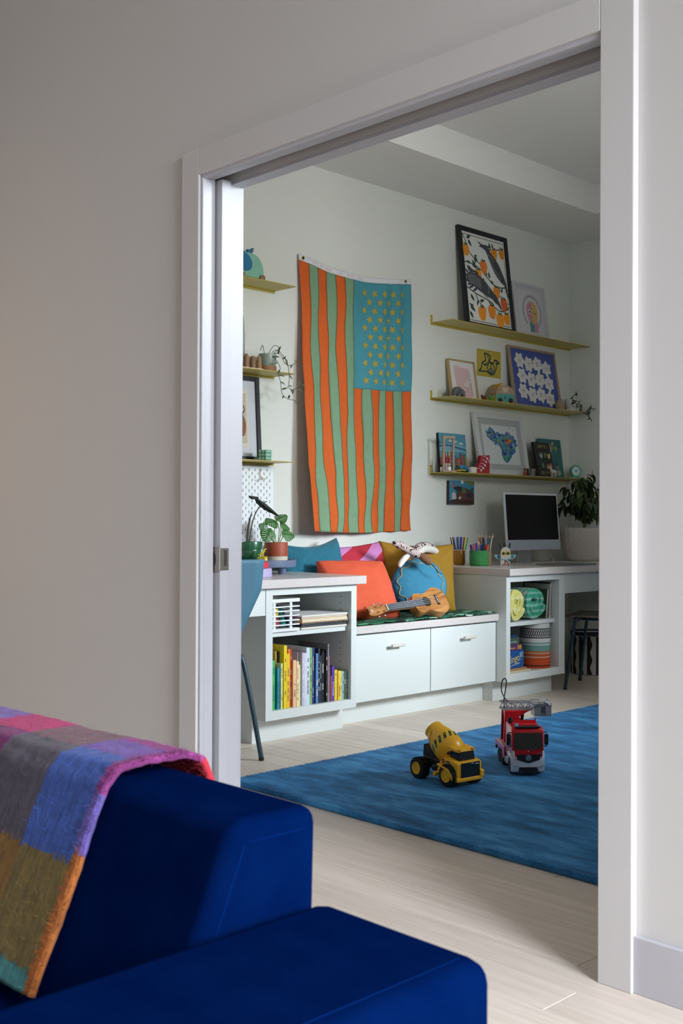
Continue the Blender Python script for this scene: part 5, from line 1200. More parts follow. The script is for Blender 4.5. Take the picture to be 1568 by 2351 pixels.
# ------------------------------------------------------------------ things on the right shelves
ZS = SZR[1] + .0006
t = thing('toy_elephant', 'small grey wooden elephant beside the pink print', 'toy', (-3.035, 3.148, ZS), WALLROT - .15)
b = B(); b.prism([(p[0], -.012, p[1]) for p in smoothpoly([(-.044, .001), (-.047, .030), (-.036, .055), (-.010, .066), (.020, .055), (.042, .040), (.046, .018), (.044, .001), (.030, .0008), (.026, .020), (.012, .022), (.008, .0008), (-.012, .0008), (-.016, .022), (-.024, .024), (-.030, .001)], 3)], (0, .024, 0)); b.obj('body', mat('#5f5e5e', .7), t)
b = B(); b.ball((-.018, -.0125, .044), (.003, .001, .003), u=8, v=6); b.obj('eye', M_WHITE, t)
b = B(); b.prism([(p[0], -.016, p[1]) for p in smoothpoly([(-.012, .050), (.006, .046), (.008, .026), (-.006, .020), (-.014, .032)], 4)], (0, .004, 0)); b.obj('ear', mat('#4d4c4d', .7), t)
for (yy, cc, lb, xx) in ((3.405, '#5f3626', 'tiny brown toy animal on the middle right shelf', -3.04), (3.468, '#4f9a34', 'tiny bright green toy animal beside the yellow camper', -3.025)):
    t = thing('toy_animal', lb, 'toy', (xx, yy, ZS), WALLROT)
    b = B(); b.tube([(-.022, 0, .014), (-.010, 0, .018), (.008, 0, .018), (.018, 0, .020)], [.004, .010, .009, .004], 10, 4); b.obj('body', mat(cc, .5), t, True); b = B(); b.ball((-.020, 0, .029), (.009, .008, .008), u=10, v=8); b.obj('head', mat(cc, .5), t)
    for sx in (-.014, .010):
        for sy in (-.005, .005): b = B(); b.cyl((sx, sy, 0), (sx, sy, .014), .0034, seg=8); b.obj('leg', mat(cc, .5), t)
    b = B(); b.ball((.010, -.010, .030), (.008, .003, .005), u=8, v=6); b.obj('ear', mat('#8a5a2a' if yy < 3.44 else '#78c04a', .5), t)
# wooden camper van
t = thing('toy_camper', 'wooden toy camper with yellow roof and teal front', 'toy', (-3.075, 3.535, ZS), WALLROT - .30)
pf = smoothpoly([(0, .0), (0, .06), (.02, .098), (.06, .113), (.10, .108), (.132, .085), (.142, .05), (.142, 0)], 4); pf = [(max(0, min(.142, p[0])), max(0, p[1])) for p in pf]
b = B(); b.prism([(p[0], -.045, p[1] if p[1] > .004 else .004) for p in pf], (0, .09, 0)); b.obj('body', mat('#a88f78', .6), t)
b = B(); b.prism([(0.001, -.0458, .006), (.141, -.0458, .006), (.141, -.0458, .056), (.001, -.0458, .056)], (0, .0016, 0)); b.obj('teal_panel', mat('#4d9a8f', .5), t)
b = B(); b.grid(lambda a, c_: Vector((-.004 + .06 * a - .0, -.046 + .120 * c_, .0 + (.125 * math.sin(a * PI / 2) ** .8))), 12, 6); solid(b.obj('roof', mat('#c69c1a', .5), t, True), .004)
for x in (.030, .112): b = B(); b.cyl((x, -.0462, .014), (x, -.050, .014), .0165, seg=18); b.obj('wheel_arch', mat('#241f1e', .6), t)
for z0, z1, mm in ((.066, .098, '#c9b096'),): B().b2(.050, .090, -.0466, -.0452, z0, z1).obj('window', mat(mm, .5), t)
b = B(); b.line if False else None
B().b2(.062, .074, -.0468, -.0452, .024, .040).obj('door_handle', mat('#2a5f5a', .5), t)
# tan stone vase and white pot with dark trailing plant
o = B().lathe([(0, 0), (.026, 0), (.033, .02), (.032, .045), (.022, .068), (.010, .078), (0, .079)], (0, 0, 0), 20).obj('stone_vase', mat('#a08a74', .7)); o.location = (-3.055, 4.262, ZS); tag(o, 'tan rounded stone ornament behind the white plant pot', 'ornament')
t = thing('trailing_plant', 'dark trailing plant in a white pot at the shelf end', 'plant', (-3.045, 4.375, ZS))
b = B(); b.lathe([(0, 0), (.036, 0), (.038, .004), (.038, .012), (.035, .014), (.0385, .018), (.041, .082), (.039, .084), (.036, .080), (.034, .070), (0, .070)], (0, 0, 0), 28); b.obj('pot', mat('#d8d5d2', .45), t); soil(t, .035, .073)
M_DV = mat('#39302b', .7); M_DL = mat('#3b3c33', .5)
vines = [[(.0, 0, .075), (.01, .02, .11), (.02, .035, .125), (.03, .045, .135)], [(.01, -.01, .075), (.035, -.03, .085), (.05, -.05, .06), (.055, -.06, .03)], [(.02, .02, .075), (.05, .035, .06), (.06, .04, .02), (.07, .05, -.01), (.08, .08, .0), (.085, .10, .02)], [(.07, .05, -.01), (.09, .08, -.02), (.10, .10, -.05)], [(.02, -.02, .075), (.05, -.02, .055), (.07, -.01, .03), (.08, .0, .01)], [(.085, .07, .0), (.10, .09, .03), (.11, .11, .02)]]
for V in vines: b = B(); b.tube(V, .0018, 5, 4); b.obj('vine', M_DV, t, True)
rl = random.Random(31)
for V in vines:
    for k in range(7):
        q = (k + 1) / 7 * (len(V) - 1); i_ = min(int(q), len(V) - 2); p = Vector(V[i_]).lerp(Vector(V[i_ + 1]), q - i_); b = B(); leaf_small(b, p, (rl.uniform(0, .6), rl.uniform(-1, 1), rl.uniform(-.8, .7)), .022 + .012 * rl.random()); solid(b.obj('leaf', M_DL, t, True), .0008)
# lowest shelf
ZS = SZR[2] + .0006
t = thing('abacus', 'tall wooden abacus frame with red and white beads', 'abacus', (-3.035, 3.055, ZS), WALLROT - .35)
M_AB = mat('#a58a72', .55)
for x in (-.040, .028): B().b2(x, x + .012, -.006, .006, 0, .205, .001, 1).obj('post', M_AB, t)
B().b2(-.043, .043, -.012, .012, .205, .220, .001, 1).obj('top_bar', M_AB, t); B().b2(-.045, .045, -.016, .016, 0, .010, .001, 1).obj('base_bar', M_AB, t)
for k, x in enumerate((-.016, .004)):
    B().cyl((x, 0, .010), (x, 0, .206), .0013, seg=6).obj('rod', mat('#c9c9c9', .3, .8), t)
    for q in range(10): b = B(); b.lathe([(.0014, -.0042), (.0092, -.0015), (.0092, .0015), (.0014, .0042)], (x, 0, .0145 + .0086 * q), 12); b.obj('bead', mat('#d6d3cf', .4) if q < 5 else mat('#b0202c', .4), t)
for x, yy, lb in ((-3.085, 3.058, 'small white cup at the left end of the lowest right shelf'), (-3.030, 3.062, 'second small white cup in front at the left shelf end')):
    o = B().lathe([(0, 0), (.011, 0), (.012, .032), (.0105, .032), (.0095, .004), (0, .004)], (0, 0, 0), 16).obj('small_cup', M_WHITE); o.location = (x - .02 if yy < 3.06 else x, yy - .012 if yy < 3.06 else yy + .03, ZS) if False else (x, yy - .005, ZS); tag(o, lb, 'cup')
t = thing('toy_creature', 'blue green toy lizard in front of the city painting', 'toy', (-3.015, 3.165, ZS), WALLROT)
b = B(); b.tube([(-.075, 0, .006), (-.04, 0, .010), (-.01, 0, .014), (.03, .0, .016)], [.002, .006, .009, .008], 10, 4); b.obj('tail_body', mat('#b98a2a', .5), t, True)
b = B(); b.tube([(-.030, -.004, .022), (-.008, -.004, .034), (.02, -.004, .030), (.055, -.006, .014)], [.005, .012, .011, .006], 10, 4); b.obj('body', mat('#1f6f9f', .4), t, True); b = B(); b.ball((-.020, -.006, .036), (.012, .009, .009)); b.obj('head', mat('#2b86b4', .4), t); b = B(); b.ball((0, -.012, .012), (.02, .006, .006)); b.obj('spot', mat('#6f9a3a', .5), t)
o = B(); o.lathe([(.016, 0), (.026, 0), (.027, .002), (.027, .034), (.026, .036), (.016, .036), (.016, 0)], (0, 0, 0), 28); o = o.obj('tape_roll', mat('#cfcbc6', .6)); o.location = (-3.015, 3.262, ZS); tag(o, 'white tape roll beside the red lacing shoe', 'tape')
t = thing('lacing_shoe', 'red wooden lacing shoe toy with white laces', 'toy', (-3.035, 3.385, ZS), WALLROT - .22)
pr_ = [(-.055, 0), (.048, 0), (.048, .118), (-.022, .114), (-.030, .070), (-.058, .040)]
b = B(); b.prism([(p[0], -.017, p[1]) for p in pr_], (0, .034, 0), .003, 2); b.obj('block', mat('#a3192a', .45), t)
eye = [(-.022, .020), (-.006, .034), (.008, .052), (.018, .074), (.026, .096)]
for x, z in eye: b = B(); b.lathe([(.0032, 0), (.0066, 0), (.0066, .0016), (.0032, .0016), (.0032, 0)], (x, -.0168, z), 14, (PI / 2, 0, 0)); b.obj('eyelet', M_WHITE, t)
for k, (x, z) in enumerate(eye): b = B(); b.tube([(x, -.0185, z), (x - .018, -.0195, z + .012), (x - .034, -.0185, z + .010)], .0016, 6, 4); b.obj('lace', M_WHITE, t)
b = B(); b.tube([(.026, -.0185, .096), (.042, -.022, .070), (.058, -.02, .045), (.055, -.015, .005)], .0014, 6, 5); b.obj('lace', M_WHITE, t)
for yy, xx, cc, cc2, lb in ((3.815, -3.02, '#9a3318', '#b8451f', 'tiny red fox figure below the watercolour map'), (3.862, -3.03, '#1a1a1c', '#3a3434', 'tiny black figure beside the red fox')):
    t = thing('toy_figure', lb, 'toy', (xx, yy, ZS), WALLROT)
    b = B(); b.lathe([(0, 0), (.013, 0), (.014, .010), (.010, .026), (.006, .032)], (0, 0, 0), 12); b.obj('body', mat(cc, .5), t, True); b = B(); b.ball((-.002, 0, .040), (.010, .009, .010), u=10, v=8); b.obj('head', mat(cc, .5), t)
    for sx in (-1, 1): b = B(); b.lathe([(.004, 0), (0, .010)], (sx * .006 - .002, 0, .046), 8); b.obj('ear', mat(cc2, .5), t)
    b = B(); b.tube([(.010, .004, .006), (.020, .004, .012), (.022, .004, .022)], [.004, .005, .002], 8, 3); b.obj('tail', mat(cc2, .5), t)
o = B().lathe([(0, 0), (.012, 0), (.014, .05), (.0128, .05), (.0108, .004), (0, .004)], (0, 0, 0), 18).obj('small_glass', mat('#eef2f2', .04, trans=.95)); o.location = (-3.035, 3.930, ZS); tag(o, 'tiny clear glass beside the dark picture book', 'glass')
def facebook(label, y0, w, h, th, dist, tilt, m, rz=0.0):
    t = thing('picture_book', label, 'book', (XW + dist, y0, ZS), 0, rot=(-tilt, 0, WALLROT + rz))
    B().b2(0, w, 0, .0018, 0, h).obj('front_cover', m, t); B().b2(0, w, th - .0018, th, 0, h).obj('back_cover', m, t); B().b2(0, .0018, .0018, th - .0018, 0, h).obj('spine', m, t); B().b2(.0018, w - .003, .0018, th - .0018, .002, h - .002).obj('pages', M_PAGES, t)
    return t
t = facebook('teal illustrated picture book leaning behind the dark one', 4.125, .255, .272, .016, .075, .14, mat('#2f6a6c', .5, var=.25, vscale=14))
A = Art(.255, .272)
for k in range(26): x, z = mr_.random() * .8 + .1, mr_.random() * .8 + .1; A.blob(mr_.choice(['#8a8f5f', '#3f7f86', '#23525c', '#b0a57a', '#4f8f80']), [(x + .08 * math.cos(a_) * (.5 + mr_.random()), z + .06 * math.sin(a_) * (.5 + mr_.random())) for a_ in [j * PI / 3 for j in range(6)]], 3) if .12 < x < .88 else None
A.done('cover_print', t, Matrix.Translation((0, -.0003, 0)))
t = facebook('dark picture book titled in coloured letters, leaning in front', 4.000, .185, .245, .016, .140, .26, mat('#1e1f22', .5))
for k, (ch, cc) in enumerate(zip('ANTES', ('#5f9a6a', '#c9b884', '#c9a06a', '#c9b46a', '#b86a5a'))): text(ch, .034, mat(cc, .6), t, TM(.045 + .026 * k, -.0008, .215), sx=.85)
for k, (ch, cc) in enumerate(zip('DESPUÉS', ('#b98aa0', '#c9b46a', '#7fa56a', '#c9a06a', '#c98a6a', '#8fb0a0', '#c9b884'))): text(ch, .030, mat(cc, .6), t, TM(.035 + .019 * k, -.0008, .028), sx=.75)
A = Art(.185, .245)
for x, z, cc, kx in ((.34, .62, '#8fb0a8', 0), (.60, .64, '#6f8f4a', 1), (.82, .62, '#cfb86a', 0), (.34, .33, '#4f7f6a', 2), (.62, .30, '#c48f4a', 1), (.84, .32, '#c4705a', 2)):
    if kx == 0: A.blob(cc, [(x - .10, z + .08), (x - .02, z + .02), (x + .08, z + .10), (x + .09, z - .02), (x, z - .09), (x - .08, z - .04)], 4)
    elif kx == 1: A.leaf(cc, x - .05, z - .09, 1.2, .26, .42)
    else: A.blob(cc, [(x - .08, z), (x, z + .09), (x + .08, z), (x, z - .09)], 5)
A.line('#3a3b3f', [(.10, .48), (.95, .48)], .002); A.done('cover_print', t, Matrix.Translation((0, -.0004, 0)))
t = thing('toy_unicorn', 'small white unicorn figure in front of the picture books', 'toy', (-2.995, 4.100, ZS), WALLROT - .3); M_UN = mat('#c9c3bc', .6)
b = B(); b.tube([(.022, 0, .036), (.008, 0, .038), (-.010, 0, .040), (-.020, 0, .052), (-.024, 0, .062)], [.007, .0115, .0105, .007, .006], 10, 4); b.obj('body', M_UN, t, True); b = B(); b.ball((-.030, 0, .064), (.011, .006, .006)); b.obj('head', M_UN, t); b = B(); b.lathe([(.0022, 0), (0, .018)], (-.030, 0, .069), 8, (0, -.3, 0)); b.obj('horn', mat('#c9b184', .5), t)
for sx in (-.010, .016):
    for sy in (-.006, .006): b = B(); b.cyl((sx, sy, 0), (sx, sy, .034), .0038, .0045, 8); b.obj('leg', M_UN, t)
b = B(); b.tube([(.026, 0, .040), (.036, 0, .030), (.036, 0, .014)], [.003, .004, .001], 8, 3); b.obj('tail', mat('#b3a79c', .7), t)
t = thing('desk_fan', 'small round mint green clock fan at the shelf end', 'fan', (-3.045, 4.440, ZS), WALLROT - .45); M_MT = mat('#4fae94', .45)
b = B(); b.lathe([(.032, 0), (.041, 0), (.0425, .004), (.0425, .020), (.041, .024), (.032, .024), (.032, 0)], (0, .012, .052), 36, (PI / 2, 0, 0)); b.obj('ring', M_MT, t); b = B(); b.lathe([(0, 0), (.033, 0), (.033, .010), (0, .010)], (0, .004, .052), 32, (PI / 2, 0, 0)); b.obj('dial', mat('#d2d4da', .5), t); b = B(); b.lathe([(0, 0), (.008, 0), (.007, .004), (0, .005)], (0, -.006, .052), 16, (PI / 2, 0, 0)); b.obj('hub', M_MT, t)
for sx in (-1, 1): b = B(); b.prism([(sx * .022, -.008, .016), (sx * .044, -.008, .006), (sx * .044, -.008, 0), (sx * .026, -.008, 0), (sx * .012, -.008, .012)], (0, .016, 0)); b.obj('foot', M_MT, t)

# ------------------------------------------------------------------ right worktop
ZD2 = .7585
def cup(name, label, x, y, r, h, m, taper=1.0):
    t = thing(name, label, 'pencil pot', (x, y, ZD2), 0, 'pencil pots on the right worktop'); b = B(); b.lathe([(0, 0), (r * .86 * taper, 0), (r * .95 * taper, .004), (r * taper, .012), (r, h - .002), (r - .001, h), (r - .004, h - .001), (r - .005, .01), (0, .01)], (0, 0, 0), 32); b.obj('pot_body', m, t); return t
cup('pencil_pot', 'ochre yellow pencil pot full of felt pens', -2.992, 3.108, .037, .088, mat('#a5700f', .5))
cup('pencil_pot', 'green felt pencil pot with coloured pens', -2.832, 3.102, .058, .092, mat('#3d8a4c', .95, bump=.8, bscale=120, var=.08, vscale=40))
cup('pencil_pot', 'plain kraft pencil pot behind the green felt one', -2.865, 3.205, .038, .085, mat('#94795a', .7))
def pen(label, base, tip, r, cc, cap, caplen=.42, group='felt pens', pencil=False):
    t = thing('pencil' if pencil else 'felt_pen', label, 'pencil' if pencil else 'pen', base, 0, group); v = Vector(tip) - Vector(base)
    if pencil:
        b = B(); b.cyl((0, 0, 0), v * .90, r, r, 6); b.obj('shaft', mat(cc, .45), t); b = B(); b.cyl(v * .90, v * .985, r, r * .35, 6); b.obj('wood_tip', mat('#c9a47c', .7), t); b = B(); b.cyl(v * .985, v, r * .35, r * .08, 6); b.obj('lead', mat(cap, .5), t)
    else:
        b = B(); b.cyl((0, 0, 0), v * (1 - caplen), r, r, 10); b.obj('barrel', mat(cc, .4), t); b = B(); b.cyl(v * (1 - caplen), v * .985, r * 1.16, r * 1.10, 10); b.cyl(v * .985, v, r * 1.1, r * .7, 10); b.obj('cap', mat(cap, .4), t)
for k, (cc, nm) in enumerate((('#7a4a2a', 'brown'), ('#1d1d1a', 'black'), ('#8f8fc8', 'lilac'), ('#2f5fb0', 'blue'), ('#4a1d3c', 'plum'), ('#1f3f8f', 'navy'), ('#2b4fa0', 'cobalt'), ('#7a1f2c', 'crimson'), ('#d9c22a', 'yellow'), ('#3f9a4f', 'green'))):
    u = -1 + 2 * k / 9; dp = (.012 if k % 2 else -.010)
    # the fan of pens opens across the view
    ex, ey = .70, .71
    pen('%s capped felt pen in the ochre pot' % nm, (-2.992 + ex * .020 * u + dp * .7, 3.108 + ey * .020 * u - dp * .7, ZD2 + .011), (-2.992 + ex * .052 * u + dp, 3.108 + ey * .052 * u - dp, ZD2 + .172 - .004 * abs(u)), .0036, '#cfcfce', cc, .48, 'felt pens in the ochre pot')
for k, (cc, nm, u, dp, hh) in enumerate((('#6a3aa0', 'violet', -1.0, -.01, .125), ('#a04a80', 'magenta', -.72, .012, .128), ('#b8582a', 'rust', -.50, -.012, .130), ('#2b3f9a', 'dark blue', -.35, .014, .135), ('#d8b894', 'beige', -.08, -.01, .142), ('#2f6fc0', 'bright blue', .28, .0, .130), ('#4a2a80', 'purple', .62, -.012, .126), ('#a82a30', 'red', .90, .004, .126), ('#c8602a', 'orange', 1.12, -.006, .124), ('#1d1d24', 'black', .55, .016, .128))):
    pen('%s marker in the green felt pot' % nm, (-2.832 + .7 * .030 * u + dp, 3.102 + .71 * .030 * u - dp, ZD2 + .011), (-2.832 + .7 * .050 * u + dp, 3.102 + .71 * .050 * u - dp, ZD2 + hh + .002), .0062, cc, cc, .45, 'markers in the green felt pot')
for k, (cc, nm, u, hh) in enumerate((('#b06a4a', 'copper', -1.0, .185), ('#8f4a2a', 'brown', -.72, .182), ('#1d2028', 'black', -.45, .188), ('#26323f', 'slate', -.2, .178), ('#8a9ab8', 'pale blue', .05, .186), ('#8f6fa0', 'mauve', .25, .184), ('#2a5f5a', 'dark green', .5, .182), ('#2f7f8a', 'teal', .7, .178), ('#d6cfc6', 'cream', .95, .196), ('#4a241d', 'maroon', 1.15, .186))):
    dp = .008 * (-1) ** k; pen('%s coloured pencil in the kraft pot' % nm, (-2.865 + .7 * .014 * u + dp, 3.205 + .71 * .014 * u - dp, ZD2 + .011), (-2.865 + .7 * .046 * u + dp * 1.5, 3.205 + .71 * .046 * u - dp * 1.5, ZD2 + hh), .0038, cc, cc, .4, 'pencils in the kraft pot', True)
# white brick pencil holder with wings and mosaic tiles
t = thing('brick_pencil_holder', 'white toy brick pencil holder with mosaic front and small wings', 'pencil holder', (-2.800, 3.318, ZD2), .78); M_OW = mat('#d3d0cc', .4)
pf = [(-.030, 0), (.030, 0), (.030, .080)] + [(.030 * math.cos(a_), .080 + .030 * math.sin(a_)) for a_ in [PI * k / 14 for k in range(1, 14)]] + [(-.030, .080)]
b = B(); b.prism([(p[0], -.020, p[1]) for p in pf], (0, .008, 0)); b.obj('front_plate', M_OW, t); B().b2(-.030, .030, -.012, .024, 0, .072, .001, 1).obj('cup', M_OW, t)
for sx in (-1, 1):
    b = B(); b.prism([(p[0], .0, p[1]) for p in smoothpoly([(sx * .031, .060), (sx * .048, .064), (sx * .066, .060), (sx * .056, .040), (sx * .036, .034)], 4)], (0, .004, 0)); b.obj('wing', mat('#8fb4c4', .4), t)
    b = B(); b.prism([(p[0], -.0008, p[1]) for p in smoothpoly([(sx * .038, .056), (sx * .050, .056), (sx * .048, .042), (sx * .038, .042)], 3)], (0, .0012, 0)); b.obj('wing_tile', mat('#2f7f94', .4), t)
    b = B(); b.lathe([(0, 0), (.017, 0), (.017, .0012), (0, .0012)], (sx * .013, -.020, .072), 18, (PI / 2, 0, 0)); b.obj('round_tile', mat('#d8c878', .4), t)
    b = B(); b.lathe([(0, 0), (.0078, 0), (.0078, .002), (0, .002)], (sx * .0145, -.0208, .071), 16, (PI / 2, 0, 0)); b.obj('round_tile', M_BLACK, t)
b = B(); b.lathe([(0, 0), (.0036, 0), (.0036, .002), (0, .002)], (0, -.021, .070), 10, (PI / 2, 0, 0)); b.obj('round_tile', M_BLACK, t)
for i in range(8):
    for j in range(5):
        if (i < 3 and j < 4 and j > 0) or (i + j * 3) % 7 == 0: continue
        cc = mr_.choice(['#2f6f94', '#1f8a86', '#e0dcd6', '#1d2028', '#c98a2a', '#8fb4d0', '#b04a2a'] if j else ['#c98a2a', '#c9641f', '#2a2a5a', '#8fa0b8', '#d8b03a'])
        B().b2(-.030 + i * .0075, -.0232 + i * .0075, -.0212, -.020, .001 + j * .0075, .0078 + j * .0075).obj('tile', mat(cc, .4), t)
for k, (dx, hh) in enumerate(((-.018, .118), (-.004, .117), (.016, .118))):
    a_ = .78; bx, by = -2.800 + dx * math.cos(a_) - .010 * math.sin(a_), 3.318 + dx * math.sin(a_) + .010 * math.cos(a_)
    pen('black marker in the brick holder, %s of three' % ('leftmost', 'middle', 'rightmost')[k], (bx, by, ZD2 + .0725), (bx - .014 * (1 - k * .9), by - .012 * (1 - k * .9), ZD2 + hh + .016), .0042, '#19171a', '#1c1714', .5, 'black markers in the brick holder')
# computer
t = thing('desktop_computer', 'slim white desktop computer with black screen', 'computer', (-2.915, 3.752, ZD2), WALLROT - .045); M_AL = mat('#c3c8cf', .35, .25)
TI = Matrix.Translation((0, 0, .265)) @ Matrix.Rotation(-.085, 4, 'X') @ Matrix.Translation((0, 0, -.265))
b = B(); b.b2(-.2735, .2735, -.006, .0055, .082, .452, .004, 2); b.xf(TI); b.obj('chassis', mat('#cfd3d8', .4), t)
b = B(); b.b2(-.2705, .2705, -.0072, -.0060, .086, .146); b.xf(TI); b.obj('chin', mat('#aab4c0', .4), t)
b = B(); b.b2(-.2600, .2600, -.0074, -.0058, .148, .438); b.xf(TI); b.obj('screen', mat('#050508', .35, spec=.15), t)
b = B(); b.prism([(-.068, .012, .30), (.068, .012, .30), (.068, .062, .004), (-.068, .062, .004)], (0, .006, 0)); b.b2(-.068, .068, -.055, .068, 0, .004); b.obj('stand', mat('#b0b3b8', .3, .6), t)
b = B(); b.tube([(.055, -.06, .002), (.10, -.062, .0025), (.155, -.055, .006), (.185, -.03, .024), (.205, .03, .055)], .0018, 6, 6); b.obj('cable', M_WHITE, t)
for (x, y, w, d, cc, lb, nm) in ((-2.72, 3.75, .42, .115, '#b9babd', 'slim pale keyboard in front of the computer', 'keyboard'),):
    t = thing(nm, lb, 'keyboard', (x, y, ZD2), WALLROT); B().b2(-w / 2, w / 2, -d / 2, d / 2, 0, .007, .002, 2).obj('case', mat(cc, .4), t)
    for r_ in range(4):
        for q in range(14): B().b2(-w / 2 + .008 + q * .029, -w / 2 + .034 + q * .029, -d / 2 + .008 + r_ * .025, -d / 2 + .030 + r_ * .025, .007, .0088).obj('key', mat('#d6d7da', .5), t)
t = thing('laptop', 'closed grey laptop lying at the front of the right worktop', 'laptop', (-2.548, 3.60, ZD2), WALLROT); B().b2(-.16, .16, -.11, .11, 0, .006, .002, 2).obj('base', mat('#8d9092', .35, .5), t); B().b2(-.16, .16, -.11, .11, .0066, .012, .002, 2).obj('lid', mat('#85888a', .35, .5), t)
o = B().b2(-.12, .12, -.085, .085, 0, .004, .001, 1).obj('paper_pad', mat('#d9d6d0', .8)); o.location = (-2.62, 4.12, ZD2); o.rotation_euler = (0, 0, WALLROT + .2); tag(o, 'white writing pad on the worktop in front of the big plant pot', 'pad')
# big patterned pot with bushy plant
t = thing('potted_plant', 'bushy weeping fig in a large white embossed pot', 'plant', (-2.865, 4.275, ZD2))
def potr(z): return .112 + .048 * min(1, (z / .17)) ** .75 if z < .17 else .160
prof = [(0, 0), (.104, 0), (.112, .006)] + [(potr(z), z) for z in (.02, .05, .08, .11, .14, .17, .20, .222)] + [(.158, .226), (.152, .224), (.148, .20), (0, .20)]
b = B(); b.lathe(prof, (0, 0, 0), 56); b.obj('pot', mat('#b9b3ab', .7), t); soil(t, .149, .205)
mo_ = B()   # embossed quatrefoil tiles: raised rims
for r_ in range(4):
    zc_ = .195 - .052 * r_
    for q in range(22):
        a0 = 2 * PI * q / 22
        for lobe in range(4):
            la = lobe * PI / 2; pts_ = []
            for s_i in range(9):
                aa = la - PI * .55 + PI * 1.1 * s_i / 8; dx = .0085 * math.cos(la) + .0085 * math.cos(aa); dz = .0105 * math.sin(la) + .0095 * math.sin(aa)
                z_ = zc_ + dz; rr2 = potr(max(.001, z_)) + .0002; pts_.append((rr2 * math.cos(a0 + dx / .15), rr2 * math.sin(a0 + dx / .15), z_))
            mo_.tube(pts_, .0013, 4, cap=False)
        z0_, z1_ = zc_ - .024, zc_ + .024; mo_.tube([(potr(max(.001, z)) * math.cos(a0 + PI / 22), potr(max(.001, z)) * math.sin(a0 + PI / 22), z) for z in (z0_, zc_, z1_)], .0012, 4, cap=False)
mo_.obj('embossed_pattern', mat('#cbc6bf', .7), t, recalc=True)['kind'] = 'stuff'
M_FT = mat('#6f5f4a', .8); M_FL = mat('#2c3d1f', .45, rnd=.30); M_FL2 = mat('#4a5c2a', .45, rnd=.2)
b = B(); b.tube([(0, 0, .20), (.004, -.003, .30), (-.004, .004, .42)], [.008, .007, .004], 8, 4); b.obj('trunk', M_FT, t, True)
fr_ = random.Random(17); tips = []
for k in range(26):
    an = fr_.random() * 2 * PI; z0 = .27 + .15 * fr_.random(); rr3 = .07 + .12 * fr_.random(); z1 = z0 + .06 + .09 * fr_.random() - (.10 if rr3 > .16 else 0)
    P_ = [(0, 0, z0), (rr3 * .5 * math.cos(an), rr3 * .5 * math.sin(an), z0 + .06), (rr3 * math.cos(an), rr3 * math.sin(an), z1)]
    b = B(); b.tube(P_, [.0028, .002, .001], 5, 4); b.obj('twig', M_FT, t, True); tips.append(P_)
for k in range(4): P_ = [(0, 0, .40), (.01 * k - .01, .01, .48), (.02 * k - .02, .03 * k - .05, .55 + .02 * k)]; b = B(); b.tube(P_, .0018, 5, 4); b.obj('twig', M_FT, t, True); tips.append(P_)
leafme = []
for k in range(3):
    b = B(); blade(b, (0, 0, 0), (.074, 0, -.012), .034 + .005 * k, 8, .25, droop=.25); o = b.obj('leaf', [M_FL, M_FL, M_FL2][k], t, True); leafme.append(o.data); bpy.data.objects.remove(o)
for k in range(298):
    P_ = tips[k % len(tips)]; q = fr_.random() ** .6 * 1.999; i_ = int(q); p = Vector(P_[i_]).lerp(Vector(P_[i_ + 1]), q - i_)
    if (p.y > .235): continue
    o = bpy.data.objects.new('leaf', leafme[0 if fr_.random() < .55 else (1 if fr_.random() < .7 else 2)]); COL.objects.link(o); o.parent = t
    an = math.atan2(p.y, p.x) + fr_.uniform(-1.1, 1.1); o.location = p; o.rotation_euler = (fr_.uniform(-.5, .5), fr_.uniform(.2, 1.25), an); s_ = .75 + .45 * fr_.random(); o.scale = (s_, s_, s_)
# ------------------------------------------------------------------ mohair throw over the sofa back
COLS = [['#8f2f78', '#3d5aa6', '#7a6636', '#4c8d8c'], ['#755058', '#564e5a', '#86602a', '#6f7048'], ['#bb1465', '#781f62', '#5f3a4c', '#86602a'], ['#7a5ba6', '#86307a', '#4f4258', '#7a6636'], ['#6f5a9e', '#962f6e', '#564e5a', '#86602a']]
thr = thing('throw_blanket', 'mohair throw in pink, blue and ochre checks over the sofa back', 'blanket', (0, 0, 0))
def thr_pt(u, s):
    """u: 0 right edge .. 1 left ; s: arc length from the hem behind the sofa"""
    x = .100 - u * .78
    # outline of the sofa back in section, with the cloth standing off it
    path = [(-1.180, .560), (-1.186, .645), (-1.200, .678), (-1.225, .689), (-1.300, .690), (-1.338, .686), (-1.356, .668), (-1.372, .630), (-1.400, .565), (-1.430, .495), (-1.463, .420)]
    tot = 0; L_ = []
    for a, c in zip(path[:-1], path[1:]): l = math.hypot(c[0] - a[0], c[1] - a[1]); L_.append(l); tot += l
    d = s * tot; i = 0
    while i < len(L_) - 1 and d > L_[i]: d -= L_[i]; i += 1
    f = min(1, d / L_[i]); a, c = path[i], path[i + 1]
    y = a[0] + (c[0] - a[0]) * f; z = a[1] + (c[1] - a[1]) * f
    w = .004 * mnoise.noise(Vector((x * 7, s * 6, 0))) + .0015 * mnoise.noise(Vector((x * 40, s * 40, 3)))
    x += .008 * mnoise.noise(Vector((0.3, s * 5, 7))) * (1 - u)
    ny, nz = -(c[1] - a[1]), (c[0] - a[0]); n_ = math.hypot(ny, nz); ny, nz = ny / n_, nz / n_
    if nz < 0 and i in (3, 4): ny, nz = -ny, -nz
    return Vector((x, y + (0 if i in (3, 4) else -abs(w) * .3), z + w + .003 * (1 - u) ** 8)), tot
NU, NS = 150, 130
b = B(); gridv = [[b.bm.verts.new(thr_pt(i / (NU - 1), j / (NS - 1))[0]) for j in range(NS)] for i in range(NU)]
tmats = []; tix = {}
def tm_(hexc):
    if hexc not in tix:
        tix[hexc] = len(tmats); tmats.append(mat(hexc, .95, var=.30, vscale=45, bump=.30, bscale=160, sheen=.08, stretch=(3.0, .6, .6)))
    return tix[hexc]
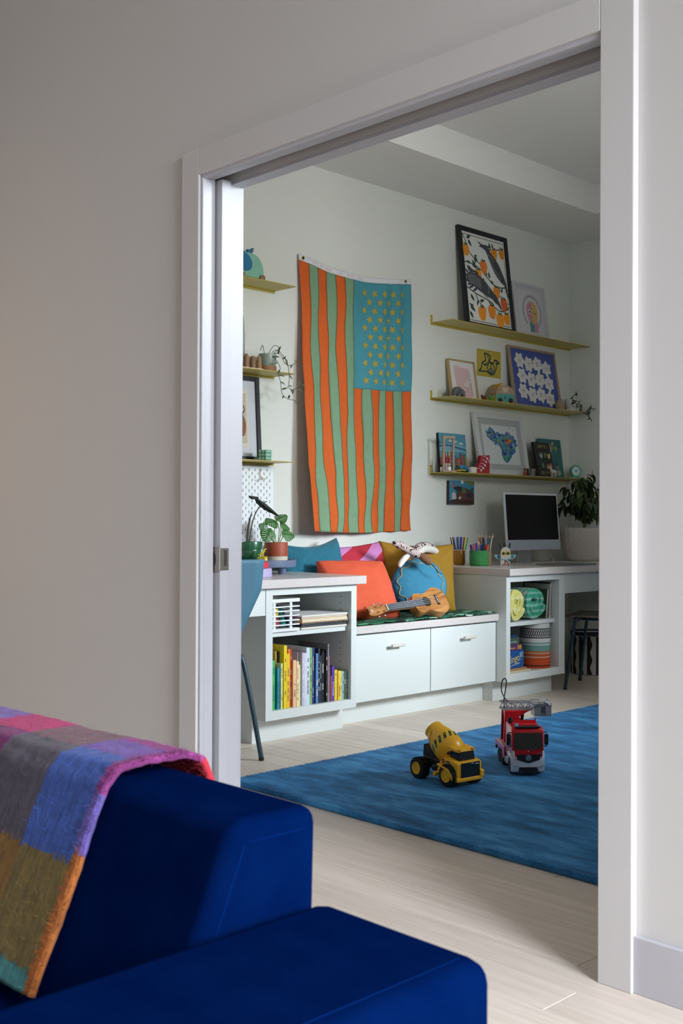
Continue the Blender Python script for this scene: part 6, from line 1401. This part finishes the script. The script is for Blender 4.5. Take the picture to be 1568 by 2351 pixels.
for i in range(NU - 1):
    for j in range(NS - 1):
        f = b.bm.faces.new((gridv[i][j], gridv[i + 1][j], gridv[i + 1][j + 1], gridv[i][j + 1])); f.smooth = True
        u = (i + .5) / (NU - 1); c = f.calc_center_median()
        jx = .006 * mnoise.noise(Vector((c.x * 90, j * .8, 1))); jz = .010 * mnoise.noise(Vector((i * .9, c.z * 60, 2)))
        ci = int(min(4, max(0, (.100 - c.x + jx) / .147))); zz = c.z + jz
        if c.y > -1.215 + jz: r_ = 0
        elif zz > .672 and c.y > -1.31: r_ = 0
        elif zz > .576: r_ = 1
        elif zz > .448: r_ = 2
        else: r_ = 3
        hx = COLS[ci][r_]
        if u < .022 + jx: hx = '#b0662c' if zz < .585 else ('#6a5aa0' if zz < .66 else '#8a3a78')
        if c.y > -1.20: hx = '#b52a38' if u < .10 else ('#a83a52' if ci == 0 else COLS[ci][0])
        if hx == '#8f2f78' and c.y < -1.245 + jz: hx = '#6c489c'
        f.material_index = tm_(hx)
o = b.obj('woven_cloth', tmats, thr, None, recalc=True); s = o.modifiers.new('solid', 'SOLIDIFY'); s.thickness = .010; s.offset = 1
# fuzz: loose mohair along the surface
fzr = random.Random(9); cells = {}
for k in range(9000):
    u, s_ = fzr.random() ** 1.5 * .95, fzr.random()
    if fzr.random() < .30: u = fzr.random() * .012
    p, _ = thr_pt(u, s_); d = Vector((fzr.uniform(-.3, 1) if u < .03 else fzr.uniform(-.5, .5), -fzr.random() * .6, fzr.uniform(-.2, 1.0))); d.normalize()
    ln = .006 + .012 * fzr.random(); sd = d.cross(Vector((fzr.uniform(-1, 1), fzr.uniform(-1, 1), fzr.uniform(-1, 1)))).normalized() * .00035
    i = min(NU - 2, int(u * (NU - 1))); j = min(NS - 2, int(s_ * (NS - 1)))
    cells.setdefault(o.data.polygons[i * (NS - 1) + j].material_index, []).append((p + Vector((0, -.004, .006)), d * ln, sd))
fb_ = B()
for mi, L_ in cells.items():
    fb_.mi = mi
    for p, d, sd in L_: fb_.poly([p - sd, p + sd, p + d])
fb_.obj('mohair_fuzz', tmats, thr, recalc=False)['kind'] = 'stuff'

# ------------------------------------------------------------------ toy cement mixer
M_Y = mat('#ffbe1a', .35, coat=.2); M_YD = mat('#d99a12', .4); M_TY = mat('#141518', .75, bump=.3, bscale=90); M_CH = mat('#17181b', .5)
t = thing('toy_cement_truck', 'yellow and black toy cement mixer truck on the blue rug', 'toy truck', (-1.438, 1.155, RZ), -.144)
def wheel(parent, x, y0, y1, r, m_t, m_h, out, hub=.58):
    s = 1 if y1 > y0 else -1
    b = B(); b.lathe([(r * .70, 0), (r * .93, 0), (r, abs(y1 - y0) * .18), (r, abs(y1 - y0) * .82), (r * .93, abs(y1 - y0)), (r * hub, abs(y1 - y0)), (r * hub, 0), (r * .70, 0)], (x, y0, r), 30, (-PI / 2 if s > 0 else PI / 2, 0, 0))
    for k in range(20):
        a = 2 * PI * k / 20; b.box((x + r * .985 * math.cos(a), (y0 + y1) / 2, r + r * .985 * math.sin(a)), (r * .10, abs(y1 - y0) * .92, r * .14), (0, -a, 0))
    w = b.obj('wheel', m_t, parent); ye = y0 + s * abs(y1 - y0)
    h = B(); h.lathe([(r * hub, 0), (r * hub * 1.06, .001), (r * hub * 1.04, .003), (r * hub * .88, .0025), (r * hub * .80, -.008), (r * hub * .30, -.009), (r * hub * .24, -.003), (0, -.003)], (x, ye, r), 26, (-PI / 2 if s > 0 else PI / 2, 0, 0)); h.obj('hub', m_h, w)
for x, r in ((-.087, .040), (.087, .042)):
    wheel(t, x, -.040, -.078, r, M_TY, M_Y, -1); wheel(t, x, .040, .078, r, M_TY, M_Y, 1)
b = B(); b.prism([(-.125, -.036, .045), (.10, -.036, .035), (.11, -.036, .065), (.03, -.036, .078), (-.085, -.036, .082), (-.125, -.036, .070)], (0, .072, 0), .002, 1); b.obj('chassis', M_CH, t)
b = B(); b.prism([(-.105, -.030, .080), (-.020, -.030, .075), (-.055, -.030, .105), (-.10, -.030, .128)], (0, .060, 0), .002, 1); b.obj('drum_cradle', M_CH, t)
b = B(); b.tube([(-.02, -.048, .050), (.01, -.044, .060), (.03, -.040, .062)], .011, 10, 3); b.obj('side_tank', M_CH, t)
b = B(); b.cyl((.018, -.040, .040), (.018, -.078, .036), .0095, .0085, 14); b.obj('side_knob', M_Y, t)
ax = Vector((-.135, 0, .088)).normalized(); p0 = Vector((.060, 0, .098)); R3 = ax.to_track_quat('Z', 'Y').to_matrix()
def drum(prof, m, name, par, seg=36):
    q = B(); q.lathe(prof, p0, seg, R3); return q.obj(name, m, par, True)
dp_ = [(0, -.004), (.030, -.002), (.046, .010), (.058, .034), (.060, .052), (.0595, .064), (.057, .085), (.050, .115), (.041, .142), (.037, .152), (.039, .156), (.039, .162), (.034, .163), (.032, .150), (0, .148)]
dr_ = drum(dp_, M_Y, 'drum', t)
hz = B(); dprof = lambda z: .0612 - .00002 * z
def drr(z):
    for (r0, z0), (r1, z1) in zip(dp_[1:10], dp_[2:11]):
        if z0 <= z <= z1: return r0 + (r1 - r0) * (z - z0) / max(1e-6, z1 - z0)
    return .05
for k in range(15):
    a0 = 2 * PI * k / 15
    for q in range(4):
        za, zb = .060 + .028 * q / 4, .060 + .028 * (q + 1) / 4; sk_ = .20
        def pp(a, z): r = drr(z) + .0006; return p0 + R3 @ Vector((r * math.cos(a), r * math.sin(a), z))
        aa, ab = a0 + sk_ * q / 4, a0 + sk_ * (q + 1) / 4
        hz.poly([pp(aa, za), pp(aa + .20, za), pp(ab + .20, zb), pp(ab, zb)])
hz.obj('hazard_stripes', mat('#1a1a18', .5), dr_, recalc=False)
q = B(); q.grid(lambda a, c: p0 + R3 @ Vector(((drr(.059 + .030 * c) + .0003) * math.cos(2 * PI * a), (drr(.059 + .030 * c) + .0003) * math.sin(2 * PI * a), .059 + .030 * c)), 40, 5, True); q.obj('hazard_band', mat('#efcf3c', .4), dr_, True)
for k in range(2):
    q = B(); pts_ = [p0 + R3 @ Vector(((drr(.09 + .05 * f) + .001) * math.cos(2.2 + k * PI + 1.6 * f), (drr(.09 + .05 * f) + .001) * math.sin(2.2 + k * PI + 1.6 * f), .09 + .05 * f)) for f in [j / 10 for j in range(11)]]; q.tube(pts_, .0016, 6); q.obj('drum_rib', M_YD, dr_, True)
q = B(); q.prism([(-.098, -.020, .172), (-.060, -.020, .182), (-.050, -.020, .180), (-.090, -.020, .164)], (0, .040, 0), .003, 1); q.obj('chute', M_Y, t)
# cab and nose
side = [(.020, .050), (.042, .092), (.058, .106), (.128, .094), (.134, .088), (.134, .036), (.128, .024), (.112, .024), (.112, .052), (.100, .066), (.050, .080), (.034, .046)]
q = B(); q.prism([(p[0], -.062, p[1]) for p in side], (0, .124, 0), .003, 2); cab = q.obj('cab_body', M_Y, t, 30)
q = B(); q.prism([(p[0], -.066, p[1]) for p in [(.020, .046), (.042, .090), (.050, .082), (.034, .046)]], (0, .010, 0)); q.prism([(p[0], -.080, p[1]) for p in [(.034, .080), (.100, .070), (.124, .046), (.124, .030), (.116, .030), (.110, .048), (.096, .062), (.042, .072)]], (0, .022, 0), .0015, 1); q.obj('front_fender', M_Y, t)
q = B(); q.prism([(p[0], .058, p[1]) for p in [(.034, .080), (.100, .070), (.124, .046), (.124, .030), (.116, .030), (.110, .048), (.096, .062), (.042, .072)]], (0, .022, 0), .0015, 1); q.obj('front_fender', M_Y, t)
q = B(); q.prism([(.058, -.037, .098), (.104, -.037, .092), (.116, -.037, .094), (.107, -.037, .128), (.064, -.037, .134)], (0, .084, 0), .002, 1); q.obj('cab_glass', mat('#1d1f24', .12), t)
q = B(); q.prism([(.048, -.040, .130), (.060, -.040, .145), (.104, -.040, .139), (.114, -.040, .133), (.112, -.040, .127), (.058, -.040, .131)], (0, .090, 0), .002, 1); q.obj('cab_roof', M_Y, t)
q = B(); q.prism([(.044, -.040, .092), (.052, -.040, .134), (.070, -.040, .134), (.062, -.040, .098)], (0, .090, 0), .001, 1); q.obj('cab_rear_post', M_Y, t)
for y in (-.034, .034): q = B(); q.box((.112, y, .136), (.008, .012, .006), None, .001, 1); q.obj('roof_lamp', mat('#d87a1a', .3), t)
B().b2(.1335, .1365, -.044, .052, .036, .092, .001, 1).obj('grille', mat('#121417', .3, coat=.3), t)
for z in (.046, .056, .066): B().b2(.1365, .1372, -.030, .040, z, z + .0018).obj('grille_bar', mat('#2b3036', .35, .4), t)
B().b2(.1365, .1374, .026, .046, .083, .086).obj('headlight', mat('#d9e6ee', .2), t)
q = B(); q.prism([(.112, -.066, .022), (.140, -.066, .022), (.140, -.066, .036), (.112, -.066, .040)], (0, .132, 0), .002, 1); q.obj('bumper', M_Y, t); q = B(); q.prism([(.126, .050, .034), (.143, .050, .034), (.143, .050, .056), (.134, .050, .062)], (0, .018, 0), .001, 1); q.obj('bumper', M_Y, t)
B().b2(.104, .128, -.0645, -.062, .046, .058).obj('side_vent', M_CH, t)
B().b2(.072, .092, -.0640, -.0618, .080, .094).obj('badge_plate', M_CH, t); text('CAT', .0105, M_WHITE, t, TM(.082, -.0642, .087), sx=.8)
text('CAT', .007, M_WHITE, t, Matrix.Translation((.1372, .012, .087)) @ Matrix.Rotation(PI / 2, 4, 'Z') @ FRONT)
q = B(); q.lathe([(0, 0), (.0085, 0), (.0085, .001), (0, .001)], (.054, -.0620, .092), 18, (PI / 2, 0, 0)); q.obj('round_badge', mat('#a3301f', .5), t)
q = B(); q.lathe([(0, 0), (.0045, 0), (.0045, .0008), (0, .0008)], (.054, -.0632, .092), 12, (PI / 2, 0, 0)); q.obj('badge_symbol', mat('#c98f8a', .5), t)
q = B(); q.cyl((.046, -.038, .110), (.066, -.042, .122), .006, .006, 10); q.obj('air_intake', M_CH, t)

# ------------------------------------------------------------------ toy fire engine
M_R = mat('#d01222', .28, coat=.35); M_RP = mat('#9e2a3c', .35); M_W = mat('#cfd2dc', .35); M_S = mat('#8d929c', .35, .35); M_LS = mat('#a9adb5', .4, .25)
t = thing('toy_fire_engine', 'red and white toy fire engine with ladder on the blue rug', 'toy truck', (-1.254, 1.4385, RZ), -.722)
for x in (-.058, -.215, -.275):
    wheel(t, x, -.036, -.062, .031, mat('#1c1d20', .7), mat('#3a3c40', .5), -1, .62); wheel(t, x, .036, .062, .031, mat('#1c1d20', .7), mat('#3a3c40', .5), 1, .62)
B().b2(-.32, -.03, -.034, .034, .026, .062).obj('chassis', M_CH, t)
q = B(); q.prism([(p[0], -.064, p[1]) for p in [(-.110, .064), (-.108, .188), (-.096, .194), (-.018, .190), (-.008, .180), (-.002, .110), (-.001, .064)]], (0, .128, 0), .006, 3); q.obj('cab', M_R, t, 40)
q = B(); q.prism([(p[0], -.065, p[1]) for p in [(-.104, .030), (-.104, .078), (-.060, .088), (-.004, .080), (.003, .070), (.003, .022), (-.004, .014), (-.026, .014), (-.030, .046), (-.044, .062), (-.072, .062), (-.086, .046), (-.090, .030)]], (0, .130, 0), .003, 2); q.obj('bumper_body', M_W, t, 40)
# wheel arch shadows are the open wheels behind the white body
q = B(); q.prism([(.000, -.058, .106), (-.006, -.056, .170), (-.006, .056, .170), (.000, .058, .106)], (.0022, 0, .0002)); q.obj('windscreen', mat('#17181c', .1, coat=.5), t)
q = B(); q.prism([(.0028, -.046, .086), (.0028, .046, .086), (.0028, .046, .066), (.0028, .0, .052), (.0028, -.046, .066)], (.0022, 0, 0)); q.obj('radiator_grille', mat('#131316', .4), t)
sm = Matrix.Translation((.0054, 0, .074)) @ Matrix.Rotation(PI / 2, 4, 'Y')
q = B(); q.lathe([(.0098, 0), (.0116, 0), (.0116, .0012), (.0098, .0012), (.0098, 0)], (0, 0, 0), 28)
for k in range(3):
    a = PI / 2 + k * 2 * PI / 3 + PI / 2; q.poly([(0.0022 * math.cos(a + PI / 2), .0022 * math.sin(a + PI / 2), .0008), (.0105 * math.cos(a), .0105 * math.sin(a), .0008), (.0022 * math.cos(a - PI / 2), .0022 * math.sin(a - PI / 2), .0008), (0, 0, .0014)])
q.xf(sm); q.obj('star_emblem', mat('#c9ccd2', .25, .8), t, recalc=True, label='three pointed star emblem in a ring')
text('Arocs', .007, mat('#d8a8ac', .4), t, Matrix.Translation((.0012, .044, .092)) @ Matrix.Rotation(PI / 2, 4, 'Z') @ FRONT)
q = B(); q.ball((.0012, 0, .099), .0022, u=8, v=6); q.obj('washer_nozzle', M_W, t)
q = B(); q.prism([(.0032, -.036, .036), (.0032, .036, .036), (.0032, .040, .018), (.0032, -.040, .018)], (.0016, 0, 0)); q.obj('lower_intake', mat('#101014', .5), t); B().b2(.0034, .0056, -.022, .022, .013, .021).obj('number_plate', M_CH, t); text('SCANNER', .0055, M_S, t, Matrix.Translation((.0058, 0, .017)) @ Matrix.Rotation(PI / 2, 4, 'Z') @ FRONT) if False else None
for sy in (-1, 1):
    q = B(); q.prism([(.0034, sy * .060, .046), (.0034, sy * .042, .040), (.0034, sy * .040, .032), (.0034, sy * .058, .036)], (.0016, 0, 0)); q.obj('headlight', mat('#9fb9cc', .15), t)
    q = B(); q.prism([(-.010, sy * .0640, .100), (.001, sy * .0560, .100), (.003, sy * .054, .074), (-.010, sy * .0655, .078)], (.002, sy * .002, 0)); q.obj('corner_panel', M_W, t)
    q = B(); q.lathe([(.0075, 0), (.0075, .004), (.0062, .010), (.003, .0135), (0, .014)], (-.014, sy * .044, .1935), 16); q.obj('beacon', mat('#7fa8e0', .12, coat=.3), t, True, label='blue beacon')
    q = B(); q.box((-.016, sy * .076, .142), (.010, .016, .044), None, .003, 2); q.obj('mirror', mat('#1a1b1f', .4), t); q = B(); q.tube([(-.018, sy * .064, .168), (-.018, sy * .078, .166), (-.018, sy * .078, .118), (-.018, sy * .064, .116)], .0022, 6, 3); q.obj('mirror_arm', M_CH, t)
    B().b2(-.070, -.022, sy * .0650 - .0006, sy * .0650 + .0006, .112, .160).obj('side_window', mat('#3a2028', .2), t)
B().b2(-.026, -.006, -.050, .050, .189, .195, .002, 1).obj('light_bar', mat('#26262c', .4), t)
B().b2(-.095, -.035, -.050, .050, .1935, .1965, .001, 1).obj('roof_panel', M_R, t); q = B(); q.prism([(-.094, -.04, .195), (-.094, .05, .195), (-.094, .05, .216), (-.094, .045, .206), (-.094, -.04, .204)], (.006, 0, 0)); q.obj('roof_ridge', M_R, t)
q = B(); q.cyl((-.098, -.052, .185), (-.098, -.052, .215), .010, .009, 14); q.obj('exhaust_stack', M_CH, t)
B().b2(-.138, -.112, -.062, .062, .066, .190, .002, 1).obj('equipment_locker', M_S, t)
# rear deck with skirts
B().b2(-.335, -.140, -.064, .064, .074, .084, .002, 1).obj('deck', M_RP, t)
for sy in (-1, 1):
    q = B(); q.prism([(p[0], sy * .064 - .004, p[1]) for p in [(-.335, .050), (-.335, .088), (-.142, .088), (-.142, .040), (-.172, .040), (-.180, .066), (-.310, .066), (-.320, .046)]], (0, .008, 0), .001, 1); q.obj('side_skirt', M_R, t)
    B().b2(-.150, -.098, sy * .060 - .006, sy * .060 + .006, .026, .052, .003, 1).obj('fuel_tank', M_S, t)
# turret and ladder
q = B(); q.lathe([(0, .084), (.046, .084), (.046, .094), (.040, .098), (0, .098)], (-.215, 0, 0), 28); q.obj('turntable', M_R, t)
for sx in (-1, 1):
    q = B(); q.prism([(-.215 + sx * .026, p[0], p[1]) for p in [(-.062, .098), (.020, .098), (.030, .130), (-.004, .225), (-.058, .225)]], (sx * .008, 0, 0), .001, 1); q.obj('turret_side', M_R if sx > 0 else M_RP, t)
q = B(); q.prism([(-.240, p[0], p[1]) for p in [(-.050, .170), (.040, .222), (.055, .228), (-.056, .228)]], (.050, 0, 0), .002, 1); q.obj('boom', M_R, t)
q = B(); q.cyl((-.200, .010, .110), (-.200, .020, .215), .007, .007, 12); q.obj('lift_ram', M_CH, t)
def ladder_rail(x):
    q = B(); q.b2(x, x + .004, -.070, .060, .228, .236); q.b2(x, x + .004, -.070, .060, .256, .262)
    for k in range(8):
        ya = -.068 + .016 * k; q.box((x + .002, ya + .008, .246), (.003, .0035, .026), (.5 if k % 2 else -.5, 0, 0))
    return q
for x in (-.238, -.196): ladder_rail(x).obj('ladder_rail', M_LS, t)
for k in range(8): B().b2(-.236, -.194, -.066 + .0165 * k, -.062 + .0165 * k, .230, .234).obj('rung', M_LS, t)
# rescue basket
q = B(); q.b2(-.250, -.180, .066, .068, .206, .246); q.b2(-.250, -.180, .134, .136, .206, .246); q.b2(-.250, -.180, .066, .136, .204, .208); q.b2(-.250, -.248, .066, .136, .206, .246); q.b2(-.182, -.180, .066, .092, .206, .246); q.b2(-.182, -.180, .112, .136, .206, .246); q.obj('basket', M_S, t)
q = B()
for a, c in (((-.181, .066), (-.181, .136)), ((-.249, .066), (-.249, .136)), ((-.249, .066), (-.181, .066)), ((-.249, .136), (-.181, .136))): q.tube([(a[0], a[1], .262), (c[0], c[1], .262)], .002, 6)
for x, y in ((-.181, .066), (-.181, .090), (-.181, .112), (-.181, .136), (-.249, .066), (-.249, .136), (-.249, .1)): q.tube([(x, y, .244), (x, y, .264)], .002, 6)
q.obj('basket_railing', M_LS, t)
q = B(); q.ball((-.176, .110, .262), (.007, .009, .006)); q.obj('water_cannon', M_LS, t)
q = B(); q.tube([(-.225, -.050, .232), (-.228, -.052, .262), (-.232, -.046, .300), (-.236, -.040, .338), (-.236, -.046, .352), (-.236, -.056, .346), (-.234, -.062, .320), (-.230, -.058, .290), (-.224, -.040, .262), (-.215, -.022, .248)], .0024, 8, 6); q.obj('hose', M_CH, t)
